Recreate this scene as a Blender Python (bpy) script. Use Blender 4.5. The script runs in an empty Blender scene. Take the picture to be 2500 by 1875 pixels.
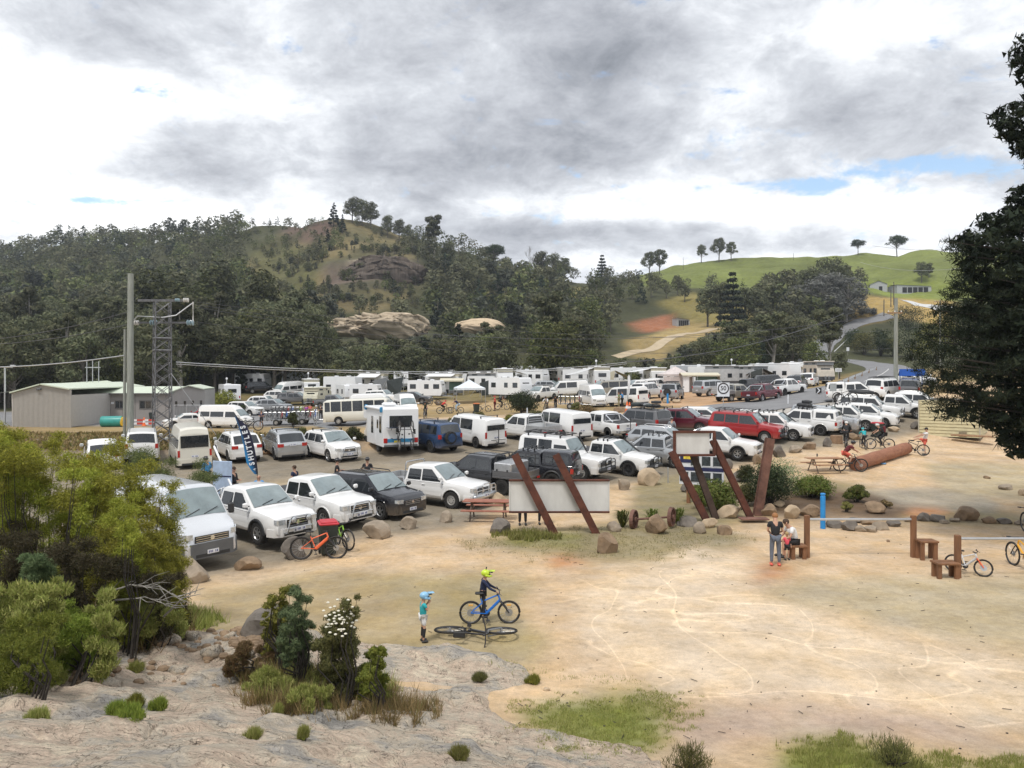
import bpy,math,random
import numpy as np
from math import sin,cos,pi,radians,sqrt
from mathutils import Vector,Matrix
random.seed(7);RS=np.random.RandomState(7)
SC=bpy.context.scene;COL=SC.collection
# --------- camera
FPX,HOR,CH=1900.0,910.0,5.9
cam_d=bpy.data.cameras.new('camera');cam=bpy.data.objects.new('camera',cam_d);COL.objects.link(cam)
cam.location=(0,0,CH);cam.rotation_euler=(radians(90),0,0)
cam_d.sensor_width=36;cam_d.lens=FPX/2500*36;cam_d.shift_y=-(937.5-HOR)/2500
cam_d.clip_start=0.2;cam_d.clip_end=12000
SC.camera=cam
# --------- world
W=bpy.data.worlds.new('World');SC.world=W;W.use_nodes=True
SUN_EL,SUN_ROT=radians(58),radians(150)
def build_world():
 nt=W.node_tree;N=nt.nodes;K=nt.links;N.clear()
 def nd(t,**k):
  n=N.new(t)
  for a,b in k.items():setattr(n,a,b)
  return n
 def val(s,v):s.default_value=v
 def M(op,a,b=None,c=None,clamp=False):
  n=nd('ShaderNodeMath',operation=op);n.use_clamp=clamp
  for i,q in enumerate((a,b,c)):
   if q is None:continue
   if isinstance(q,(int,float)):n.inputs[i].default_value=q
   else:K.new(q,n.inputs[i])
  return n.outputs[0]
 tc=nd('ShaderNodeTexCoord');d=tc.outputs['Generated']
 sp=nd('ShaderNodeSeparateXYZ');K.new(d,sp.inputs[0]);dx,dy,dz=sp.outputs
 zz=M('ADD',M('MAXIMUM',dz,0.0),0.34)
 px_,py_=M('DIVIDE',dx,zz),M('DIVIDE',dy,zz)
 cb=nd('ShaderNodeCombineXYZ');K.new(px_,cb.inputs[0]);K.new(py_,cb.inputs[1])
 def noise(scale,detail,rough,off,dist=0.0):
  mp=nd('ShaderNodeMapping');K.new(cb.outputs[0],mp.inputs[0]);mp.inputs['Location'].default_value=off
  n=nd('ShaderNodeTexNoise');K.new(mp.outputs[0],n.inputs['Vector'])
  n.inputs['Scale'].default_value=scale;n.inputs['Detail'].default_value=detail
  n.inputs['Roughness'].default_value=rough;n.inputs['Distortion'].default_value=dist
  return n.outputs[0]
 def blob(px,py,sx,sy):
  """soft patch of the sky round a direction (given by the row and column of the photo it stands at)"""
  u0,v0=(px-1250)/FPX,(HOR-py)/FPX
  u=M('DIVIDE',dx,M('MAXIMUM',dy,0.15));v=M('DIVIDE',dz,M('MAXIMUM',dy,0.15))
  a=M('MULTIPLY',M('SUBTRACT',u,u0),FPX/sx);b=M('MULTIPLY',M('SUBTRACT',v,v0),FPX/sy)
  r=M('ADD',M('MULTIPLY',a,a),M('MULTIPLY',b,b))
  return M('MULTIPLY',M('EXPONENT',M('MULTIPLY',r,-1.0)),M('GREATER_THAN',dy,0.15))
 n1=noise(1.15,9,0.55,(3.1,1.7,0),0.1)
 n2=noise(2.9,8,0.58,(-5.2,8.3,2.0),0.15)
 n3=noise(0.5,5,0.5,(9.4,-2.3,4.0))
 t=M('ADD',M('ADD',M('MULTIPLY',n1,0.85),M('MULTIPLY',n2,0.50)),M('MULTIPLY',n3,0.45))
 dark=[(350,70,520,110,.16),(900,130,420,100,.10),(1500,110,260,90,.20),(1120,290,420,90,.13),(1750,330,520,90,.15),(2150,240,300,120,.12),(700,420,560,40,.10),(1560,560,700,22,.12),(500,330,400,60,.05)]
 lite=[(230,250,230,90,.30),(30,330,260,120,.14),(1290,90,120,60,.18),(560,250,300,45,.10),(600,545,520,35,.2),(150,480,240,40,.18),(2050,520,520,45,.26),(1350,500,300,40,.18),(2050,60,340,60,.12),(1980,640,900,22,.12),(1240,430,500,28,.08)]
 for px,py,sx,sy,k in dark:t=M('ADD',t,M('MULTIPLY',blob(px,py,sx,sy),k*.72))
 for px,py,sx,sy,k in lite:t=M('SUBTRACT',t,M('MULTIPLY',blob(px,py,sx,sy),k))
 t=M('ADD',M('MULTIPLY',M('SUBTRACT',t,.615),1.5),M('MULTIPLY',M('SUBTRACT',noise(7.5,9,.68,(1,2,7),.25),.5),.78))
 cr=nd('ShaderNodeValToRGB');K.new(t,cr.inputs[0])
 e=cr.color_ramp.elements
 e[0].position=.0;e[0].color=(1.0,1.0,1.0,1)
 e[1].position=1.0;e[1].color=(.15,.165,.19,1)
 for p_,c_ in((.16,(.93,.94,.95,1)),(.32,(.70,.72,.75,1)),(.48,(.50,.52,.555,1)),(.64,(.37,.385,.42,1)),(.82,(.25,.265,.295,1))):
  q=e.new(p_);q.color=c_
 g=None
 for px,py,sx,sy,k in[(1780,225,70,20,1.05),(1960,452,260,22,1.25),(2290,402,230,30,1.3),(2150,425,120,18,1.0),(240,490,220,12,1.1),(1480,455,90,10,.5),(1820,470,90,10,.8),(1500,180,60,14,.4)]:
  b=M('MULTIPLY',blob(px,py,sx,sy),k);g=b if g is None else M('MAXIMUM',g,b)
 gap=M('ADD',g,M('MULTIPLY',M('SUBTRACT',noise(7.0,9,.66,(4,1,3),.3),.5),5.2))
 mr=nd('ShaderNodeMapRange',interpolation_type='SMOOTHSTEP');K.new(gap,mr.inputs[0])
 mr.inputs[1].default_value=.42;mr.inputs[2].default_value=1.35
 sky=nd('ShaderNodeTexSky',sky_type='NISHITA',sun_disc=False,sun_elevation=SUN_EL,sun_rotation=SUN_ROT)
 sky.air_density=1.1;sky.dust_density=1.2
 bgS=nd('ShaderNodeBackground');K.new(sky.outputs[0],bgS.inputs[0]);bgS.inputs[1].default_value=0.13
 bgC=nd('ShaderNodeBackground');K.new(cr.outputs[0],bgC.inputs[0]);bgC.inputs[1].default_value=0.92
 mx=nd('ShaderNodeMixShader');K.new(mr.outputs[0],mx.inputs[0]);K.new(bgC.outputs[0],mx.inputs[1]);K.new(bgS.outputs[0],mx.inputs[2])
 out=nd('ShaderNodeOutputWorld');K.new(mx.outputs[0],out.inputs[0])
build_world()
W.cycles.sampling_method='MANUAL';W.cycles.sample_map_resolution=512
sun_d=bpy.data.lights.new('sun','SUN');sun=bpy.data.objects.new('sun',sun_d);COL.objects.link(sun)
sun_d.energy=1.5;sun_d.angle=radians(11);sun_d.color=(1,.955,.89)
_sd=Vector((-0.33*cos(SUN_EL)*1.2,-0.72*cos(SUN_EL),sin(SUN_EL))).normalized()
sun.rotation_euler=_sd.to_track_quat('Z','Y').to_euler()
SC.view_settings.view_transform='Standard';SC.view_settings.look='None'
SC.view_settings.exposure=0.72;SC.view_settings.gamma=1
SC.cycles.max_bounces=5;SC.cycles.diffuse_bounces=2;SC.cycles.glossy_bounces=2;SC.cycles.transmission_bounces=3;SC.cycles.transparent_max_bounces=6
SC.cycles.use_adaptive_sampling=True;SC.cycles.use_denoising=True
# --------- noise (numpy)
def _hash(ix,iy,s):
 h=(ix*374761393+iy*668265263+s*1442695041)&0xffffffff
 h=((h^(h>>13))*1274126177)&0xffffffff
 return((h^(h>>16))&0xffff)/65535.0
def vnoise(x,y,s=0):
 x=np.asarray(x,float);y=np.asarray(y,float)
 ix=np.floor(x).astype(np.int64);iy=np.floor(y).astype(np.int64)
 fx=x-ix;fy=y-iy;fx=fx*fx*(3-2*fx);fy=fy*fy*(3-2*fy)
 a=_hash(ix,iy,s);b=_hash(ix+1,iy,s);c=_hash(ix,iy+1,s);d=_hash(ix+1,iy+1,s)
 return(a*(1-fx)+b*fx)*(1-fy)+(c*(1-fx)+d*fx)*fy
def fbm(x,y,o=4,s=0):
 v=0;a=.5;t=0
 for i in range(o):
  v=v+a*vnoise(x*(2**i),y*(2**i),s+i*17);t+=a;a*=.5
 return v/t
 # --------- objects and tags
def tag(o,label=None,cat=None,group=None,kind=None):
 if label:o['label']=label
 if cat:o['category']=cat
 if group:o['group']=group
 if kind:o['kind']=kind
 return o
def empty(name,loc=(0,0,0),rz=0,label=None,cat=None,group=None):
 o=bpy.data.objects.new(name,None);COL.objects.link(o);o.location=loc;o.rotation_euler=(0,0,rz)
 o.empty_display_size=.2
 return tag(o,label,cat,group)
def link(name,me,parent=None,loc=None,rot=None,scale=None):
 o=bpy.data.objects.new(name,me);COL.objects.link(o)
 if parent is not None:o.parent=parent
 if loc is not None:o.location=loc
 if rot is not None:o.rotation_euler=rot
 if scale is not None:o.scale=(scale,)*3 if isinstance(scale,(int,float))else scale
 return o
def npmesh(name,V,F,mats,mi=None,smooth=False):
 """V (n,3) array, F (m,k) array with k = 3 or 4"""
 V=np.ascontiguousarray(V,dtype=np.float32);F=np.ascontiguousarray(F,dtype=np.int32)
 me=bpy.data.meshes.new(name);m,k=F.shape
 me.vertices.add(len(V));me.vertices.foreach_set('co',V.ravel())
 me.loops.add(m*k);me.loops.foreach_set('vertex_index',F.ravel())
 me.polygons.add(m);me.polygons.foreach_set('loop_start',np.arange(0,m*k,k,dtype=np.int32))
 try:me.polygons.foreach_set('loop_total',np.full(m,k,dtype=np.int32))
 except Exception:pass
 for q in(mats if isinstance(mats,(list,tuple))else[mats]):me.materials.append(q)
 if mi is not None:me.polygons.foreach_set('material_index',np.ascontiguousarray(mi,dtype=np.int32))
 me.update(calc_edges=True);me.validate()
 if smooth:me.polygons.foreach_set('use_smooth',np.ones(m,dtype=bool))
 return me
class MB:
 """collects primitives into one mesh"""
 def __init__(s):s.v=[];s.f=[];s.m=[];s.cur=0
 def mat(s,i):s.cur=i;return s
 def add(s,vs,fs,M=None):
  b=len(s.v)
  for p in vs:s.v.append(tuple(M@Vector(p))if M is not None else tuple(p))
  for f in fs:s.f.append(tuple(b+i for i in f));s.m.append(s.cur)
  return s
 def box(s,c,d,M=None,tx=1,ty=1):
  """centre, size; tx, ty shrink the top"""
  x,y,z=d[0]/2,d[1]/2,d[2]/2;cx,cy,cz=c
  vs=[(cx+a*x,cy+b*y,cz-z)for a,b in((-1,-1),(1,-1),(1,1),(-1,1))]+[(cx+a*x*tx,cy+b*y*ty,cz+z)for a,b in((-1,-1),(1,-1),(1,1),(-1,1))]
  return s.add(vs,[(3,2,1,0),(4,5,6,7),(0,1,5,4),(1,2,6,5),(2,3,7,6),(3,0,4,7)],M)
 def bbox(s,c,d,r=.02,M=None):
  """box with chamfered edges"""
  hx,hy,hz=[q/2 for q in d];r=min(r,hx*.9,hy*.9,hz*.9);vs=[];fs=[]
  P=[(-hx+r,-hy),(hx-r,-hy),(hx,-hy+r),(hx,hy-r),(hx-r,hy),(-hx+r,hy),(-hx,hy-r),(-hx,-hy+r)]
  Q=[(x*(hx-r)/hx,y*(hy-r)/hy)for x,y in P]
  for z,R in((-hz,Q),(-hz+r,P),(hz-r,P),(hz,Q)):
   for x,y in R:vs.append((c[0]+x,c[1]+y,c[2]+z))
  for k in range(3):
   for i in range(8):j=(i+1)%8;fs.append((k*8+i,k*8+j,k*8+8+j,k*8+8+i))
  fs.append(tuple(range(7,-1,-1)));fs.append(tuple(range(24,32)))
  return s.add(vs,fs,M)
 def tube(s,a,b,r,r2=None,n=8,M=None,caps=True):
  a=Vector(a);b=Vector(b);r2=r if r2 is None else r2;d=b-a
  if d.length<1e-6:return s
  q=d.to_track_quat('Z','Y').to_matrix();vs=[]
  for c,rr in((a,r),(b,r2)):
   for i in range(n):t=2*pi*i/n;vs.append(c+q@Vector((rr*cos(t),rr*sin(t),0)))
  fs=[(i,(i+1)%n,n+(i+1)%n,n+i)for i in range(n)]
  if caps:fs+=[tuple(range(n-1,-1,-1)),tuple(range(n,2*n))]
  return s.add(vs,fs,M)
 def path(s,pts,r,n=6,M=None,close=False):
  """tube along points, r number or list"""
  P=[Vector(p)for p in pts];m=len(P);R=r if isinstance(r,(list,tuple))else[r]*m;vs=[];up=Vector((0.0123,.021,1))
  for i in range(m):
   if close:d=P[(i+1)%m]-P[i-1]
   else:d=P[min(i+1,m-1)]-P[max(i-1,0)]
   d.normalize();x=d.cross(up)
   if x.length<.05:x=d.cross(Vector((1,0.1,0)))
   x.normalize();y=d.cross(x)
   for k in range(n):t=2*pi*k/n;vs.append(P[i]+x*(R[i]*cos(t))+y*(R[i]*sin(t)))
  fs=[]
  for i in range(m if close else m-1):
   j=(i+1)%m
   for k in range(n):l=(k+1)%n;fs.append((i*n+k,i*n+l,j*n+l,j*n+k))
  if not close:fs+=[tuple(range(n-1,-1,-1)),tuple(range((m-1)*n,m*n))]
  return s.add(vs,fs,M)
 def lathe(s,prof,n=16,M=None,caps=True):
  """prof: (r, z) pairs, spun round z"""
  vs=[];k=len(prof)
  for r,z in prof:
   for i in range(n):t=2*pi*i/n;vs.append((r*cos(t),r*sin(t),z))
  fs=[]
  for j in range(k-1):
   for i in range(n):l=(i+1)%n;fs.append((j*n+i,j*n+l,j*n+n+l,j*n+n+i))
  if caps and prof[0][0]>1e-4:fs.append(tuple(range(n-1,-1,-1)))
  if caps and prof[-1][0]>1e-4:fs.append(tuple(range((k-1)*n,k*n)))
  return s.add(vs,fs,M)
 def prism(s,poly,h,M=None,z0=0):
  """polygon (x, y) extruded along z"""
  n=len(poly);vs=[(x,y,z0)for x,y in poly]+[(x,y,z0+h)for x,y in poly]
  fs=[tuple(range(n-1,-1,-1)),tuple(range(n,2*n))]+[(i,(i+1)%n,n+(i+1)%n,n+i)for i in range(n)]
  return s.add(vs,fs,M)
 def sphere(s,c,r,n=10,m=7,M=None):
  rx,ry,rz=(r,r,r)if isinstance(r,(int,float))else r;vs=[];fs=[]
  for j in range(m+1):
   a=-pi/2+pi*j/m
   for i in range(n):t=2*pi*i/n;vs.append((c[0]+rx*cos(a)*cos(t),c[1]+ry*cos(a)*sin(t),c[2]+rz*sin(a)))
  for j in range(m):
   for i in range(n):l=(i+1)%n;fs.append((j*n+i,j*n+l,j*n+n+l,j*n+n+i))
  return s.add(vs,fs,M)
 def mesh(s,name,mats,smooth=None):
  me=bpy.data.meshes.new(name);me.from_pydata(s.v,[],s.f)
  for q in(mats if isinstance(mats,(list,tuple))else[mats]):me.materials.append(q)
  if len(set(s.m))>1 or(s.m and s.m[0]):me.polygons.foreach_set('material_index',s.m)
  me.validate();me.update()
  if smooth:
   me.polygons.foreach_set('use_smooth',[True]*len(me.polygons));me.set_sharp_from_angle(angle=radians(smooth))
  return me
 def build(s,name,mats,parent=None,smooth=None,**k):return link(name,s.mesh(name,mats,smooth),parent,**k)
def RZ(a):return Matrix.Rotation(a,4,'Z')
def T(x,y,z):return Matrix.Translation((x,y,z))
# --------- materials
_M={}
def mat(name,col=(.5,.5,.5),rough=.6,metal=0,var=.12,scale=3.0,bump=0,bscale=None,coat=0,obj_var=0,spec=.5,col2=None,stretch=None,dirt=0,trans=0):
 if name in _M:return _M[name]
 m=bpy.data.materials.new(name);m.use_nodes=True;nt=m.node_tree;N=nt.nodes;K=nt.links
 b=N['Principled BSDF'];b.inputs['Roughness'].default_value=rough;b.inputs['Metallic'].default_value=metal
 b.inputs['Specular IOR Level'].default_value=spec;b.inputs['Coat Weight'].default_value=coat;b.inputs['Coat Roughness'].default_value=.05
 tc=N.new('ShaderNodeTexCoord');v=tc.outputs['Object']
 if stretch:
  mp=N.new('ShaderNodeMapping');mp.inputs['Scale'].default_value=stretch;K.new(v,mp.inputs[0]);v=mp.outputs[0]
 n=N.new('ShaderNodeTexNoise');n.inputs['Scale'].default_value=scale;n.inputs['Detail'].default_value=6;n.inputs['Roughness'].default_value=.62;K.new(v,n.inputs['Vector'])
 r=N.new('ShaderNodeValToRGB');K.new(n.outputs[0],r.inputs[0]);c2=col2
 if c2 is None:c1=tuple(max(0,c*(1-var))for c in col);c2=tuple(min(1,c*(1+var))for c in col)
 else:c1=col
 r.color_ramp.elements[0].position=.33;r.color_ramp.elements[0].color=(*c1,1)
 r.color_ramp.elements[1].position=.67;r.color_ramp.elements[1].color=(*c2,1)
 out=r.outputs[0]
 if obj_var:
  oi=N.new('ShaderNodeObjectInfo');hs=N.new('ShaderNodeHueSaturation');mr=N.new('ShaderNodeMapRange')
  K.new(oi.outputs['Random'],mr.inputs[0]);mr.inputs[3].default_value=1-obj_var;mr.inputs[4].default_value=1+obj_var
  K.new(mr.outputs[0],hs.inputs['Value']);K.new(out,hs.inputs['Color']);out=hs.outputs[0]
 if dirt:
  sp=N.new('ShaderNodeSeparateXYZ');K.new(tc.outputs['Object'],sp.inputs[0]);mr=N.new('ShaderNodeMapRange');K.new(sp.outputs[2],mr.inputs[0])
  mr.inputs[1].default_value=.75;mr.inputs[2].default_value=.25;mr.inputs[3].default_value=0;mr.inputs[4].default_value=dirt
  mm=N.new('ShaderNodeMath');mm.operation='MULTIPLY';K.new(mr.outputs[0],mm.inputs[0]);K.new(n.outputs[0],mm.inputs[1])
  mx=N.new('ShaderNodeMix');mx.data_type='RGBA';K.new(mm.outputs[0],mx.inputs[0]);K.new(out,mx.inputs[6]);mx.inputs[7].default_value=(.36,.28,.19,1);out=mx.outputs[2]
 K.new(out,b.inputs['Base Color'])
 if bump:
  n2=N.new('ShaderNodeTexNoise');n2.inputs['Scale'].default_value=bscale or scale*4;n2.inputs['Detail'].default_value=6;K.new(v,n2.inputs['Vector'])
  bp=N.new('ShaderNodeBump');bp.inputs['Strength'].default_value=bump;bp.inputs['Distance'].default_value=.05;K.new(n2.outputs[0],bp.inputs['Height']);K.new(bp.outputs[0],b.inputs['Normal'])
 _M[name]=m;return m
def leafmat(name,cols,rough=.75,trans=.25,tint=False):
 """each leaf its own tint (random per island)"""
 if name in _M:return _M[name]
 m=bpy.data.materials.new(name);m.use_nodes=True;nt=m.node_tree;N=nt.nodes;K=nt.links
 b=N['Principled BSDF'];b.inputs['Roughness'].default_value=rough;b.inputs['Specular IOR Level'].default_value=.25
 g=N.new('ShaderNodeNewGeometry');oi=N.new('ShaderNodeObjectInfo');r=N.new('ShaderNodeValToRGB');K.new(g.outputs['Random Per Island'],r.inputs[0])
 r.color_ramp.elements[0].color=(*cols[0],1);r.color_ramp.elements[1].color=(*cols[-1],1)
 for i,c in enumerate(cols[1:-1]):q=r.color_ramp.elements.new((i+1)/(len(cols)-1));q.color=(*c,1)
 hs=N.new('ShaderNodeHueSaturation');a=N.new('ShaderNodeMapRange');K.new(oi.outputs['Random'],a.inputs[0]);a.inputs[3].default_value=.7;a.inputs[4].default_value=1.35
 K.new(a.outputs[0],hs.inputs['Value']);a2=N.new('ShaderNodeMapRange');K.new(oi.outputs['Random'],a2.inputs[0]);a2.inputs[3].default_value=.485;a2.inputs[4].default_value=.515;K.new(a2.outputs[0],hs.inputs['Hue'])
 K.new(r.outputs[0],hs.inputs['Color']);K.new(hs.outputs[0],b.inputs['Base Color'])
 if tint:ta=N.new('ShaderNodeAttribute');ta.attribute_name='tint';K.new(ta.outputs['Fac'],hs.inputs['Value'])
 if trans:
  tr=N.new('ShaderNodeBsdfTranslucent');K.new(hs.outputs[0],tr.inputs[0]);mx=N.new('ShaderNodeMixShader');mx.inputs[0].default_value=trans
  K.new(b.outputs[0],mx.inputs[1]);K.new(tr.outputs[0],mx.inputs[2]);K.new(mx.outputs[0],N['Material Output'].inputs[0])
 _M[name]=m;return m
 # --------- terrain: height by column (direction) and distance
def zy(py,D):return CH-(py-HOR)*D/FPX
Y=lambda D,py:(D,zy(py,D))
PROF={-900:[(0,4.3),(4,3.2),(8,2.0),(13,1.1),(20,.2),(26,-.3),(38,.1),(46,.5),(50,.65),(55,1.85),(62,1.15),(80,.5),(110,1.2),(140,3),Y(200,870),Y(300,760),Y(420,680),Y(520,640)],0:[(0,4.3),(4,3.2),(6,2.55),(8,1.9),(10,1.5),(13,1.0),(16,.6),(20,.1),(26,-.3),(38,.1),(46,.5),(50,.65),(55,1.85),(58,1.5),(62,1.15),(70,.6),(80,.4),(87,.55),(110,.85),(125,2.0),(140,3),Y(200,865),Y(260,800),Y(330,725),Y(420,665),Y(480,632)],200:[(0,4.3),(4,3.2),(6,2.5),(8,1.85),(10,1.4),(13,1.0),(16,.6),(20,.1),(26,-.3),(38,.1),(46,.52),(50,.65),(55,1.85),(58,1.5),(62,1.15),(70,.55),(80,.3),(87,.55),(110,.85),(125,2.2),(140,3.3),Y(200,860),Y(260,790),Y(330,705),Y(400,640),Y(470,590)],500:[(0,4.2),(6,2.4),(8,1.8),(10,1.25),(12,.9),(14,.75),(15.5,.6),(17,.15),(20,-.1),(25,-.3),(38,.15),(46,.52),(50,.65),(55,1.85),(58,1.5),(62,1.15),(70,.55),(80,.25),(87,.5),(100,.7),(110,.85),(125,2.3),(140,3.7),Y(200,860),Y(260,785),Y(330,690),Y(390,610),Y(430,573)],650:[(0,4.2),(6,2.3),(8,1.7),(10,1.15),(12,.85),(14,.8),(15.5,.75),(16.6,.2),(20,-.1),(25,-.3),(38,.15),(46,.52),(50,.65),(55,1.85),(58,1.5),(62,1.15),(70,.55),(80,.25),(87,.5),(100,.7),(110,.85),(125,2.3),(140,3.7),Y(200,860),Y(250,780),Y(310,680),Y(360,600),Y(400,553)],850:[(0,4.2),(6,2.2),(8,1.6),(10,1.0),(12,.65),(14,.35),(16.5,.05),(18,0),(25,-.15),(36,.05),(46,.55),(50,.7),(55,1.85),(58,1.5),(62,1.15),(70,.6),(80,.3),(87,.7),(100,1.0),(110,1.3),(125,2.5),(140,3.5),Y(200,865),Y(240,800),Y(285,715),Y(300,690),Y(305,640),Y(340,600),Y(375,536)],1000:[(0,4.1),(6,2.1),(8,1.5),(10,.9),(12,.5),(14,.22),(16.5,0),(36,0),(46,.6),(50,.77),(53,.95),(57,1.6),(62,1.4),(72,1.35),(87,1.3),(100,1.9),(105,2.2),(125,3),(140,3.5),Y(200,870),Y(250,800),Y(295,715),Y(302,690),Y(306,645),Y(340,605),Y(375,572)],1130:[(0,4.0),(6,2.0),(8,1.4),(10,.85),(12,.42),(14,.16),(16,0),(36,0),(46,.6),(50,.85),(53,1.0),(57,1.5),(62,1.45),(72,1.38),(87,1.4),(100,2.1),(105,2.4),(125,3),(140,3.3),Y(200,875),Y(260,790),Y(320,700),Y(380,618)],1300:[(0,4.0),(6,1.9),(8,1.25),(10,.7),(12,.3),(14,.08),(15,0),(30,0),(36,.02),(42,.1),(46,.6),(50,.95),(53.5,1.25),(57,1.4),(62,1.5),(70,1.55),(80,1.55),(90,1.8),(95,2.2),(105,2.9),(120,3.6),(135,3.8),(150,4.6),Y(180,897),Y(200,885),Y(260,800),Y(320,735),Y(390,672)],1450:[(0,4.0),(6,1.8),(8,1.1),(10,.5),(12,.2),(14,0),(30,0),(42,.1),(47,.5),(50,.85),(54,1.3),(58,1.42),(62,1.6),(70,1.9),(80,2.05),(90,2.4),(105,3.2),(120,3.6),(135,3.9),(150,5.0),Y(190,885),Y(220,850),Y(260,800),Y(320,740),Y(395,692)],1600:[(0,4.0),(6,1.7),(8,.9),(10,.4),(12,.1),(13,0),(30,0),(42,.1),(48,.45),(54,1.3),(58,1.45),(62,1.7),(70,2.1),(78,2.4),(85,2.8),(105,3.4),(115,3.6),(135,4),Y(180,895),Y(220,850),Y(270,780),Y(300,745),Y(350,705),Y(440,657)],1800:[(0,4.0),(6,1.7),(8,.8),(10,.4),(12,.12),(13.5,0),(30,0),(40,.2),(48,.45),(51,1.1),(54,1.35),(60,1.7),(66,2.1),(72,2.5),(79,2.85),(90,3.2),(105,3.5),(120,3.8),(140,4.0),Y(180,892),Y(220,845),Y(250,805),Y(300,745),Y(350,705),Y(435,634)],2000:[(0,4.0),(6,1.7),(8,.8),(10,.4),(12,.12),(13.5,0),(30,0),(45,.6),(52,1.15),(58,1.5),(63,2.0),(70,2.7),(76,3.2),(90,4.0),(105,4.4),(125,4.6),(150,5.0),Y(180,885),Y(210,850),Y(250,800),Y(300,745),Y(350,705),Y(430,624)],2150:[(0,4.0),(6,1.7),(8,.8),(10,.4),(12,.12),(13.5,0),(30,0),(45,.5),(52,1.0),(58,1.45),(63,2.0),(70,2.95),(76,3.6),(90,4.45),(105,4.9),(126,5.5),(150,6.5),(175,7.7),(190,8.3),Y(210,850),Y(235,790),Y(270,745),Y(320,700),Y(420,617)],2300:[(0,4.0),(6,1.7),(8,.8),(10,.4),(12,.12),(13.5,0),(30,0),(45,.4),(55,.75),(60,1.6),(66,2.4),(72,3.2),(76,3.7),(90,4.6),(105,5.1),(126,5.7),(150,6.7),(175,7.9),(190,9),Y(230,800),Y(280,740),Y(330,690),Y(400,609)],2600:[(0,4.0),(6,1.7),(8,.8),(10,.4),(12,.12),(13.5,0),(30,0),(45,.4),(55,.75),(60,1.6),(66,2.4),(72,3.2),(76,3.7),(90,4.6),(105,5.4),(126,6.7),(150,9),Y(200,830),Y(280,740),Y(330,680),Y(380,600)],3400:[(0,4.0),(6,1.7),(8,.8),(13.5,0),(30,0),(60,1.6),(76,3.7),(90,4.6),(126,6.7),(150,9),Y(200,830),Y(280,740),Y(380,620)],}
_cols=np.array(sorted(PROF));_DG=np.concatenate([np.arange(0,100,.5),np.arange(100,1600,2.0)])
_tab=[]
for c in _cols:
 p=PROF[c];d1,z1=p[-1]
 p=p+[(d1+25,z1-1.5),(d1+90,z1-14),(d1+260,max(8,z1*.4)),(1600,6)]
 zz=np.interp(_DG,[q[0]for q in p],[q[1]for q in p])
 k=np.array([1,2,3,2,1.])/9;zs=np.convolve(np.pad(zz,2,mode='edge'),k,'valid');_tab.append(np.where(_DG<300,zs,zz))
_tab=np.array(_tab)
def ground_raw(x,D):
 """height of the ground; x, D arrays"""
 x=np.asarray(x,float);D=np.maximum(np.asarray(D,float),.05)
 px=np.clip(1250+x/np.maximum(D,3.0)*FPX,-899,3399)
 j=np.clip(np.searchsorted(_cols,px)-1,0,len(_cols)-2);t=(px-_cols[j])/(_cols[j+1]-_cols[j]);t=t*t*(3-2*t)
 di=np.where(D<100,D*2,200+(D-100)/2);i=np.clip(np.floor(di).astype(int),0,len(_DG)-2);f=np.clip(di-i,0,1)
 a=_tab[j,i]*(1-f)+_tab[j,i+1]*f;b=_tab[j+1,i]*(1-f)+_tab[j+1,i+1]*f
 return a*(1-t)+b*t
def ground(x,D):
 x=np.asarray(x,float);D=np.asarray(D,float);z=ground_raw(x,D)
 far=np.clip((D-150)/120,0,1)
 z=z+far*(fbm(x/26,D/26,4,3)-.5)*9*np.clip((700-D)/300,0,1)
 z=z+(fbm(x/3.1,D/3.1,3,5)-.5)*.10*np.clip((D-2)/10,0,1)*np.clip((70-D)/20,0.3,1)
 return z
def gz(x,D):return float(ground(np.array([x]),np.array([D]))[0])
def at(px,D,dz=0.0):
 """ground point at distance D in the direction of photo column px"""
 x=(px-1250)/FPX*D;return Vector((x,D,gz(x,D)+dz))
def hit(px,py,d0=9.0):
 """first ground point seen at photo position (px, py)"""
 Ds=np.concatenate([np.arange(d0,60,.1),np.arange(60,150,.25),np.arange(150,520,1.0)]);x=(px-1250)/FPX*Ds;z=ground(x,Ds)
 yy=HOR+(CH-z)/Ds*FPX;k=np.where(yy<=py)[0];i=k[0]if len(k)else len(Ds)-1
 return Vector((x[i],Ds[i],z[i]))
def P3(px,py,D):return Vector(((px-1250)/FPX*D,D,zy(py,D)))
def inpoly(px,py,poly):
 r=np.zeros(px.shape,bool);n=len(poly);j=n-1
 for i in range(n):
  xi,yi=poly[i];xj,yj=poly[j]
  c=((yi>py)!=(yj>py))&(px<(xj-xi)*(py-yi)/((yj-yi)if yj!=yi else 1e-9)+xi);r^=c;j=i
 return r
SAND=(.55,.405,.26);PALE=(.65,.515,.365);GRAV=(.245,.21,.16);ASPH=(.24,.24,.245);DRY=(.30,.22,.11);DUL=(.27,.225,.13)
GRN=(.17,.19,.045);RED=(.44,.21,.10);BANK=(.20,.15,.105);OLIVE=(.13,.125,.055);HILLG=(.165,.19,.055);CLIFF=(.16,.125,.10);QUARRY=(.55,.44,.31);GREYG=(.33,.29,.225)
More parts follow.
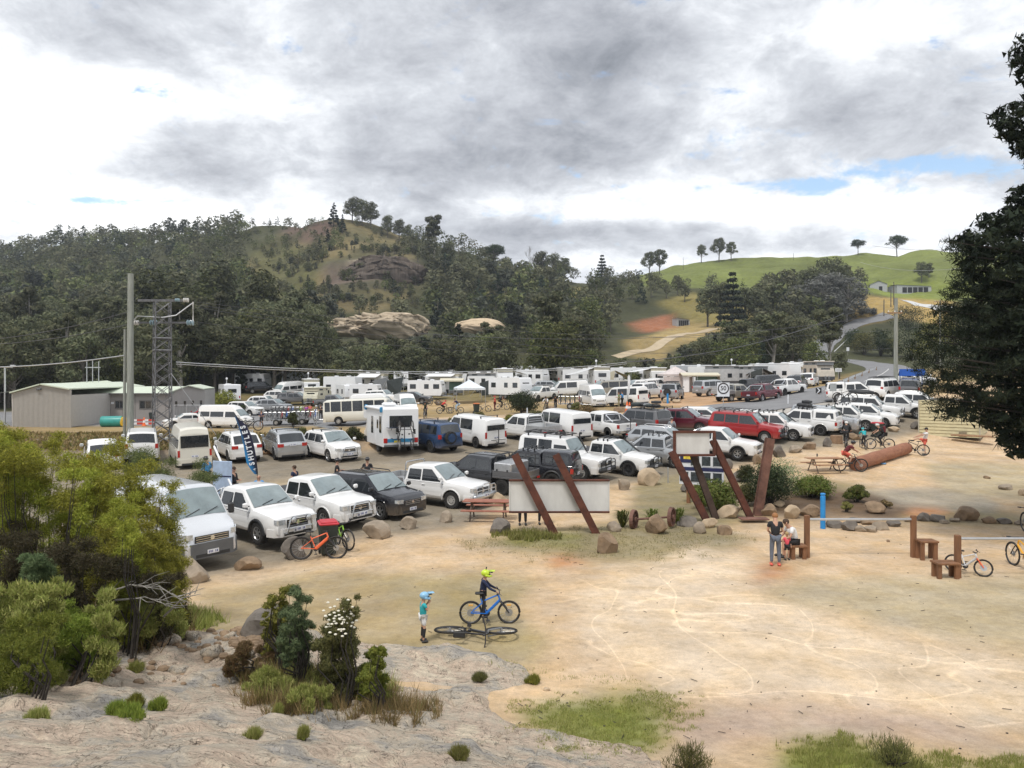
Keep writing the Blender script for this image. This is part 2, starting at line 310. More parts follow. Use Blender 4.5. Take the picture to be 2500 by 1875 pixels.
REG=[(GRAV,[(-300,1420),(300,1440),(560,1400),(700,1375),(900,1310),(1120,1290),(1260,1215),(1420,1195),(1640,1165),(1760,1150),(1900,1110),(2060,1085),(2245,1062),(2300,985),(1990,985),(1650,1015),(1540,1045),(1250,1058),(1000,1062),(870,1110),(600,1110),(-300,1100)]),((.40,.32,.215),[(300,1200),(520,1190),(1000,1140),(1240,1120),(1250,1150),(960,1175),(520,1215)]),(BANK,[(-300,1108),(880,1108),(900,1062),(640,1058),(-300,1062)]),(DRY,[(-300,1066),(880,1062),(905,1040),(-300,1040)]),(ASPH,[(-300,1040),(905,1041),(1100,1037),(1500,1024),(1500,1014),(1100,1024),(905,1020),(700,1000),(620,985),(-300,1015)]),(DRY,[(905,1022),(1150,1018),(1300,1008),(1530,1005),(1530,988),(1250,985),(900,990)]),((.42,.30,.16),[(900,1000),(1240,998),(1240,980),(900,975)]),(DRY,[(1000,1066),(1250,1058),(1560,1040),(1560,1028),(1250,1036),(1000,1044)]),(DRY,[(1520,1030),(1640,1012),(1820,1002),(1780,990),(1640,985),(1530,1000)]),((.45,.29,.17),[(1600,985),(1700,1000),(1860,992),(1780,972),(1960,950),(1900,940),(1600,960)]),((.38,.36,.33),[(1510,1045),(1760,1016),(1890,1000),(1960,985),(1990,978),(2060,965),(2060,990),(1900,1015),(1640,1040)]),(DRY,[(1900,975),(2000,960),(2080,925),(2150,905),(2060,890),(1980,905),(1900,950)]),(DRY,[(2130,975),(2185,925),(2200,905),(2330,905),(2330,960)]),(DUL,[(1120,1320),(1300,1300),(1560,1270),(1760,1290),(1870,1320),(1760,1350),(1500,1375),(1380,1360),(1250,1340)]),((.22,.21,.08),[(1230,1330),(1260,1290),(1420,1300),(1400,1330)]),(DUL,[(1500,1290),(1560,1180),(1700,1150),(2100,1180),(2200,1215),(2500,1260),(2600,1290),(2200,1275),(1900,1245),(1700,1310)]),(GREYG,[(2080,1195),(2300,1190),(2460,1230),(2420,1250),(2200,1245)]),((.40,.33,.215),[(2250,1130),(2500,1130),(2600,1240),(2300,1200)]),(RED,[(2190,1235),(2300,1240),(2330,1252),(2240,1262)]),((.34,.275,.155),[(520,1480),(900,1400),(1150,1395),(1300,1420),(1250,1500),(1330,1560),(1300,1620),(1100,1600),(700,1640),(450,1560)]),((.37,.29,.17),[(450,1450),(700,1400),(900,1390),(1100,1560),(600,1560)]),(RED,[(1310,1365),(1370,1350),(1420,1370),(1340,1390)]),(RED,[(1830,1385),(1900,1375),(1930,1405),(1850,1425)]),((.43,.355,.235),[(1850,1440),(2000,1415),(2600,1395),(2600,1600),(2300,1560),(2150,1530),(1960,1480)]),((.13,.09,.06),[(1830,1250),(1840,1205),(2010,1195),(2110,1200),(2230,1245),(2200,1268),(2030,1270),(1900,1262)]),(PALE,[(1450,1420),(1700,1330),(1850,1370),(1800,1430),(1980,1500),(2200,1560),(2600,1620),(2600,1760),(2100,1780),(1700,1700),(1400,1560)]),(GRN,[(1260,1735),(1330,1710),(1600,1690),(1680,1740),(1700,1800),(1480,1850),(1350,1800)]),(GRN,[(1940,1830),(2000,1795),(2150,1815),(2260,1850),(2600,1850),(2600,1950),(1900,1950)]),((.44,.33,.25),[(1600,1760),(1900,1700),(2300,1740),(2500,1800),(2000,1800),(1700,1840)]),]
FREG=[(HILLG,[(1560,700),(1560,640),(1700,600),(2310,560),(2700,560),(2700,740),(2310,735),(2100,708),(1900,712),(1750,705)]),((.20,.235,.055),[(2090,682),(2240,690),(2330,690),(2320,735),(2200,728),(2090,712)]),((.38,.27,.10),[(2080,722),(2330,735),(2330,800),(2190,775),(2080,800)]),((.21,.17,.085),[(600,640),(700,560),(860,530),(960,545),(1010,620),(1030,700),(950,760),(620,770),(590,700)]),(OLIVE,[(610,620),(700,585),(790,640),(760,720),(640,740)]),((.16,.11,.085),[(690,560),(760,530),(830,545),(780,600),(700,590)]),(CLIFF,[(790,642),(830,634),(1020,632),(1040,690),(1000,705),(790,702)]),((.45,.38,.29),[(830,636),(960,628),(1010,640),(900,641)]),((.36,.27,.12),[(1520,830),(1600,815),(1700,770),(1850,770),(1860,800),(1640,850),(1620,890),(1540,870)]),((.30,.13,.07),[(1530,790),(1640,765),(1650,800),(1570,815)]),((.24,.20,.07),[(1600,740),(1680,715),(1840,725),(1860,780),(1700,790)]),((.22,.26,.05),[(1180,705),(1230,705),(1225,735),(1180,730)]),((.36,.29,.10),[(1370,705),(1440,700),(1440,750),(1380,750)]),]
def terrain_cols(x,D,z):
 px=1250+x/D*FPX;py=HOR+(CH-z)/D*FPX
 n1=fbm(x/2.3,D/2.3,4,11);n2=fbm(x/.7,D/.7,3,23)
 w=np.clip(30*10/np.maximum(D,5),2,40)
 qx=px+(n1-.5)*w*6+(n2-.5)*w*2;qy=py+(fbm(x/1.9,D/1.9,4,31)-.5)*w*1.6*np.clip(20/D,.25,1.5)
 C=np.zeros((len(x),3));C[:]=SAND
 C[(D>95)]=(.20,.16,.075);C[(D>150)|((D>126)&(px<1900))|((D>104)&(px<470))]=(.075,.078,.040)
 ok=D<135
 for c,poly in REG:k=ok&inpoly(qx,qy,poly);C[k]=c
 qx=px+(n1-.5)*14;qy=py+(n2-.5)*6
 ok=(D>190)
 for c,poly in FREG:k=ok&inpoly(qx,qy,poly);C[k]=c
 m1=fbm(x/9,D/12,4,41);m2=fbm(x/30+7,D/30,3,43);far=D>190;hill=far&(px<1500)
 dk=np.array((.075,.075,.040));a=np.clip((m1-.46)*7,0,1)*.8;C=np.where(hill[:,None],C*(1-a[:,None])+dk*a[:,None],C);C=np.where(far[:,None],C*(.80+.55*(m2-.25)+.5*(m1-.5))[:,None],C)
 return C
def terrain_material():
 m=bpy.data.materials.new('ground_surface');m.use_nodes=True;N=m.node_tree.nodes;K=m.node_tree.links;b=N['Principled BSDF']
 b.inputs['Roughness'].default_value=.95;b.inputs['Specular IOR Level'].default_value=.15
 at_=N.new('ShaderNodeAttribute');at_.attribute_name='Col';tc=N.new('ShaderNodeTexCoord')
 def noise(s,d,r=.6,st=None):
  v=tc.outputs['Object']
  if st:mp=N.new('ShaderNodeMapping');mp.inputs['Scale'].default_value=st;K.new(v,mp.inputs[0]);v=mp.outputs[0]
  n=N.new('ShaderNodeTexNoise');n.inputs['Scale'].default_value=s;n.inputs['Detail'].default_value=d;n.inputs['Roughness'].default_value=r;K.new(v,n.inputs['Vector']);return n.outputs[0]
 def mr(i,a,b_,c,d):n=N.new('ShaderNodeMapRange');K.new(i,n.inputs[0]);n.inputs[1].default_value=a;n.inputs[2].default_value=b_;n.inputs[3].default_value=c;n.inputs[4].default_value=d;return n.outputs[0]
 def mul(a,b_):n=N.new('ShaderNodeMath');n.operation='MULTIPLY';K.new(a,n.inputs[0]);K.new(b_,n.inputs[1]);return n.outputs[0]
 v=mul(mr(noise(.55,8,.65),.3,.7,.80,1.2),mr(noise(5,6,.7),.3,.7,.86,1.14));v=mul(v,mr(noise(38,3,.7),.3,.7,.86,1.14))
 v=mul(v,mr(noise(2.1,5,.75,(1,1.0,1)),.60,.70,1.0,.72));v=mul(v,mr(noise(11,4,.8),.66,.72,1.0,.55))
 def line(s,w,st):
  a=N.new('ShaderNodeMath');a.operation='SUBTRACT';K.new(noise(s,1.5,.4,st),a.inputs[0]);a.inputs[1].default_value=.5
  b_=N.new('ShaderNodeMath');b_.operation='ABSOLUTE';K.new(a.outputs[0],b_.inputs[0]);return mr(b_.outputs[0],0,w,.24,0)
 sp=N.new('ShaderNodeSeparateColor');K.new(at_.outputs[0],sp.inputs[0]);ok_=mr(sp.outputs[0],.52,.58,0,1)
 ln=N.new('ShaderNodeMath');ln.operation='ADD';K.new(line(.16,.006,(1,2.2,1)),ln.inputs[0]);K.new(line(.23,.006,(2.0,.8,1)),ln.inputs[1]);l2=N.new('ShaderNodeMath');l2.operation='ADD';K.new(mul(ln.outputs[0],ok_),l2.inputs[0]);l2.inputs[1].default_value=1.0;v=mul(v,l2.outputs[0])
 v=mul(v,mr(noise(.11,7,.7),.3,.7,.86,1.14))
 tf=mul(mr(noise(1.3,9,.8,(1,1.5,1)),.52,.62,0,.34),mr(sp.outputs[0],.26,.40,0,1));tx=N.new('ShaderNodeMix');tx.data_type='RGBA';K.new(tf,tx.inputs[0]);K.new(at_.outputs[0],tx.inputs[6]);tx.inputs[7].default_value=(.35,.27,.17,1)
 hs=N.new('ShaderNodeHueSaturation');K.new(tx.outputs[2],hs.inputs['Color']);K.new(v,hs.inputs['Value'])
 K.new(mr(noise(.9,4),.3,.7,.85,1.15),hs.inputs['Saturation']);K.new(hs.outputs[0],b.inputs['Base Color'])
 bp=N.new('ShaderNodeBump');bp.inputs['Strength'].default_value=.55;bp.inputs['Distance'].default_value=.06;K.new(noise(9,8,.75),bp.inputs['Height']);K.new(bp.outputs[0],b.inputs['Normal'])
 return m
def setcol(me,C):
 a=me.color_attributes.new('Col','FLOAT_COLOR','POINT');a.data.foreach_set('color',np.concatenate([C,np.ones((len(C),1))],1).astype(np.float32).ravel())
def grid_faces(nr,nc):
 i=np.arange(nr*nc).reshape(nr,nc);return np.stack([i[:-1,:-1].ravel(),i[:-1,1:].ravel(),i[1:,1:].ravel(),i[1:,:-1].ravel()],1)
GM=terrain_material()
def make_ground():
 pxs=np.arange(-900,3401,9.0);Ds=[1.2]
 while Ds[-1]<60:Ds.append(Ds[-1]*1.011)
 while Ds[-1]<150:Ds.append(Ds[-1]*1.008)
 while Ds[-1]<225:Ds.append(Ds[-1]*1.012)
 while Ds[-1]<440:Ds.append(Ds[-1]*1.0042)
 while Ds[-1]<520:Ds.append(Ds[-1]*1.013)
 while Ds[-1]<740:Ds.append(Ds[-1]*1.03)
 Ds=np.array(Ds);PX,DD=np.meshgrid(pxs,Ds);X=(PX-1250)/FPX*DD;Z=ground(X.ravel(),DD.ravel())
 V=np.stack([X.ravel(),DD.ravel(),Z],1);C=terrain_cols(X.ravel(),DD.ravel(),Z);C3=C.reshape(len(Ds),len(pxs),3)
 def blur(A,n):
  for ax in(0,1):
   for _ in range(n):A=(A+np.roll(A,1,ax)+np.roll(A,-1,ax))/3
  return A
 lo=blur(C3,9);md=blur(C3,2);w=np.clip((40-DD)/25,0,1)[...,None];C3=lo*w+md*(1-w);k=(fbm(X/.9,DD/.9,5,91)-.5)[...,None];big=blur(C3,25);C3=C3+(big-C3)*np.clip(.12+k*2.4,0,.75)*np.clip((90-DD)/50,0,1)[...,None];C=C3.reshape(-1,3)
 me=npmesh('ground',V,grid_faces(len(Ds),len(pxs)),GM,smooth=True);setcol(me,C);o=link('ground',me);tag(o,kind='structure')
 mb=MB();mb.add([(-900,-90,-3),(900,-90,-3),(900,920,-3),(-900,920,-3)],[(0,1,2,3)]);o=mb.build('distant_plain',mat('plain',(.10,.10,.05),.95,var=.3,scale=.02));tag(o,kind='structure')
make_ground()
# ---- bedrock outcrop in the foreground
def rock_material():
 m=bpy.data.materials.new('granite_bedrock');m.use_nodes=True;N=m.node_tree.nodes;K=m.node_tree.links;b=N['Principled BSDF'];b.inputs['Roughness'].default_value=.9;b.inputs['Specular IOR Level'].default_value=.2
 tc=N.new('ShaderNodeTexCoord')
 def noise(s,d,r,st=None,dist=0):
  v=tc.outputs['Object']
  if st:mp=N.new('ShaderNodeMapping');mp.inputs['Scale'].default_value=st;mp.inputs['Rotation'].default_value=(0,0,.5);K.new(v,mp.inputs[0]);v=mp.outputs[0]
  n=N.new('ShaderNodeTexNoise');n.inputs['Scale'].default_value=s;n.inputs['Detail'].default_value=d;n.inputs['Roughness'].default_value=r;n.inputs['Distortion'].default_value=dist;K.new(v,n.inputs['Vector']);return n.outputs[0]
 r=N.new('ShaderNodeValToRGB');K.new(noise(.9,9,.68,None,.6),r.inputs[0]);e=r.color_ramp.elements
 e[0].position=.3;e[0].color=(.29,.28,.26,1);e[1].position=.74;e[1].color=(.72,.60,.45,1)
 for p_,c_ in((.40,(.43,.40,.36,1)),(.48,(.60,.52,.41,1)),(.56,(.62,.49,.38,1)),(.64,(.74,.64,.49,1))):q=e.new(p_);q.color=c_
 g=N.new('ShaderNodeMapRange');K.new(noise(3,9,.72,(1,2.6,1),1.4),g.inputs[0]);g.inputs[1].default_value=.33;g.inputs[2].default_value=.52;g.inputs[3].default_value=.74;g.inputs[4].default_value=1.0
 g2=N.new('ShaderNodeMapRange');K.new(noise(40,4,.7),g2.inputs[0]);g2.inputs[1].default_value=.3;g2.inputs[2].default_value=.7;g2.inputs[3].default_value=.78;g2.inputs[4].default_value=1.2
 mm=N.new('ShaderNodeMath');mm.operation='MULTIPLY';K.new(g.outputs[0],mm.inputs[0]);K.new(g2.outputs[0],mm.inputs[1])
 cur=mm.outputs[0]
 for sc_,st_,w_,lo_ in((1.1,(1,3.2,1),.009,.28),(2.6,(1,2.4,1),.010,.45),(.7,(2.4,1,1),.006,.35)):
  a=N.new('ShaderNodeMath');a.operation='SUBTRACT';K.new(noise(sc_,5,.6,st_,.5),a.inputs[0]);a.inputs[1].default_value=.5;b_=N.new('ShaderNodeMath');b_.operation='ABSOLUTE';K.new(a.outputs[0],b_.inputs[0])
  q=N.new('ShaderNodeMapRange');K.new(b_.outputs[0],q.inputs[0]);q.inputs[1].default_value=0;q.inputs[2].default_value=w_;q.inputs[3].default_value=lo_;q.inputs[4].default_value=1;x_=N.new('ShaderNodeMath');x_.operation='MULTIPLY';K.new(cur,x_.inputs[0]);K.new(q.outputs[0],x_.inputs[1]);cur=x_.outputs[0]
 hs=N.new('ShaderNodeHueSaturation');K.new(r.outputs[0],hs.inputs['Color']);K.new(cur,hs.inputs['Value']);K.new(hs.outputs[0],b.inputs['Base Color'])
 bp=N.new('ShaderNodeBump');bp.inputs['Strength'].default_value=.9;bp.inputs['Distance'].default_value=.10;K.new(noise(6,10,.74,(1,2.2,1),.8),bp.inputs['Height']);K.new(bp.outputs[0],b.inputs['Normal'])
 return m
RM=rock_material()
def rock_h(x,D):
 px=1250+x/D*FPX;z=ground(x,D);py=HOR+(CH-z)/D*FPX
 w=(fbm(x/1.3,D/1.3,4,71)-.5)
 lim=np.interp(px,[-400,200,500,700,780,900,1040,1150,1300,1420,1560,1700],[1560,1545,1535,1528,1540,1565,1575,1590,1640,1680,1760,2100])
 s=(py-lim)/60.0+w*1.1
 hole=np.exp(-(((px-1000)/180)**2+((py-1690)/45)**2))*1.6+np.exp(-(((px-1480)/230)**2+((py-1760)/70)**2))*3.4+np.exp(-(((px-1250)/190)**2+((py-1740)/50)**2))*1.3
 s=s-hole
 m=np.clip(s,-1,1)
 q=fbm(x/2.2+D/3.6,D/1.5-x/4,4,77);st=q*5;fr=st-np.floor(st);step=(np.floor(st)+np.clip((fr-.0)/.22,0,1))/5
 h=(step-.5)*1.05+(fbm(x/.5,D/.5,4,79)-.5)*.20;rd=1-np.abs(fbm(x/1.6+D/2.5,D/.55,4,87)-.5)*2;h+=(rd**6-.4)*.12
 crack=np.abs(fbm(x/1.1+3,D/1.1,4,83)-.5);h-=np.clip(.025-crack,0,1)*5
 return z+np.where(m>0,np.minimum(m*2,1)*(.20+h*.42*np.clip(D/9,.3,1)),m*.5)-.03,m
def make_rock():
 pxs=np.arange(-600,1760,4.0);Ds=[3.0]
 while Ds[-1]<22:Ds.append(Ds[-1]*1.007)
 Ds=np.array(Ds);PX,DD=np.meshgrid(pxs,Ds);X=((PX-1250)/FPX*DD).ravel();D=DD.ravel();Z,m=rock_h(X,D)
 F=grid_faces(len(Ds),len(pxs));F=F[(m[F]>-.35).all(1)]
 me=npmesh('rock_outcrop',np.stack([X,D,Z],1),F,RM,smooth=True);o=link('rock_outcrop',me);tag(o,kind='structure')
make_rock()
def top_z(x,D):
 z=gz(x,D)
 if D<22:
  h,m=rock_h(np.array([x]),np.array([float(D)]))
  if m[0]>0:z=max(z,float(h[0]))
 return z
 # --------- vehicles
def paint(name,col,rough=.28,metal=0):return mat('paint_'+name,col,rough,metal,var=.03,scale=.8,coat=.5,dirt=.55)
GLASS=mat('tinted_glass',(.022,.026,.03),.06,var=.1,spec=.9)
GLASSL=mat('windscreen_glass',(.20,.25,.26),.07,var=.25,scale=1.2,spec=1.0)
RUB=mat('tyre_rubber',(.025,.024,.023),.85,var=.3,scale=9);ALLOY=mat('alloy',(.55,.56,.57),.3,.85,var=.05)
STEELW=mat('steel_rim',(.42,.41,.39),.5,.3,var=.2);BLKW=mat('black_rim',(.03,.03,.032),.4,.2)
BLK=mat('black_plastic',(.028,.029,.031),.55,var=.2);GREYP=mat('grey_plastic',(.115,.12,.125),.5,var=.12)
CHR=mat('chrome',(.75,.76,.78),.14,.95,var=.03);LAMP=mat('headlamp_lens',(.55,.58,.60),.08,.35,var=.3,scale=14,spec=1)
REDL=mat('tail_lamp_lens',(.42,.015,.012),.15,var=.2,spec=.8);AMB=mat('amber_lens',(.7,.25,.03),.2)
PLATE=mat('number_plate',(.72,.73,.76),.4,var=.04);PTXT=mat('plate_lettering',(.03,.05,.22),.5);SEAM=mat('panel_gap',(.03,.03,.03),.8)
WHT=paint('white',(.80,.80,.79));SILV=paint('silver',(.46,.475,.49),.25,.55);DKG=paint('dark_grey',(.07,.073,.08),.2,.4);BLACKP=paint('black',(.018,.019,.024),.16)
REDP=paint('red',(.36,.018,.02));MARO=paint('maroon',(.13,.015,.03),.2,.3);BLUEP=paint('blue',(.028,.07,.17),.22,.4);CREAM=paint('cream',(.70,.68,.60));GRYP=paint('mid_grey',(.17,.17,.175),.25,.4)
BEIGE=paint('beige',(.38,.36,.31),.3,.3);SILW=paint('silver_white',(.66,.68,.71),.24,.25)
ALUM=mat('aluminium',(.52,.53,.54),.38,.7,var=.12,scale=6);CANVAS=mat('cream_canvas',(.58,.54,.42),.9,var=.08,scale=8,bump=.2);GCANV=mat('grey_canvas',(.22,.23,.24),.9,var=.1,scale=8,bump=.2)
DCANV=mat('dark_canvas',(.05,.06,.06),.9,var=.2,bump=.2);GREENC=mat('green_canvas',(.10,.16,.13),.9,var=.15,bump=.2);PWHITE=mat('gel_coat_white',(.80,.81,.82),.35,var=.03,scale=1.2)
_wheel={}
def wheel_meshes(r,w,style):
 k=(round(r,3),round(w,3),style)
 if k in _wheel:return _wheel[k]
 X=Matrix.Rotation(pi/2,4,'X');ri=r*(.60 if style!='steel' else .56)
 t=MB();t.lathe([(ri,-w/2+.01),(r*.90,-w/2),(r*.985,-w/2+.03),(r,-w*.2),(r,w*.2),(r*.985,w/2-.03),(r*.90,w/2),(ri,w/2-.01),(ri*.97,0),(ri,-w/2+.01)],20,X)
 if r>.34:
  for i in range(20):
   for s_ in(-1,1):a=2*pi*(i+.25*s_)/20;t.box((0,s_*w*.3,r),(r*.16,w*.36,.022),Matrix.Rotation(a,4,'Y'))
 tm=t.mesh('tyre',RUB,40)
 m=MB()
 for sg in(-1,1):
  y=sg*(w/2-.035);m.mat(0).lathe([(ri*1.0,sg*(w/2-.008)),(ri*.93,sg*(w/2-.012)),(ri*.86,y)],20,X,caps=False)
  m.mat(1).lathe([(ri*.9,y-sg*.05),(0.001,y-sg*.05)],16,X)
  m.mat(0).lathe([(ri*.22,y-sg*.02),(ri*.2,y+sg*.012),(.001,y+sg*.012)],10,X)
  if style=='steel':
   m.lathe([(ri*.86,y),(ri*.6,y+sg*.02),(ri*.3,y+sg*.005),(0.001,y+sg*.005)],16,X)
   m.mat(1)
   for i in range(8):a=2*pi*i/8;m.box((ri*.62*cos(a),y+sg*.024,ri*.62*sin(a)),(ri*.16,.012,ri*.16))
  else:
   n={'five':5,'six':6,'ten':10}[style]
   for i in range(n):
    a=2*pi*i/n;wd=ri*(.30 if n==5 else .24 if n==6 else .13)
    m.mat(0).box((0,y,ri*.52),(wd,.03,ri*.74),Matrix.Rotation(a,4,'Y'),tx=.8)
 rm=m.mesh('rim',[STEELW if style=='steel' else ALLOY,BLK],40);_wheel[k]=(tm,rm)
 rb=rm.copy();rb.materials[0]=BLKW;_wheel[k+('b',)]=(tm,rb);return _wheel[k]
def wheel(parent,x,y,r,w=.24,style='six',black=False):
 wheel_meshes(r,w,style);tm,rm=_wheel[(round(r,3),round(w,3),style)+(('b',)if black else())]
 o=link('wheel',tm,parent,(x,y,r));o.name='wheel';h=link('rim',rm,o);return o
class Body:
 """vehicle body lofted along x (forward) from a side profile"""
 def __init__(s,L,Wd,prof,belt,wr,ax,gc=.32,arch=None,tum=.22,xe=.6,pinch=.16,crown=.035,rnd=.09,tail_pinch=.10,cut=None):
  s.L,s.W,s.wr,s.ax,s.gc,s.tum,s.crown,s.rnd=L,Wd,wr,ax,gc,tum,crown,rnd
  s.prof=sorted(prof);s.belt=belt if isinstance(belt,list)else[(-L,belt),(L,belt)];s.arch=arch or wr+.09;s.xe,s.pinch,s.tp=xe,pinch,tail_pinch
  s.cut=cut
 def hw(s,x):
  e=s.L/2-s.xe
  if abs(x)<=e:return s.W/2
  t=(abs(x)-e)/s.xe;return s.W/2*(1-(s.pinch if x>0 else s.tp)*t**2.4)
 def zt(s,x):return float(np.interp(x,[p[0]for p in s.prof],[p[1]for p in s.prof]))
 def zb(s,x):return min(float(np.interp(x,[p[0]for p in sorted(s.belt)],[p[1]for p in sorted(s.belt)])),s.zt(x)-.03)
 def zlow(s,x):
  z=s.gc
  for a in s.ax:
   d=abs(x-a)
   if d<s.arch:z=max(z,s.wr+sqrt(max(0,s.arch**2-d*d)))
  t=(abs(x)-(s.L/2-.25))/.25
  if t>0:z=max(z,s.gc+.04*t)
  return z
 def yu(s,x,z):return s.hw(x)*.962-max(0,z-s.zb(x))*s.tum
 def mesh(s,mats):
  xs=set(np.linspace(-s.L/2,s.L/2,26));xs|={p[0]for p in s.prof}
  for a in s.ax:
   for i in range(13):xs.add(a+s.arch*cos(pi*i/12)*.999)
   xs.add(a+s.arch*1.03);xs.add(a-s.arch*1.03)
  lo,hi=s.cut or(-s.L/2,s.L/2);xs.add(lo);xs.add(hi);xs=sorted(x for x in xs if lo-1e-6<=x<=hi+1e-6);V=[];F=[]
  for x in xs:
   h=s.hw(x);zb_,zt_,zl=s.zb(x),s.zt(x),s.zlow(x);zl=min(zl,zb_-.04);r=min(s.rnd,max(.005,(zt_-zb_)*.6));u=s.yu(x,zt_-r)
   hs=[(h*.93,zl),(h*.99,zl+(zb_-zl)*.12),(h,zl+(zb_-zl)*.5),(h*.99,zb_-min(.06,(zb_-zl)*.2)),(h*.962,zb_),(u,zt_-r),(u-r*.35,zt_-r*.3),(u-r*1.1,zt_),(u*.5,zt_+s.crown*.75),(0,zt_+s.crown)]
   V+=[(x,y,z)for y,z in hs]+[(x,-y,z)for y,z in hs[-2::-1]]
  n=19;k=len(xs)
  for i in range(k-1):
   for j in range(n-1):F.append((i*n+j,(i+1)*n+j,(i+1)*n+j+1,i*n+j+1))
  F.append(tuple(range(n-1,-1,-1)));F.append(tuple((k-1)*n+j for j in range(n)))
  F=[f[::-1]for f in F]
  me=bpy.data.meshes.new('body');me.from_pydata(V,[],F);
  for q in mats:me.materials.append(q)
  me.validate();me.update();me.polygons.foreach_set('use_smooth',[True]*len(me.polygons));me.set_sharp_from_angle(angle=radians(34));return me
 def outline(s,front=True):
  """plan outline from the centre of the front (rear) round to the right side"""
  xs=[s.L/2-s.xe*i/8 for i in range(9)]+[0];P=[(s.L/2,0)]+[(x,s.hw(x))for x in xs]if front else[(-s.L/2,0)]+[(-x,s.hw(-x))for x in xs]
  S=[0]
  for a,b in zip(P,P[1:]):S.append(S[-1]+sqrt((a[0]-b[0])**2+(a[1]-b[1])**2))
  return P,S
 def strip(s,mb,s0,s1,z0,z1,front=True,e=.012,side=0,z0b=None,z1b=None,lean=0):
  """panel lying on the body along the plan outline between arc lengths; side 0 both mirrored as one, +1 / -1 one side"""
  P,S=s.outline(front);z0b=z0 if z0b is None else z0b;z1b=z1 if z1b is None else z1b
  def pt(q):
   x=np.interp(abs(q),S,[p[0]for p in P]);y=np.interp(abs(q),S,[p[1]for p in P]);q2=abs(q)+.02
   x2=np.interp(q2,S,[p[0]for p in P]);y2=np.interp(q2,S,[p[1]for p in P]);q1=max(0,abs(q)-.02)
   x1=np.interp(q1,S,[p[0]for p in P]);y1=np.interp(q1,S,[p[1]for p in P])
   d=Vector((x2-x1,y2-y1,0)).normalized();nrm=Vector((-d.y,d.x,0))
   if nrm.x*(1 if front else-1)<0 and nrm.y<0 or nrm.y<-.01:nrm=-nrm
   if(nrm.x<0)==front and abs(nrm.x)>.02:nrm.x=-nrm.x
   return Vector((x,y,0)),nrm
  n=8;q=[s0+(s1-s0)*i/n for i in range(n+1)];V=[];F=[]
  for i,a in enumerate(q):
   p,nr=pt(a);t=i/n;sg=-1 if a<0 else 1;out=p+nr*e;inn=p-nr*.02
   for zz,w in((z0+(z0b-z0)*t,inn),(z0+(z0b-z0)*t,out),(z1+(z1b-z1)*t,out),(z1+(z1b-z1)*t,inn)):
    lx=-lean*(zz-z0)*(1 if front else-1);V.append((w.x+lx,w.y*sg*(side or 1),zz))
  for i in range(n):
   for j in range(4):k=(j+1)%4;F.append((i*4+j,i*4+k,i*4+4+k,i*4+4+j))
  F.append((0,3,2,1));F.append((n*4,n*4+1,n*4+2,n*4+3));mb.add(V,F);return mb
 def sidepoly(s,mb,poly,side,e=.009,up=True):
  """polygon given in (x, z) laid on the side of the cabin (up) or of the lower body"""
  V=[];n=len(poly)
  for off in(e,-.03):
   for x,z in poly:
    y=s.yu(x,z)if up else s.hw(x)*(.99 if z<s.zb(x)-.1 else .985);V.append((x,side*(y+off),z))
  F=[tuple(range(n))if side>0 else tuple(range(n-1,-1,-1))]+[(i,(i+1)%n,n+(i+1)%n,n+i)for i in range(n)]
  mb.add(V,F);return mb
 def screen(s,mb,x0,z0,x1,z1,m0=.07,m1=.07,e=.014,bow=.0):
  """glass on a ramp of the profile from (x0, z0) low to (x1, z1) high"""
  d=Vector((x1-x0,0,z1-z0)).normalized();nr=Vector((-d.z,0,d.x))if x0>x1 else Vector((-d.z,0,d.x))
  if nr.z<0:nr=-nr
  V=[];F=[];n=8
  for x,z,mm in((x0,z0,m0),(x1,z1,m1)):
   u=s.yu(x,z)-mm
   for i in range(n+1):t=-1+2*i/n;p=Vector((x,u*t,z+s.crown*(1-abs(t)**2.2)))+nr*e;V.append(p)
  for i in range(n):F.append((i,i+1,n+2+i,n+1+i))
  F.append(tuple(range(n+1))+tuple(range(2*n+1,n,-1)))if False else None
  F=[f for f in F if f];mb.add(V,F);return mb
def rrect(x0,x1,z0,z1,s0=0,s1=0,r=.04):
 """window outline; s0, s1 shift of the top corners"""
 a,b,c,d=(x0,z0),(x1,z0),(x1+s1,z1),(x0+s0,z1)
 out=[]
 P=[a,b,c,d]
 for i in range(4):
  p=Vector((*P[i],0));u=(Vector((*P[i-1],0))-p);v=(Vector((*P[(i+1)%4],0))-p);q=min(r,u.length*.4,v.length*.4)
  e1=p+u.normalized()*q;e2=p+v.normalized()*q;mid=(e1+e2)/2*.4+p*.6;out+=[(e1.x,e1.y),(mid.x,mid.y),(e2.x,e2.y)]
 return out
def plate_part(root,x,z,rear=False,w=.37,rz=0):
 mb=MB();s=-1 if rear else 1;mb.mat(0).box((x,0,z),(.012,w,.125));mb.mat(1)
 for i in range(6):
  if i==3:continue
  y=(-.13+i*.052);mb.box((x+s*.008,y,z),(.004,.030 if i%2 else .022,.07))
 mb.build('number_plate',[PLATE,PTXT],root)
SPEC={}
def defspec(k,**a):SPEC[k]=a
defspec('suv',L=4.7,W=1.88,prof=[(-2.35,.92),(-2.27,1.08),(-1.72,1.60),(-1.45,1.66),(.25,1.69),(.45,1.66),(1.22,1.10),(2.05,.98),(2.27,.86),(2.35,.72)],belt=[(-2.35,1.06),(2.35,.96)],wr=.36,ax=(-1.36,1.42),gc=.30,tum=.24,ws=(1.20,1.115,.47,1.645),rw=(-2.24,1.12,-1.76,1.56),wins=[(-1.95,-1.35,.30,-.03),(-1.29,-.42,.03,0),(-.36,.98,0,-.55)],hl=(.50,.92,.68,.84),tl=(.55,.98,.86,1.06),grille=(.42,.60,.80))
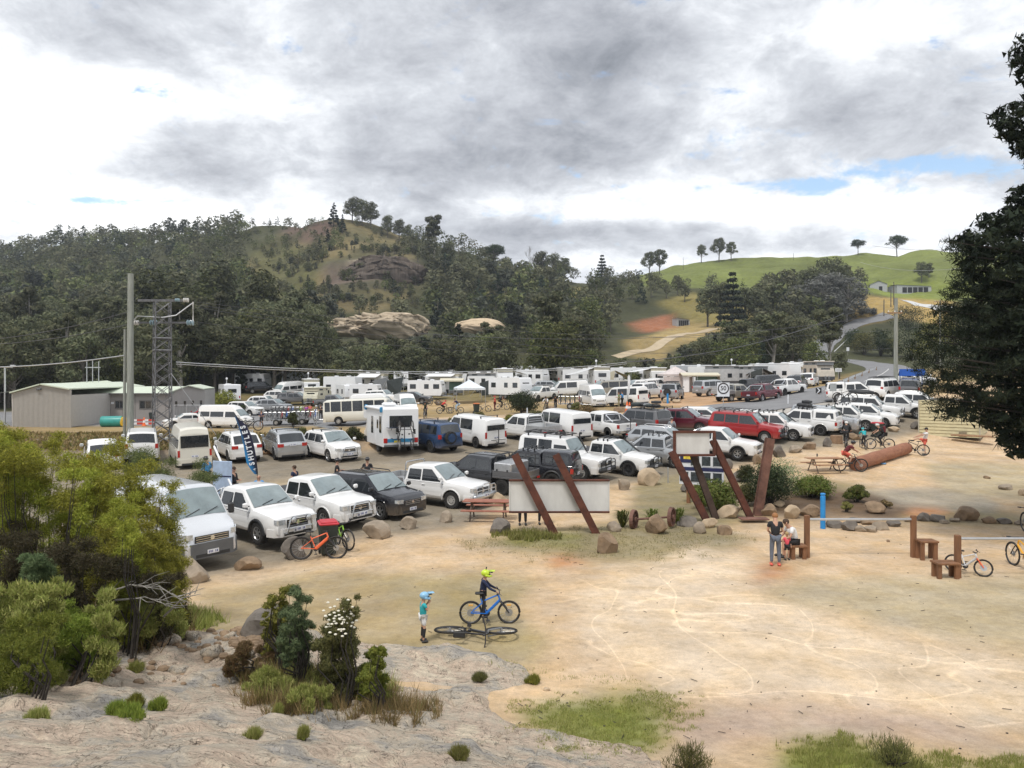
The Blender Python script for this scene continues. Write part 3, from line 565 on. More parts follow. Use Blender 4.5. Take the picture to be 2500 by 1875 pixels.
defspec('wagon',L=4.7,W=1.82,prof=[(-2.35,.85),(-2.3,.98),(-1.85,1.44),(-1.6,1.49),(.10,1.52),(.30,1.49),(1.10,1.02),(2.0,.90),(2.27,.78),(2.35,.66)],belt=[(-2.35,.97),(2.35,.90)],wr=.34,ax=(-1.36,1.36),gc=.27,tum=.26,ws=(1.08,1.035,.32,1.475),rw=(-2.27,1.02,-1.88,1.41),wins=[(-2.0,-1.35,.26,-.03),(-1.29,-.45,.03,0),(-.39,.88,0,-.55)],hl=(.50,.90,.60,.74),tl=(.55,.95,.80,.98),grille=(.40,.52,.70))
defspec('sedan',L=4.5,W=1.74,prof=[(-2.25,.80),(-2.2,.98),(-1.55,1.02),(-.95,1.37),(-.6,1.42),(.15,1.42),(.35,1.38),(1.05,.97),(1.9,.84),(2.17,.74),(2.25,.62)],belt=[(-2.25,.93),(2.25,.86)],wr=.32,ax=(-1.27,1.33),gc=.24,tum=.28,ws=(1.03,.985,.37,1.365),rw=(-1.50,1.05,-.97,1.35),wins=[(-1.22,-.48,.42,0),(-.42,.82,0,-.48)],hl=(.48,.88,.58,.70),tl=(.5,.9,.76,.92),grille=(.36,.52,.66))
defspec('fourwd',L=4.85,W=1.90,prof=[(-2.42,1.06),(-2.40,1.22),(-2.20,1.80),(-2.0,1.86),(.30,1.88),(.5,1.85),(1.05,1.28),(1.2,1.20),(2.15,1.10),(2.35,1.0),(2.42,.78)],belt=[(-2.42,1.17),(2.42,1.08)],wr=.39,ax=(-1.38,1.45),gc=.40,tum=.20,ws=(1.08,1.27,.52,1.835),rw=(-2.385,1.27,-2.215,1.77),wins=[(-2.08,-1.32,.05,0),(-1.26,-.36,0,0),(-.30,.90,0,-.42)],hl=(.52,.90,.76,.95),tl=(.72,.98,.95,1.22),grille=(.48,.70,.94),steep=True)
defspec('troopy',L=5.1,W=1.79,prof=[(-2.55,1.75),(-2.50,2.02),(-2.4,2.10),(.20,2.12),(.38,2.08),(.80,1.42),(.95,1.24),(2.35,1.17),(2.5,1.10),(2.55,.80)],belt=[(-2.55,1.22),(2.55,1.14)],wr=.40,ax=(-1.43,1.55),gc=.45,tum=.13,ws=(.82,1.42,.42,2.04),rw=None,wins=[(-2.2,-1.35,0,0),(-1.25,-.40,0,0),(-.25,.72,0,-.22)],hl=(.62,.84,.80,.99),tl=(.66,.86,.80,1.05),grille=(.58,.78,1.02),steep=True,cap=True)
defspec('ute',L=5.25,W=1.86,prof=[(-2.62,1.02),(-2.60,1.10),(-.98,1.12),(-.96,1.16),(-.86,1.70),(-.72,1.76),(.25,1.79),(.45,1.76),(1.18,1.20),(1.3,1.15),(2.25,1.06),(2.52,.97),(2.62,.76)],belt=[(-2.62,1.08),(-.98,1.10),(2.62,1.04)],wr=.385,ax=(-1.55,1.55),gc=.40,tum=.22,ws=(1.19,1.215,.47,1.745),rw=(-.955,1.20,-.875,1.66),wins=[(-.84,-.12,.06,0),(-.05,.98,0,-.55)],hl=(.48,.92,.76,.94),tl=(.76,.97,.78,1.04),grille=(.42,.66,.92),bed=(-2.55,-1.02))
defspec('hiace',L=5.0,W=1.78,prof=[(-2.5,1.60),(-2.44,1.86),(-2.30,1.95),(1.05,1.97),(1.25,1.92),(2.02,1.20),(2.35,1.02),(2.47,.88),(2.5,.66)],belt=[(-2.5,1.12),(2.5,1.06)],wr=.33,ax=(-1.4,1.3),gc=.28,tum=.11,ws=(1.98,1.245,1.27,1.90),rw=None,wins=[(-2.25,-1.10,0,0),(-.98,.35,0,0),(.45,1.70,0,-.50)],hl=(.50,.84,.68,.88),tl=(.74,.89,.72,1.12),grille=(.42,.66,.76),steep=True,cap=True,crown=.06)
defspec('hiace_high',L=5.3,W=1.85,prof=[(-2.65,1.95),(-2.58,2.20),(-2.42,2.30),(.75,2.33),(1.10,2.24),(1.52,1.90),(2.20,1.20),(2.5,1.02),(2.62,.88),(2.65,.66)],belt=[(-2.65,1.14),(2.65,1.08)],wr=.34,ax=(-1.45,1.45),gc=.28,tum=.12,ws=(2.16,1.245,1.56,1.87),rw=None,wins=[(-2.40,-1.35,0,0),(-1.25,.25,0,0),(.45,1.90,0,-.48)],hl=(.50,.86,.68,.90),tl=(.78,.92,.72,1.10),grille=(.42,.66,.76),steep=True,cap=True,crown=.07)
defspec('ducato',L=5.4,W=2.02,prof=[(-2.7,1.85),(-2.64,2.12),(-2.5,2.20),(1.05,2.22),(1.30,2.15),(1.95,1.32),(2.1,1.22),(2.45,1.02),(2.6,.90),(2.7,.62)],belt=[(-2.7,1.18),(2.7,1.10)],wr=.35,ax=(-1.55,1.75),gc=.26,tum=.10,pinch=.24,xe=.8,ws=(1.92,1.35,1.32,2.13),rw=None,wins=[(.52,1.72,.08,-.55)],hl=(.62,1.15,.83,1.0),tl=(.84,.98,.75,1.25),grille=(.55,.72,.92),steep=True,cap=True,crown=.05)
defspec('bus',L=7.0,W=2.05,prof=[(-3.5,2.1),(-3.44,2.42),(-3.2,2.55),(2.9,2.57),(3.2,2.42),(3.45,1.35),(3.5,.75)],belt=[(-3.5,1.35),(3.5,1.28)],wr=.39,ax=(-1.9,2.05),gc=.34,tum=.07,pinch=.07,xe=.4,rnd=.2,ws=(3.42,1.42,3.24,2.3),rw=None,wins=[(-3.3,-2.75,0,0),(-2.65,-1.6,0,0),(-1.5,-.45,0,0),(-.35,.70,0,0),(.80,1.85,0,0),(1.95,3.05,0,-.08)],hl=(.6,.9,.72,.92),tl=(.7,.95,.75,1.1),grille=(.5,.6,.8),steep=True,cap=True,crown=.05)
def vehicle(kind,name,label,cat,loc,ang,pm=WHT,style='six',black_rim=False,detail=1,group=None,opts=(),cls=None):
 """ang: 0 = nose towards the camera side, positive = nose swung to the right of the picture"""
 S=SPEC[kind];root=empty(name,loc,radians(ang)-pi/2,label,cat,group)
 B=Body(S['L'],S['W'],S['prof'],S['belt'],S['wr'],S['ax'],S['gc'],tum=S['tum'],pinch=S.get('pinch',.16),xe=S.get('xe',.6),crown=S.get('crown',.035),rnd=S.get('rnd',.09),tail_pinch=.04 if S.get('cap')else .10)
 L,Wd=S['L'],S['W'];hw=Wd/2;o=set(opts)
 traybed='tray' in o or 'toolbox' in o
 if traybed:B.cut=(S['bed'][1]+.02,L/2)
 link('body',B.mesh([pm]),root)
 wtr=.25 if S['wr']>.36 else .20
 mb=MB();mb.box((0 if not traybed else .8,0,S['gc']+.22),(L*.94 if not traybed else L*.62,Wd-2*wtr-.12,.40))
 if traybed:
  for s_ in(-1,1):mb.box((-1.6,s_*.38,.62),(2.1,.09,.16))
  mb.box((-1.55,0,.40),(.12,1.4,.12))
 mb.box((0,0,S['gc']-.02),(L*.8,.5,.1));mb.build('underbody',BLK,root)
 g=MB();B.screen(g,*S['ws']);g.build('windscreen',GLASSL,root,smooth=60)
 if S.get('rw')and 'canopy' not in o:g=MB();B.screen(g,*S['rw'],m0=.1,m1=.1);g.build('rear_window',GLASS,root,smooth=60)
 if S.get('cap')and kind!='ducato':
  g=MB();z0,z1=S['belt'][0][1]+.06,S['prof'][0][1]+.05;g.bbox((-L/2-.004,0,(z0+z1)/2-.03),(.03,Wd*.80,z1-z0-.12),.02);g.build('rear_window',GLASS,root)
 zr=S['prof'][4][1]
 for wi,(x0,x1,s0,s1)in enumerate(S['wins']):
  if 'panel' in o and wi<len(S['wins'])-1-(1 if 'crew' in o else 0):continue
  zb0=B.zb((x0+x1)/2)+.055;zt0=min(B.zt(max(min(x0+s0,L/2),-L/2)),B.zt(max(min(x1+s1,L/2),-L/2)),1.84 if kind=='ducato' else 1.82 if kind=='hiace_high' else 9)-.13
  for sd in(-1,1):
   g=MB();B.sidepoly(g,rrect(x0,x1,zb0,zt0,s0,s1),sd);w_=g.build('side_window',GLASS,root)
 if detail>=1 and kind not in('bus',):
  dz0=S['gc']+.10
  cuts=[(w[0]-.05,w[1]+.03 if i<len(S['wins'])-1 else w[1]+.10)for i,w in enumerate(S['wins'])]
  if kind in('suv','wagon','fourwd','troopy'):cuts=cuts[1:]
  if kind in('hiace','hiace_high'):cuts=cuts[1:]
  for(a,b)in cuts:
   for sd in(-1,1):
    m=MB();poly=[(a,B.zb(a)-.01),(a+.02,dz0+.05),(b-.03,dz0),(b,dz0+.1),(b+.02,B.zb(b)-.01)]
    pts=[]
    for x,z in poly:
     for ax_ in S['ax']:
      if abs(x-ax_)<B.arch+.05 and z<S['wr']+B.arch:x=ax_+(B.arch+.05)*(1 if x>ax_ else-1)if abs(abs(x-ax_)-B.arch)<.45 else x
     pts.append((x,z))
    cx=sum(p[0]for p in pts)/5;cz=sum(p[1]for p in pts)/5
    m.mat(1);B.sidepoly(m,[(cx+(x-cx)*1.018,cz+(z-cz)*1.018)for x,z in pts],sd,.003,False);m.mat(0);B.sidepoly(m,pts,sd,.007,False)
    d=m.build('door',[pm,SEAM],root)
    m=MB();m.bbox((a+.16,sd*(hw+.018),B.zb(a)-.11),(.17,.03,.032),.01);m.build('handle',[CHR if 'chrome' in o else(BLK if 'blackh' in o else pm)],d)
 h=S['hl'];
 for sd in(-1,1):
  m=MB();B.strip(m,h[0],h[1],h[2],h[3],True,.014,sd,z0b=h[2]+.05,z1b=h[3]+.02);m.build('headlight',LAMP,root)
  t=S['tl']
  if not traybed:m=MB();B.strip(m,t[0],t[1],t[2],t[3],False,.014,sd);m.build('tail_light',REDL,root)
 gw,g0,g1=S['grille'];m=MB();m.mat(0);B.strip(m,-gw,gw,g0,g1,True,.012)
 m.mat(1)
 for k in range(3):z=g0+(g1-g0)*(k+.5)/3;m.box((L/2+.016,0,z),(.012,gw*1.9,.018))
 gr=m.build('grille',[BLK,CHR if pm is not BLACKP else ALLOY],root)
 m=MB();m.lathe([(.065,0),(.07,.012),(.001,.016)],14,T(L/2+.02,0,(g0+g1)/2)@Matrix.Rotation(pi/2,4,'Y'));m.build('badge',CHR,gr)
 bm_=GREYP if kind=='ducato' or 'greybumper' in o else pm
 m=MB();m.mat(0);B.strip(m,-(hw+.30),hw+.30,S['gc']-.04,g0-.03,True,.035);m.mat(1);B.strip(m,-.55,.55,S['gc']+.0,S['gc']+.10,True,.042);m.build('front_bumper',[bm_,BLK],root)
 m=MB()
 if traybed:pass
 elif kind in('ute',):m.mat(0);B.strip(m,-(hw+.05),hw+.05,.46,.62,False,.07);m.build('rear_bumper',[CHR if 'chrome' in o or pm is WHT else BLK],root)
 else:m.mat(0);B.strip(m,-(hw+.25),hw+.25,S['gc']-.02,S['gc']+.32,False,.035);m.mat(1);B.strip(m,-.7,.7,S['gc']-.02,S['gc']+.09,False,.045);m.build('rear_bumper',[pm,BLK],root)
 plate_part(root,L/2+.05,S['gc']+.14);
 if not traybed:plate_part(root,-L/2-(.02 if kind!='ute' else .02)-.03,.98 if kind in('suv','wagon')else .74,True)
 for x in S['ax']:
  for sd in(-1,1):wheel(root,x,sd*(hw-wtr/2-.005),S['wr']*(1.08 if 'bigwheels' in o else 1),wtr,style,black_rim)
 if kind in('ute','fourwd','troopy','suv'):
  for x in S['ax']:
   for sd in(-1,1):
    if traybed and x<0:continue
    m=MB();pts=[(x+B.arch*1.0*cos(pi*i/12),sd*(hw-.005),S['wr']+B.arch*1.0*sin(pi*i/12))for i in range(13)];m.path(pts,.05 if 'flares' in o else .028,5);m.build('wheel_arch',BLK if 'flares' in o else pm,root,smooth=50)
 x=S['ws'][0]-.12;z=S['ws'][1]+.05
 for sd in(-1,1):
  m=MB();m.mat(0).bbox((x,sd*(hw+.12),z+.05),(.12,.20,.17 if kind not in('ducato',)else .34),.04);m.mat(1).box((x-.064,sd*(hw+.12),z+.05),(.01,.16,.13));m.mat(2).tube((x,sd*(hw-.03),z),(x,sd*(hw+.06),z+.02),.025)
  m.build('wing_mirror',[BLK if 'blackm' in o or kind=='ducato' or kind=='bus' else pm,LAMP,BLK],root)
 m=MB();xa,za,xb,zb_=S['ws']
 for y0 in(-.45,.15):
  t0,t1=.03,.22;m.tube((xa+(xb-xa)*t0+.02,y0,za+(zb_-za)*t0+.05),(xa+(xb-xa)*t1+.03,y0+.5,za+(zb_-za)*t1+.055),.012)
 m.build('wipers',BLK,root)
 roofz=max(p[1]for p in S['prof'])
 xr0,xr1=S['prof'][2][0]+.2,S['ws'][2]-.1
 if kind=='ute':xr0=-.75
 if kind in('troopy','hiace','hiace_high','ducato','bus'):xr0=-L/2+.3
 yr=B.yu(0,roofz)-.08
 if 'rails' in o:
  m=MB()
  for sd in(-1,1):m.path([(xr1,sd*yr,roofz),(xr1-.12,sd*yr,roofz+.07),(xr0+.2,sd*yr,roofz+.07),(xr0,sd*yr,roofz-.02)],.022,6)
  m.build('roof_rail',BLK if 'blackrails' in o else ALLOY,root,smooth=50)
 if 'bars' in o or 'rack' in o or 'box' in o or 'bikes' in o or 'load' in o or 'ladder' in o:
  m=MB()
  for xx in([xr1-.25,(xr0+xr1)/2+.05,xr0+.25]if L>5 or 'rack' in o else[xr1-.25,xr0+.45]):
   m.bbox((xx,0,roofz+.12),(.06,2*yr+.16,.035),.012)
   for sd in(-1,1):m.box((xx,sd*yr,roofz+.05),(.07,.05,.13))
  m.build('roof_bar',BLK if 'silverbars' not in o else ALLOY,root)
 if 'rack' in o:
  m=MB();z=roofz+.17;a,b=xr0-.05,xr1+.05
  m.path([(a,-yr,z),(b,-yr,z),(b,yr,z),(a,yr,z)],.02,5,close=True)
  for i in range(9):x_=a+(b-a)*(i+.5)/9;m.box((x_,0,z),(.05,2*yr,.02))
  m.build('roof_rack',BLK,root)
 if 'box' in o:
  m=MB();x_=(xr0+xr1)/2+.15;m.lathe([(.001,-1.0),(.20,-.94),(.34,-.7),(.39,0),(.34,.6),(.18,.93),(.001,1.02)],14,T(x_,.2,roofz+.30)@Matrix.Rotation(pi/2,4,'Y')@Matrix.Diagonal((.48,1,1,1)));m.build('roof_box',BLK,root,smooth=60)
 if 'load' in o:
  m=MB();rr=random.Random(hash(label)%999)
  for i in range(5):
   m.mat(i%3).bbox((xr0+.35+(xr1-xr0-.6)*i/4,rr.uniform(-.25,.25),roofz+.27),(rr.uniform(.4,.75),rr.uniform(.5,.95),rr.uniform(.16,.30)),.07)
  m.mat(0).lathe([(.2,-.1),(.36,-.08),(.38,0),(.36,.08),(.2,.1),(.2,-.1)],16,T(xr0+.5,-.1,roofz+.50));m.build('roof_load',[BLK,DCANV,GCANV],root,smooth=50)
 if 'ladder' in o:
  m=MB()
  for sd in(-.2,.2):m.box(((xr0+xr1)/2,sd,roofz+.19),(2.5,.05,.06))
  for i in range(9):m.box((xr0-.3+i*.31,0,roofz+.19),(.04,.38,.035))
  m.build('ladder',ALLOY,root)
 if 'bullbar' in o or 'bullbarc' in o or 'nudge' in o:
  c_=ALLOY if 'bullbarc' in o or 'nudge' in o else BLK;m=MB();x_=L/2+.16;z0=S['gc']+.05
  if 'nudge' in o:
   m.path([(L/2-.02,-.52,z0),(x_,-.50,z0+.05),(x_+.02,-.42,g1-.02),(x_,-.30,g1+.10),(x_,.30,g1+.10),(x_+.02,.42,g1-.02),(x_,.50,z0+.05),(L/2-.02,.52,z0)],.034,7);m.path([(x_+.02,-.46,g0),(x_+.02,.46,g0)],.028,6)
  else:
   m.bbox((L/2+.10,0,z0+.12),(.20,Wd*.98,.24),.05)
   m.path([(x_,-.80,z0+.2),(x_,-.78,g1+.02),(x_,-.66,g1+.10),(x_,-.30,g1+.10),(x_,-.26,g1+.18),(x_,.26,g1+.18),(x_,.30,g1+.10),(x_,.66,g1+.10),(x_,.78,g1+.02),(x_,.80,z0+.2)],.03,7)
   for y_ in(-.30,.30):m.tube((x_,y_,z0+.2),(x_,y_,g1+.12),.025)
   m.tube((x_,-.78,(g0+g1)/2+.05),(x_,.78,(g0+g1)/2+.05),.022)
  m.build('bull_bar',c_,root,smooth=50)
  plate_part(root,x_+.04 if 'nudge' not in o else x_+.05,z0+.16)
 if 'spots' in o:
  for sd in(-1,1):
   m=MB();m.mat(1).lathe([(.001,-.07),(.09,-.06),(.115,0),(.11,.01)],14,T(L/2+.22,sd*.30,g1+.02)@Matrix.Rotation(pi/2,4,'Y'));m.mat(0).lathe([(.108,.0),(.10,.015),(.001,.03)],14,T(L/2+.22,sd*.30,g1+.02)@Matrix.Rotation(pi/2,4,'Y'));m.build('spot_lamp',[LAMP,BLK],root,smooth=60)
 if 'snorkel' in o:
  m=MB();xs_=S['ws'][0]+.05;m.path([(xs_+.35,hw+.01,1.0),(xs_+.1,hw-.0,1.15),(S['ws'][2]+.05,B.yu(S['ws'][2],roofz)+.05,roofz-.05),(S['ws'][2]+.05,B.yu(S['ws'][2],roofz)+.05,roofz+.12)],.045,6)
  m.bbox((S['ws'][2]+.1,B.yu(S['ws'][2],roofz)+.05,roofz+.17),(.16,.13,.13),.03);m.build('snorkel',BLK,root,smooth=50)
 if 'spare' in o:
  tm,rm=wheel_meshes(S['wr'],wtr,style);w_=link('spare_wheel',tm,root,(-L/2-.14,.12,1.0),(0,0,pi/2));
  m=MB();m.lathe([(.001,.10),(S['wr']*.7,.095),(S['wr']*.72,.06)],16,T(-L/2-.20,.12,1.0)@Matrix.Rotation(-pi/2,4,'Y'));m.build('spare_cover',pm if pm is BLUEP else BLK,w_,loc=None)if False else m.build('spare_cover',pm if pm is BLUEP else BLK,root)
 if 'bikerack' in o:
  m=MB();x_=-L/2-.28;m.tube((-L/2-.02,0,.45),(x_,0,.45),.03);m.tube((x_,0,.42),(x_,0,1.55),.028);m.tube((x_,-.55,1.28),(x_,.55,1.28),.022);m.tube((x_,-.6,.62),(x_,.6,.62),.022)
  for sd in(-.5,-.2,.2,.5):m.tube((x_,sd,1.28),(x_-.28,sd,1.34),.016)
  m.build('bike_rack',BLK,root)
 if kind=='ute' and not traybed:
  a,b=S['bed']
  if 'canopy' in o:
   m=MB();zc=1.78 if 'highcanopy' not in o else 1.95
   C=Body(b-a+.06,Wd*.98,[(-(b-a)/2-.03,1.30),(-(b-a)/2+.12,zc-.05),(-(b-a)/2+.3,zc),((b-a)/2+.03,zc)],1.12,.1,(),gc=1.07,tum=.17,tail_pinch=.06,pinch=.0)
   c_=link('canopy',C.mesh([pm]),root,((a+b)/2,0,.045))
   for sd in(-1,1):g=MB();C.sidepoly(g,rrect(-.62,.62,1.22,zc-.17,.06,0),sd,.012);g.build('canopy_window',GLASS,c_)
   g=MB();C.screen(g,-(b-a)/2-.03+.03,1.36,-(b-a)/2+.09,zc-.13,.08,.08);g.build('canopy_window',GLASS,c_)
  else:
   m=MB();m.mat(0).bbox(((a+b)/2,0,1.135),(b-a,Wd*.84,.05),.02)
   m.build('tonneau_cover' if 'opentub' not in o else 'tub_shade_panel',BLK,root)  # for an open tub the black panel paints the shade inside it
   if 'sports' in o:
    m=MB()
    for sd in(-1,1):m.path([(a+.55,sd*.78,1.16),(b-.12,sd*.70,1.62),(b-.06,sd*.60,1.66)],.035,6);m.path([(b-.05,sd*.74,1.16),(b-.12,sd*.70,1.62)],.035,6)
    m.path([(b-.10,-.70,1.63),(b-.10,.70,1.63)],.035,6);m.build('sports_bar',CHR,root,smooth=50)
  m=MB();m.mat(0);B.strip(m,-.68,.68,.68,1.05,False,.01);m.mat(1).bbox((-L/2-.02,0,.93),(.02,.22,.06),.01);m.build('tailgate',[pm,BLK],root)
 if traybed:
  tc_=ALUM if 'tray' in o else GRYP;m=MB();a,b=-L/2-.05,S['bed'][1]-.02;cx=(a+b)/2;
  m.mat(0).bbox((cx,0,.86),(b-a,Wd+.02,.12),.02)
  hgt=.26
  for sd in(-1,1):m.bbox((cx,sd*(hw-.01),.92+hgt/2),(b-a-.03,.035,hgt),.01)
  m.bbox((a+.02,0,.92+hgt/2),(.035,Wd-.04,hgt),.01);m.build('tray',[tc_],root)
  m=MB()
  for y_ in(-.78,.78):m.tube((b-.04,y_,.9),(b-.04,y_*.9,1.80),.03)
  m.path([(b-.04,-.79*.9,1.72),(b-.04,-.62,1.86),(b-.04,.62,1.86),(b-.04,.79*.9,1.72)],.03,6)
  for z_ in(1.25,1.4,1.55):m.tube((b-.04,-.75,z_),(b-.04,.75,z_),.015)
  m.build('headboard',ALLOY if 'greyhead' not in o else BLK,root,smooth=50)
  m=MB()
  for sd in(-1,1):m.path([(S['ax'][0]+.45*cos(pi*i/8),sd*(hw-.14),.385+.45*sin(pi*i/8))for i in range(9)],.05,4)
  m.build('mudguard',BLK,root)
  for sd in(-1,1):m=MB();m.bbox((a-.02,sd*(hw-.18),.78),(.04,.28,.10),.01);m.build('tail_light',REDL,root)
  plate_part(root,a-.03,.62,True)
  if 'toolbox' in o:
   m=MB();m.bbox((b-.55,0,1.24),(.95,Wd-.02,.62),.04);tb=m.build('toolbox',ALUM,root)
   for y_ in(-1,1):
    m=MB();m.mat(0).box((b-.55,y_*(hw+.0),1.24),(.86,.012,.50));m.mat(1)
    for x_ in(-.28,.28):m.box((b-.55+x_,y_*(hw+.012),1.20),(.08,.02,.10))
    m.build('lid',[ALUM,BLK],tb)
   m=MB()
   for xx in(b-.15,a+.2):
    for sd in(-1,1):m.tube((xx,sd*.8,1.0),(xx,sd*.8,1.86),.022)
    m.tube((xx,-.8,1.86),(xx,.8,1.86),.022)
   for sd in(-1,1):m.tube((b+1.6,sd*.8,1.86),(a+.2,sd*.8,1.86),.02)
   m.build('ladder_rack',BLK,root)
 return root,B
 # --------- foliage
def leafcloud(C,R,n,size,asp=.5,shell=.55,up=.0,rs=RS,drop=0):
 """n leaf triangles spread through ellipsoid clumps C (k,3), radii R (k,3)"""
 C=np.asarray(C,float);R=np.asarray(R,float)
 if R.ndim==1:R=np.stack([R,R,R*.8],1)
 w=(R[:,0]*R[:,1]*R[:,2])**.67;k=rs.choice(len(C),n,p=w/w.sum())
 u=rs.normal(size=(n,3));u/=np.linalg.norm(u,axis=1)[:,None];rad=shell+(1-shell)*rs.rand(n)**.6;rad=rad*(.85+.3*rs.rand(n))
 lump=1+.22*np.sin(u[:,0]*5+k)*np.sin(u[:,1]*5+k*2)*np.sin(u[:,2]*4+k*3)
 P=C[k]+u*R[k]*(rad*lump)[:,None]
 a=rs.normal(size=(n,3));g=u*1.0+rs.normal(size=(n,3))*.42;g[:,2]+=.25;g/=np.linalg.norm(g,axis=1)[:,None]
 if asp<.3:a=a*.8+u*.7;g=rs.normal(size=(n,3))+u*.5
 else:a=np.cross(g,a)
 a[:,2]+=up;a/=np.linalg.norm(a,axis=1)[:,None]
 b=np.cross(a,g);b/=np.linalg.norm(b,axis=1)[:,None];s=(size*(.6+.8*rs.rand(n)))[:,None]
 V=np.stack([P-b*s*asp*.5-a*s*.3,P+b*s*asp*.5-a*s*.3,P+a*s*.7],1).reshape(-1,3);return V,np.arange(n*3).reshape(n,3)
def cat_(parts):
 V=[];F=[];o=0
 for v,f in parts:V.append(v);F.append(f+o);o+=len(v)
 return np.concatenate(V),np.concatenate(F)
LF_GUM=leafmat('gum_leaves',[(.055,.066,.034),(.095,.105,.055),(.16,.16,.085),(.07,.078,.042)])
LF_WATTLE=leafmat('wattle_leaves',[(.052,.072,.026),(.095,.115,.040),(.17,.18,.06),(.064,.084,.032)])
LF_PINE=leafmat('pine_needles',[(.008,.014,.008),(.014,.024,.011),(.028,.036,.015)],trans=.03)
LF_YEL=leafmat('yellow_green_leaves',[(.10,.12,.018),(.18,.18,.030),(.26,.24,.05),(.13,.14,.03)])
LF_OLV=leafmat('olive_leaves',[(.075,.08,.03),(.12,.12,.04),(.17,.16,.06)])
LF_BRT=leafmat('bright_leaves',[(.12,.17,.025),(.20,.25,.04),(.28,.31,.06)])
LF_DRY=leafmat('dry_grass',[(.22,.15,.07),(.32,.23,.11),(.16,.11,.05),(.12,.13,.04)],trans=.15)
LF_BLU=leafmat('blue_green_leaves',[(.08,.13,.06),(.14,.20,.09),(.20,.26,.12)])
LF_GREY=leafmat('grey_leaves',[(.11,.11,.10),(.16,.16,.145),(.075,.08,.07)])
LF_DK=leafmat('dark_green_leaves',[(.018,.030,.013),(.035,.052,.020),(.06,.075,.03)])
LF_CYP=leafmat('cypress_leaves',[(.035,.04,.016),(.055,.06,.022),(.075,.078,.028)])
LF_GRS=leafmat('grass_blades',[(.17,.20,.04),(.26,.28,.07),(.33,.31,.11),(.21,.22,.06)],trans=.15)
LF_DRYG=leafmat('worn_grass',[(.22,.19,.09),(.29,.25,.13),(.17,.17,.06),(.33,.27,.16)],trans=.1)
LF_FLX=leafmat('strap_leaves',[(.07,.11,.02),(.12,.16,.03),(.18,.20,.05),(.10,.09,.03)])
BARK=mat('bark',(.13,.115,.095),.9,var=.35,scale=5,bump=.4);BARKP=mat('pale_bark',(.30,.28,.25),.85,var=.35,scale=3,bump=.3);BARKD=mat('dark_bark',(.045,.038,.032),.9,var=.4,scale=5,bump=.4);TWIG=mat('bleached_twigs',(.24,.225,.20),.85,var=.3)
def rnd_clumps(rs,n,w,h0,h1,r0,r1,shape='dome'):
 C=[];R=[]
 for i in range(n):
  t=(i+.5)/n;a=i*2.4+rs.rand();z=h0+(h1-h0)*t
  if shape=='dome':rr=w*sqrt(max(.05,1-(t*1.05-.12)**2))*(.45+.55*rs.rand())
  elif shape=='cone':rr=w*(1-t)**.8*(.6+.3*rs.rand())
  elif shape=='col':rr=w*.35*(1-abs(t-.4))*rs.rand()
  else:rr=w*(.3+.7*rs.rand())
  C.append((rr*cos(a),rr*sin(a),z));q=r0+(r1-r0)*rs.rand();
  if shape=='cone':q*=(1.1-t*.8)
  R.append((q,q,q*(.62 if shape!='col' else 1.3)))
 return np.array(C),np.array(R)
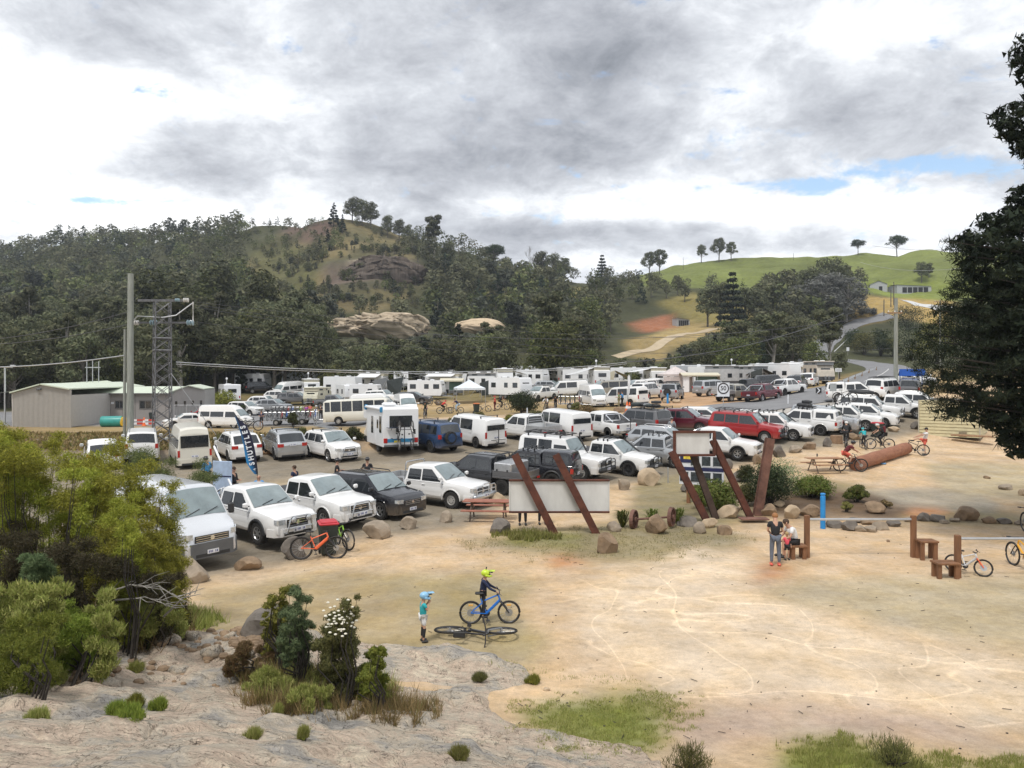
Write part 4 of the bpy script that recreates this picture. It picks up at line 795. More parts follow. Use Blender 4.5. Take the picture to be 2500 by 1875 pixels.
def make_tree(kind,seed,n,leaf):
 """meshes (trunk, crown) of a tree about 10 m tall"""
 rs=np.random.RandomState(seed);mb=MB();rr=random.Random(seed)
 if kind=='gum':C,R=rnd_clumps(rs,15,2.3,3.2,8.6,1.0,1.7);lm=LF_GUM;bk=BARK
 elif kind=='wattle':C,R=rnd_clumps(rs,14,2.7,2.0,8.2,1.2,1.9);lm=LF_WATTLE;bk=BARK
 elif kind=='tall':C,R=rnd_clumps(rs,10,1.6,5.2,9.4,.7,1.2,'any');lm=LF_GUM;bk=BARKP
 elif kind=='pine':C,R=rnd_clumps(rs,22,2.3,1.2,9.6,.7,1.2,'cone');lm=LF_PINE;bk=BARKD
 elif kind=='cypress':C,R=rnd_clumps(rs,16,2.4,1.0,8.6,1.5,2.0,'col');lm=LF_CYP;bk=BARKD
 elif kind=='flat':C,R=rnd_clumps(rs,22,3.9,5.6,8.3,1.1,1.7,'dome');R[:,2]*=.75;lm=LF_DK;bk=BARK
 elif kind=='scrub':C,R=rnd_clumps(rs,9,3.6,1.0,5.0,1.6,2.6);lm=LF_OLV;bk=BARK
 elif kind=='grey':C,R=rnd_clumps(rs,16,3.0,2.0,8.8,1.1,1.8);lm=LF_GREY;bk=BARKP
 elif kind=='lacy':C,R=rnd_clumps(rs,24,2.9,4.4,9.3,.7,1.3,'dome');R[:,2]*=1.0;lm=LF_GUM;bk=BARK
 elif kind=='norfolk':
  C=[];R=[]
  for i in range(9):
   for j in range(6):a=j*pi/3+i;q=2.6*(1-i/10);C.append((q*.7*cos(a),q*.7*sin(a),1.6+i*.93));R.append((q*.42,q*.42,.28))
  C=np.array(C);R=np.array(R);lm=LF_PINE;bk=BARKD
 elif kind=='dead':C=R=None;lm=None;bk=TWIG
 if kind=='dead':
  def br(p,d,l,r,dep):
   q=p+d*l;mb.tube(p,q,r,r*.6,5,caps=False)
   if dep==0:return
   for _ in range(4 if dep>1 else 5):br(p+d*l*rr.uniform(.35,1),(d+Vector((rr.uniform(-1,1),rr.uniform(-1,1),rr.uniform(-.2,.8)))*.8).normalized(),l*rr.uniform(.5,.72),r*.5,dep-1)
  br(Vector((0,0,-.3)),Vector((.05,0,1)),4.4,.16,4)
  return mb.mesh('trunk',TWIG),None
 top=C[:,2].max();lean=rs.uniform(-.4,.4,2)
 mb.path([(0,0,-.5),(lean[0]*.3,lean[1]*.3,top*.3),(lean[0],lean[1],top*.65),(lean[0]*.8,lean[1]*.8,top*.95)],[.26,.19,.13,.04],7)
 for i in range(len(C)):
  if kind in('pine','norfolk','cypress'):break
  c=C[i];z0=min(c[2]*.62,top*.6);f=z0/top
  mb.path([(lean[0]*f,lean[1]*f,z0),(c[0]*.5+lean[0]*f*.5,c[1]*.5+lean[1]*f*.5,(z0+c[2])/2-.1),(c[0],c[1],c[2])],[.09,.06,.02],5)
 V,F=leafcloud(C,R,n,leaf,.62,.5,rs=rs);return mb.mesh('trunk',bk,60),npmesh('crown',V,F,lm)
def chosen_tree(kind,me,loc,h,rz,label=None,cat='tree',group=None,name='tree',sx=1.0):
 t,c=me;r=empty(name,loc,rz,label,cat,group);s=h/10.0;r.scale=(s*sx,s*sx,s)
 link('trunk',t,r)
 if c is not None:link('crown',c,r)
 return r
TREES={}
def tm(kind,i=0,n=2200,leaf=.46):
 k=(kind,i,n)
 if k not in TREES:TREES[k]=make_tree(kind,i*13+hash_str(kind)%97,n,leaf)
 return TREES[k]
def hash_str(s):return sum(ord(c)*(i+7)for i,c in enumerate(s))
NOTREE=[[(1235,945),(1235,868),(1340,868),(1345,930),(1310,960)],[(1440,905),(1480,880),(1570,835),(1640,845),(1660,790),(1860,760),(1860,805),(1700,850),(1640,880),(1560,905)],[(1180,705),(1230,705),(1225,735),(1180,730)],[(820,830),(850,790),(940,760),(1040,770),(1060,815),(1120,800),(1200,770),(1230,815),(1080,840)],[(1980,960),(1975,865),(2010,815),(2060,785),(2330,700),(2600,700),(2600,960)],[(1850,960),(1960,890),(1990,900),(1980,960)],]
def forest():
 rs=np.random.RandomState(41);pts=[];D=106.0
 while D<486:
  sp=5.0 if D<190 else(6.2 if D<260 else 7.6);px=-330+rs.rand()*10
  while px<2330:
   d=D+rs.uniform(-.5,.5)*sp;pts.append(((px-1250)/FPX*d,d,px));px+=sp*rs.uniform(.8,1.25)*FPX/D
  D+=sp*.92
 P=np.array(pts);z=ground(P[:,0],P[:,1]);py=HOR+(CH-z)/P[:,1]*FPX;px=P[:,2];C=terrain_cols(P[:,0],P[:,1],z)
 dark=C.sum(1)<.22;p=np.where(dark,1.0,0.0);k=fbm(P[:,0]/14,P[:,1]/14,3,9)
 hillface=(py>540)&(px<1080)&(px>590+(720-py)*.3)&(P[:,1]>262);p=np.where(hillface,np.where(k>.47,.9,.38),p)
 knoll=(C[:,0]>.12)&(px>1500)&(px<1880)&(py>700)&(P[:,1]>200);p=np.where(knoll,.10,p)
 p=np.where((px>2100)&(P[:,1]>240),0,p);p=np.where((px>1650)&(P[:,1]>365),0,p);p=np.where((px>1380)&(P[:,1]>392),0,p)
 p=np.where((px>735)&(px<985)&(P[:,1]>356),.02,p)
 for q in NOTREE:p=np.where(inpoly(px,py,q),0,p)
 slope=inpoly(px,py,[(1440,905),(1440,800),(1520,755),(1880,715),(1880,800),(1720,850),(1650,905)])&(P[:,1]>165);p=np.where(slope,p*.12,p)
 keep=rs.rand(len(P))<p;P=P[keep];z=z[keep];px=px[keep];py=py[keep];d=P[:,1]
 h=7.5+6.5*fbm(P[:,0]/22+5,d/22,3,61)+rs.uniform(-2.5,4.0,len(P));h=np.where(d>330,h*.95,h)
 h=np.where((px>600)&(px<1040)&(d>225),h*rs.uniform(.22,.62,len(P)),h);h=np.where((px>1080)&(d>330),h*.8,h)
 h=np.where((px>1500)&(px<1880),h*.75,h)
 lim=np.interp(px,[700,800,950,1060,1130,1230,1260,1400,1450,1600,1660,1720,1800,1900,2000],[650,830,815,800,800,780,600,700,868,872,840,800,790,760,760])
 near=(d<215)&(px>780)&(px<2000);hm=(HOR-lim)*d/FPX+CH-z-1;h=np.where(near,np.minimum(h,np.maximum(hm,3.5)),h)
 q=900;ex=rs.uniform(590,1075,q);ed=rs.uniform(262,372,q);ez=ground((ex-1250)/FPX*ed,ed);ey=HOR+(CH-ez)/ed*FPX;ok=(ex>600+(720-ey)*.3)&(fbm(ex/34,ed/9,3,12)>.50)&(ey>545)&~((ex>790)&(ex<1040)&(ey>632)&(ey<702))
 P=np.concatenate([P,np.stack([(ex-1250)/FPX*ed,ed,ex],1)[ok]]);z=np.concatenate([z,ez[ok]]);px=P[:,2];d=P[:,1];h=np.concatenate([h,rs.uniform(1.6,4.6,ok.sum())])
 r=rs.rand(len(P));kind=np.where(r<.50,0,np.where(r<.80,1,np.where(r<.90,2,np.where(r<.955,3,4))))
 order=np.argsort(d/(h+4));ind=order[:290];rest=order[290:]
 KN=['gum','wattle','tall','pine','scrub'];NM=['gum_tree','wattle_tree','tall_gum_tree','pine_tree','bushy_tree']
 LBS=['grey-green gum tree','rounded green wattle tree','tall pale-trunked gum tree','blackish conical pine tree','low olive bushy tree']
 ZN=[(0,'at the left edge'),(170,'behind the grey building'),(330,'behind the lattice tower'),(500,'behind the yellow-green bush'),(700,'behind the cream bus'),(900,'above the dark tarpaulins'),(1080,'above the pale gazebo'),(1250,'by the river gap'),(1430,'below the quarry track'),(1600,'behind the pinkish gazebo'),(1780,'behind the right-hand caravans'),(1920,'beside the road bridge')]
 for i in ind:
  k=int(kind[i]);zn=[n_ for x_,n_ in ZN if px[i]>=x_ or x_==0][-1];zn=(', at the forest front ' if d[i]<150 else ', further back ' if d[i]<180 else ', up the slope ')+zn;chosen_tree(KN[k],tm(KN[k],int(rs.randint(3)),2400,.40),(P[i,0],d[i],z[i]-.1),h[i]*(1.15 if k==2 else 1),rs.rand()*6.28,LBS[k]+zn,'tree',['gum trees','wattle trees','tall gum trees','pine trees','bushy trees'][k]+zn,NM[k],sx=rs.uniform(.85,1.2))
 FT=[leafmat('far_gum',[(.07,.08,.045),(.11,.118,.065),(.165,.165,.09)],tint=True),leafmat('far_wattle',[(.06,.08,.034),(.105,.125,.05),(.17,.18,.07)],tint=True),leafmat('far_tall',[(.06,.07,.05),(.10,.105,.075)],tint=True),leafmat('far_pine',[(.02,.032,.02),(.04,.052,.03)],tint=True),leafmat('far_scrub',[(.10,.10,.05),(.15,.14,.07)],tint=True)]  # leaf colours lightened towards grey: distance haze put into the colour
 protos={k:[make_tree(KN[k],200+i*7+k,300 if k!=4 else 200,.85)for i in range(3)]for k in range(5)}
 for k in range(5):
  parts=[];tn=[]
  for i in rest:
   if kind[i]!=k:continue
   me=protos[k][rs.randint(3)][1];nv=len(me.vertices);v=np.empty(nv*3,np.float32);me.vertices.foreach_get('co',v);v=v.reshape(-1,3);s=h[i]/10;a=rs.rand()*6.28;ca,sa=cos(a),sin(a)
   if d[i]>330:v=v.reshape(-1,3,3)[::2].reshape(-1,3)
   tn.append(np.full(len(v),rs.uniform(.62,1.45)*(1+.5*(fbm(np.array([P[i,0]/40]),np.array([d[i]/40]),3,8)[0]-.5)),np.float32));w=np.stack([(v[:,0]*ca-v[:,1]*sa)*s*1.12+P[i,0],(v[:,0]*sa+v[:,1]*ca)*s*1.12+d[i],v[:,2]*s+z[i]-.2],1);parts.append((w,np.arange(len(w)).reshape(-1,3)))
  if parts:V,F=cat_(parts);o=link(['gum_forest','wattle_forest','tall_gum_forest','pine_forest','scrub_forest'][k],npmesh('forest',V,F,FT[k]));o.data.attributes.new('tint','FLOAT','POINT').data.foreach_set('value',np.concatenate(tn));tag(o,['grey-green gum forest covering the hillsides','green wattles massed over the hillsides','tall gums standing out of the hillside forest','dark pines scattered over the hillsides','olive scrub covering the lower hillsides'][k],'forest',kind='stuff')
 for k in range(5):
  for a,b in protos[k]:
   bpy.data.meshes.remove(a);bpy.data.meshes.remove(b)
 mb=MB();st=rest[::1];R_=random.Random(5)
 for i in st:
  if d[i]<330 and R_.random()<.6:mb.tube((P[i,0],d[i],z[i]-.5),(P[i,0]+R_.uniform(-.4,.4),d[i],z[i]+h[i]*.7),.22,.08,4,caps=False)
 o=mb.build('forest_trunks',BARK);tag(o,'trunks of the massed hillside trees','trunks',kind='stuff')
forest()
def tree_at(kind,px,D,top_py,label,name='tree',i=0,n=2600,leaf=.42,sx=1.0,cat='tree',base_dz=-.1,rz=None,group=None):
 p=at(px,D,base_dz);h=max(2.0,zy(top_py,D)-p.z);
 f={'gum':1.02,'wattle':1.0,'tall':1.0,'lacy':.98,'flat':1.1,'cypress':.98,'pine':.98}.get(kind,1.0)
 return chosen_tree(kind,tm(kind,i,n,leaf),p,h*f,rz if rz is not None else px*.37,label,cat,group,name,sx)
for a in[('pine',815,362,490,'dark feathery pine left of the hilltop clump','pine_tree',1),('gum',860,368,476,'broad tree in the middle of the hilltop clump','tree',0),('gum',884,368,482,'narrow tree in the hilltop clump left of the rounded one','tree',1),('gum',906,366,487,'rounded tree at the right end of the hilltop clump','tree',2),('pine',836,350,520,'blackish pine just under the hilltop road cut','pine_tree',2),('pine',800,338,555,'dark pine in the gully below the hilltop','pine_tree',0),('pine',780,330,580,'slim dark pine halfway down the gully','pine_tree',1),('pine',806,325,590,'second slim pine halfway down the gully','pine_tree',2),('pine',752,300,668,'dark pine at the foot of the bare hillside','pine_tree',0),('pine',790,296,680,'blackish pine right of the one at the hill foot','pine_tree',1),('gum',946,366,522,'dense tree on the shoulder right of the hilltop','tree',1),('gum',975,364,530,'bushy tree stepping down the right shoulder','tree',2),('gum',995,362,545,'smaller tree lower on the right shoulder','tree',0),('tall',1060,340,522,'tall lone gum standing above the right ridge','gum_tree',1),('gum',1095,345,588,'rounded dark tree below the lone gum','tree',2),('gum',1184,378,598,'small round tree on the falling ridge line','tree',0),('flat',1208,378,595,'spreading tree beside the small one on the falling ridge','tree',1),('dead',1291,385,585,'bare dead tree silhouetted on the ridge','dead_tree',0),('gum',1322,375,606,'big dark tree on the ridge right of the dead one','tree',0),('gum',1350,372,615,'second dark ridge tree beside the big one','tree',1),('gum',1378,378,622,'third dark ridge tree, slightly lower','tree',2),('norfolk',1470,385,617,'thin spiky pine poking over the ridge','pine_tree',0),('lacy',1585,420,612,'left tree of the broad pair where the green hill begins','gum_tree',0),('lacy',1610,420,606,'right tree of the broad pair where the green hill begins','gum_tree',1),('lacy',1712,432,596,'thin pale gum left of the tall paddock pair','gum_tree',2),('lacy',1755,430,578,'tallest open-crowned gum on the green hill crest','gum_tree',0),('lacy',1785,430,588,'leaning open gum right of the tallest crest gum','gum_tree',1),('flat',2095,418,583,'flat-topped paddock tree on the crest','gum_tree',0),('flat',2190,412,573,'wide umbrella-shaped tree on the crest','gum_tree',1),('gum',2250,330,634,'small round tree in the green paddock above the sheds','tree',2),('gum',2268,332,640,'tiny bush beside the small paddock tree','bush',1),('norfolk',1787,235,653,'dark layered pine on the mound above the quarry track','pine_tree',1),('gum',1728,250,690,'round tree left of the layered pine','tree',0),('gum',1758,250,685,'second round tree left of the layered pine','tree',1),('gum',1820,248,690,'round tree right of the layered pine','tree',2),('gum',1850,246,692,'dense tree beside the mound','tree',0),('grey',2010,248,655,'big hazy grey tree above the road bridge','grey_tree',0),('grey',2065,250,662,'right part of the hazy grey trees above the bridge','grey_tree',1),('grey',1965,246,690,'left part of the hazy grey trees above the bridge','grey_tree',2),('gum',2030,262,614,'tall rounded gum rising behind the hazy grey trees','gum_tree',2),('gum',1978,258,645,'dark round tree left of the tall rounded gum','tree',1),('tall',2025,142,745,'twin-trunked gum beside the road bridge','gum_tree',0),('gum',1935,150,760,'dark gum left of the bridge','gum_tree',1),('gum',1895,155,775,'bushy dark gum further left of the bridge','gum_tree',2),('gum',2050,128,852,'small gum beside the small white roadside sign','gum_tree',0),('wattle',1985,138,820,'leaning wattle between the caravans and the bridge','wattle_tree',1),('cypress',642,178,652,'dense dark cypress standing tall above the valley trees','cypress_tree',0),('cypress',530,205,632,'broad rounded cypress left of the tall dark one','cypress_tree',1),('cypress',370,175,650,'rounded olive cypress behind the power poles','cypress_tree',2),('cypress',495,168,680,'cypress behind the lattice tower','cypress_tree',0),('cypress',428,185,665,'cypress between the poles and the broad one','cypress_tree',1),('wattle',1445,132,838,'green wattle behind the slide-on camper','wattle_tree',0),('wattle',1350,134,845,'spreading wattle behind the grey caravan','wattle_tree',1),('wattle',1190,136,800,'tall wattle left of the river gap','wattle_tree',2),('pine',1120,138,780,'dark pine-like wattle behind the folded camper','wattle_tree',2),('pine',590,128,868,'dark young pine right of the leftmost caravan','pine_tree',0),('dead',345,118,800,'bare grey tree behind the lattice tower','dead_tree',0),('dead',370,120,830,'second bare grey tree behind the lattice tower','dead_tree',0),]:
 tree_at(a[0],a[1],a[2],a[3],a[4],a[5],a[6],sx=1.35 if a[0]=='grey' else(1.25 if a[0]in('cypress',)and a[1]!=642 else 1.0))
def bush(px,py,wpx,top_py,lm,label,name='shrub',n=2500,leaf=.16,clumps=9,D=None,asp=.4,stems=True,kind='dome',up=.2,cat='shrub'):
 """rounded shrub standing at (px, py) in the photo, wpx wide, its top at top_py"""
 p=hit(px,py)if D is None else at(px,D);p.z=top_z(p.x,p.y);D=p.y;w=wpx*D/FPX/2*1.2;h=max(.14,zy(top_py,D)-p.z)*1.08;rs=np.random.RandomState(int(px*7+py));root=empty(name,p,0,label,cat)
 C,R=rnd_clumps(rs,clumps,w*.60,h*.20,h*.74,min(w,h)*.32,min(w,h)*.54);V,F=leafcloud(C,R,n,leaf,asp,.35,up,rs=rs);V[:,2]=np.maximum(V[:,2],.01);link('foliage',npmesh('foliage',V,F,lm),root)
 m=MB()
 for c in C:m.path([(c[0]*.08,c[1]*.08,-.1),(c[0]*.5,c[1]*.5,c[2]*.5),tuple(c)],[.03+h*.008,.02+h*.004,.006],4)
 m.build('stems',BARKD,root);return root
for a in[(1275,1010,88,955,LF_DK,'large dark rounded shrub in the middle strip',3800,.22,14),(1306,1032,46,1000,LF_OLV,'olive shrub right of the large dark one',1600,.2,7),(1168,1022,46,1005,LF_OLV,'low olive shrub behind the white roof-racked van',1200,.18,6),(1103,1034,26,1021,LF_YEL,'small yellow-green shrub behind the blue four-wheel drive',800,.16,5),(1432,1022,60,990,LF_DRY,'brown dry shrub in front of the shuttle vans',2000,.2,8),(1405,1008,30,978,LF_OLV,'olive bush beside the bike trailer',900,.2,6),(1245,1030,40,1012,LF_YEL,'yellowish low bush by the white post',900,.2,5),(544,1004,82,951,LF_YEL,'bright yellow-green bush beside the grey building',3000,.25,12),(590,1018,36,985,LF_DK,'dark bush right of the bright yellow one',900,.2,6),(715,1043,32,1000,LF_CYP,'olive shrub in front of the bike trailers',1400,.2,8),(542,1092,44,1058,LF_OLV,'rounded olive bush on the bank behind the pale hatchback',2200,.14,8),(735,1066,36,1042,LF_OLV,'olive tuft on the bank top behind the silver wagon',1200,.14,6),(865,1075,44,1040,LF_CYP,'brown-green shrub beside the motorhome',1500,.14,7),(1880,1235,130,1122,LF_DK,'big dense blue-grey shrub in the garden bed',9000,.085,18),(1905,1200,130,1118,LF_BLU,'feathery pale shrub behind the dense one',5000,.07,12),(1985,1215,90,1160,LF_FLX,'lime-green strappy shrub right of the dense one',5000,.11,12),(2092,1226,56,1180,LF_FLX,'spiky brown-green tussock on the mulch',2400,.13,6),(2067,1252,30,1222,LF_GRS,'small dry tussock in the mulch',900,.10,4),(1823,1178,50,1128,LF_CYP,'brownish upright shrub behind the sign beams',3000,.08,8),(1820,1235,60,1175,LF_OLV,'olive shrub between the sign beams',3600,.07,9),(1745,1245,110,1175,LF_FLX,'green strap-leaved clump under the map board',6500,.13,12),(1705,1215,50,1180,LF_FLX,'small strap-leaved clump left of the map board',1800,.12,6),(2160,1240,60,1222,LF_DRY,'dry grass tuft behind the square garden rock',1000,.1,4),(2000,905,60,870,LF_OLV,'roadside scrub left of the road bend',1500,.3,8),(1960,925,60,885,LF_WATTLE,'green scrub behind the caravans',1500,.3,8),(1870,905,70,865,LF_WATTLE,'green scrub behind the white caravan',1500,.3,8),]:bush(a[0],a[1],a[2],a[3],a[4],a[5],n=a[6],leaf=a[7],clumps=a[8])
for i,(px,py,w,top,lm,lb)in enumerate([(2110,868,70,805,LF_OLV,'olive scrub right of the bridge'),(2150,870,60,790,LF_DK,'dark scrub left of the roadside pole'),(2085,850,60,800,LF_DK,'dark scrub under the bridge end'),(2180,872,50,820,LF_OLV,'olive scrub behind the roadside pole'),(2225,880,90,770,LF_DK,'big dark bush right of the roadside pole'),(2290,890,110,760,LF_YEL,'yellow-green bush behind the tall pine'),(2215,800,90,740,LF_DK,'dark bushes above the road cutting'),(2330,850,100,720,LF_OLV,'olive bush on the slope behind the pine'),(1850,800,60,770,LF_WATTLE,'green bush on the quarry mound'),(2120,770,70,752,LF_GREY,'grey scrub above the road'),(1700,940,60,905,LF_WATTLE,'green bush behind the big caravan'),(1540,945,50,905,LF_WATTLE,'green bush right of the slide-on camper')]):
 bush(px,py,w,top,lm,lb,n=2600,leaf=.4,clumps=12)
 # ---- foreground scrub on the left: one shrub after another
def scrub(D,clumps,lm,label,n,leaf,asp=.22,name='shrub',bark=BARKD,up=.1,foot=None,fill=1.0):
 """clumps: (px, py, rpx) at about distance D"""
 rs=np.random.RandomState(int(D*100)+len(clumps));fx=foot or sum(c[0]for c in clumps)/len(clumps);base=at(fx,D);base.z=top_z(base.x,base.y);root=empty(name,base,0,label,'shrub');C=[];R=[]
 for px,py,r in clumps:
  d=D+rs.uniform(-.8,.8);q=r*d/FPX;c=P3(px,py,d)-base
  for _ in range(8):k_=rs.uniform(.25,.62);C.append((c.x+rs.uniform(-.72,.72)*q,c.y+rs.uniform(-1,1)*q,c.z+rs.uniform(-.85,.55)*q));R.append((q*k_,q*k_,q*k_*.7))
 for px,py,r in clumps:
  d=D+.2;q=r*d/FPX;c=P3(px,py,d)-base;g=top_z(c.x+base.x,d)-base.z;z=c.z-q
  while z>g+q*.2 and rs.rand()<fill:C.append((c.x+rs.uniform(-.5,.5)*q,c.y+rs.uniform(-.5,.9)*q,z));R.append((q*rs.uniform(.4,.75),)*2+(q*.45,));z-=q*.45
 C=np.array(C);V,F=leafcloud(C,np.array(R),int(n*2.4),leaf*.78,asp,.05,up,rs=rs);link('foliage',npmesh('foliage',V,F,lm),root);m=MB()
 for i,c in enumerate(C):
  if i%3==0:m.path([(c[0]*.45,c[1]*.3,-.2),(c[0]*.6+.1,c[1]*.5,c[2]*.35),(c[0]*.85-.06,c[1]*.8,c[2]*.62),tuple(c)],[.018,.013,.009,.003],5)
 m.build('branches',bark,root);return root
LF_T1=leafmat('tea_tree_leaves',[(.15,.16,.025),(.25,.25,.035),(.36,.34,.05),(.16,.15,.04)]);LF_T2=leafmat('tea_tree_lime_leaves',[(.17,.20,.025),(.27,.30,.04),(.36,.36,.06)]);LF_T3=leafmat('brown_scrub_leaves',[(.06,.05,.028),(.10,.085,.045),(.05,.055,.022)])
scrub(15.5,fill=.8,clumps=[(30,1110,90),(150,1150,80),(-60,1060,80),(60,1230,90),(180,1250,80),(-40,1180,90),(250,1170,60),(110,1080,50)],lm=LF_T1,label='tall yellow-green tea tree at the left edge',n=42000,leaf=.085)
scrub(14.6,[(40,1150,60),(20,1070,45),(200,1130,40),(120,1190,40)],LF_T2,'lime-tipped tea tree crown in front at the left edge',14000,.085)
scrub(17.5,[(260,1110,60),(330,1160,70),(400,1200,50),(220,1190,60),(290,1230,60),(370,1260,50)],LF_T1,'spreading tea tree in front of the parked vans',30000,.09)
scrub(31.0,[(380,1140,55),(450,1160,55),(500,1175,35),(330,1130,40),(420,1195,40)],LF_WATTLE,'dark green rounded bush beside the camper van roof',20000,.10)
scrub(14.0,[(330,1300,55),(400,1330,50),(260,1330,60),(420,1380,40),(360,1370,50)],LF_T1,'olive tea tree branch reaching over the van bumper',24000,.075)
scrub(13.2,[(300,1240,45),(320,1312,30)],LF_T2,'bright lime tea tree spray before the van',8000,.07)
scrub(13.6,[(200,1370,60),(120,1330,60),(300,1400,60),(30,1310,60),(390,1430,45)],LF_T3,'brown twiggy undergrowth beneath the tea trees',30000,.07)
scrub(14.4,[(60,1400,60),(180,1440,60),(-20,1380,60),(280,1450,50),(420,1470,40)],LF_T3,'darker twiggy scrub low behind the brown undergrowth',22000,.08)
scrub(11.0,[(120,1450,45),(60,1470,40),(0,1440,45),(250,1470,40)],LF_GRS,'tall green grassy scrub behind the bright heath bushes',16000,.09,up=1.6)
scrub(12.9,[(600,1600,34),(560,1620,26),(650,1600,30)],LF_DRY,'dry brown brush on the lichen-spotted mound',9000,.06,up=1.0)
scrub(12.4,[(90,1370,42),(130,1400,34)],LF_BLU,'blue-green ferny wattle among the tea trees',9000,.06,fill=0)
scrub(10.0,[(20,1530,50),(60,1580,50),(100,1510,45),(30,1620,40),(90,1610,34)],LF_BRT,'bright green heath bush at the far left of the rock',15000,.05,up=.9)
scrub(11.6,[(200,1520,48),(160,1490,44),(225,1560,36),(170,1565,42),(195,1590,34)],LF_BRT,'green heath bush beside the bright one',15000,.055,up=.9)
scrub(13.8,[(310,1450,50),(380,1470,45),(270,1490,40),(430,1500,30),(350,1510,40)],LF_GRS,'grassy green undergrowth at the edge of the rock',14000,.08,up=1.2)
def twigs(D,spans,label):
 R_=random.Random(3);base=at(spans[0][0],D);base.z=top_z(base.x,base.y);root=empty('dead_branches',base,0,label,'dead branches')
 for(x0,y0,x1,y1)in spans:
  a=P3(x0,y0,D)-base;b=P3(x1,y1,D-.6)-base;m=MB();mid=(a+b)/2+Vector((0,0,.12));m.path([a,a*.6+b*.4+Vector((0,0,.08)),mid,b],[.02,.015,.011,.004],5)
  for i in range(9):
   t=R_.uniform(.2,.95);p=a.lerp(b,t)+Vector((0,0,.1*sin(t*3)));q=p+(b-a).normalized()*R_.uniform(.1,.5)+Vector((R_.uniform(-.1,.1),R_.uniform(-.3,.3),R_.uniform(-.2,.2)));m.path([p,(p+q)/2+Vector((0,0,R_.uniform(-.04,.04))),q],[.008,.005,.002],4)
  m.build('branch',TWIG,root)
twigs(13.0,[(240,1450,400,1440),(280,1465,430,1485),(400,1505,490,1450),(330,1430,450,1470)],'bleached bare branches tangled under the tea trees')
scrub(12.9,[(668,1475,26),(690,1450,26),(655,1510,18)],LF_YEL,'yellow-green sapling at the left of the rock shrubs',5000,.06,asp=.4)
scrub(12.6,[(715,1500,34),(730,1455,26),(710,1560,34),(740,1530,28),(700,1600,28)],LF_BLU,'blue-green ferny wattle sapling among the rock shrubs',13000,.055,asp=.35)
scrub(12.0,[(830,1500,36),(850,1480,28),(810,1540,36),(850,1550,34),(830,1600,40),(790,1580,28)],LF_OLV,'olive everlasting bush with white flower heads',16000,.06,asp=.35,up=.8)
scrub(11.9,[(910,1620,30),(925,1585,24),(890,1650,28)],LF_BRT,'light green shrub at the right of the rock shrubs',8000,.06,asp=.4,up=.6)
scrub(11.7,[(680,1670,40),(740,1690,34),(630,1650,30),(800,1690,30)],LF_GRS,'green undergrowth at the foot of the rock shrubs',10000,.07,up=1.4)
fl=MB();R_=random.Random(8)
for i in range(58):
 a=R_.uniform(0,6.28);q=R_.random()**.5;px,py=830+42*q*cos(a),1505+55*q*sin(a)*.9;p=P3(px,py,11.75+R_.uniform(-.3,.3));fl.sphere(p,(.026,.026,.014),6,4)
o=fl.build('flower_heads',mat('flower_white',(.75,.72,.60),.8));tag(o,'small white flower heads on the everlasting bush','flowers',kind='stuff')
def blades(px0,px1,py0,py1,n,h,lm,label,name='grass',ok=None,seed=1,wide=.012):
 """upright grass blades over a patch"""
 rs=np.random.RandomState(seed);px=rs.uniform(px0,px1,n);py=rs.uniform(py0,py1,n)
 keep=ok(px,py,rs)if ok else np.ones(n,bool);px,py=px[keep],py[keep];P=[]
 tabD=np.concatenate([np.arange(5,60,.25)])
 for a in np.linspace(px0,px1,14):pass
 for a,b in zip(px,py):
  x=(a-1250)/FPX*tabD;P.append((a,b))
 D=np.full(len(px),30.0);
 for it in range(14):
  x=(px-1250)/FPX*D;z=ground(x,D);hr,m=rock_h(x,D);z=np.where(m>0,np.maximum(z,hr),z);Dn=(CH-z)*FPX/np.maximum(py-HOR,20);D=D*.5+np.clip(Dn,4,90)*.5
 x=(px-1250)/FPX*D;z=ground(x,D);hr,m=rock_h(x,D);z=np.where(m>0,np.maximum(z,hr),z);n=len(px);hh=h*(.5+rs.rand(n));a=rs.rand(n)*6.28;w=wide*(.6+.8*rs.rand(n))*np.clip(D/14,.7,3)
 lx=rs.normal(size=n)*.35*hh;ly=rs.normal(size=n)*.35*hh
 V=np.stack([np.stack([x-w*np.cos(a),D-w*np.sin(a),z-.01],1),np.stack([x+w*np.cos(a),D+w*np.sin(a),z-.01],1),np.stack([x+lx,D+ly,z+hh],1)],1).reshape(-1,3)
 o=link(name,npmesh(name,V,np.arange(n*3).reshape(n,3),lm));tag(o,label,'grass',kind='stuff');return o
def ell(*E):
 def f(px,py,rs):
  k=np.zeros(len(px),bool)
  for cx,cy,rx,ry in E:q=((px-cx)/rx)**2+((py-cy)/ry)**2;k|=(q+(fbm(px/26,py/9,4,5)-.5)*3.4<rs.uniform(.1,1.0,len(px)))
  return k
 return f
blades(1180,1720,1670,1870,52000,.035,LF_GRS,'short green lawn patch on the sand',ok=ell((1470,1770,200,75),(1600,1730,110,45),(1330,1730,90,25)),seed=2,wide=.006)
blades(1850,2560,1780,1900,38000,.06,LF_GRS,'green grass patch at the lower right',ok=ell((2030,1850,110,55),(2200,1865,180,35),(2450,1870,160,30),(2060,1810,60,20)),seed=3,wide=.006)
blades(1100,1850,1280,1390,22000,.035,LF_DRYG,'worn grass round the standing stones',ok=ell((1500,1325,300,45),(1260,1325,150,20)),seed=4,wide=.007)
blades(1200,1420,1295,1325,4000,.18,LF_GRS,'green weeds at the foot of the leaning beams',ok=ell((1290,1310,90,12)),seed=5,wide=.012)
blades(560,1110,1640,1775,26000,.20,LF_DRY,'dry reddish grass below the rock shrubs',ok=ell((800,1710,200,45),(980,1735,110,30),(640,1650,110,30),(700,1640,120,50)),seed=6,wide=.007)
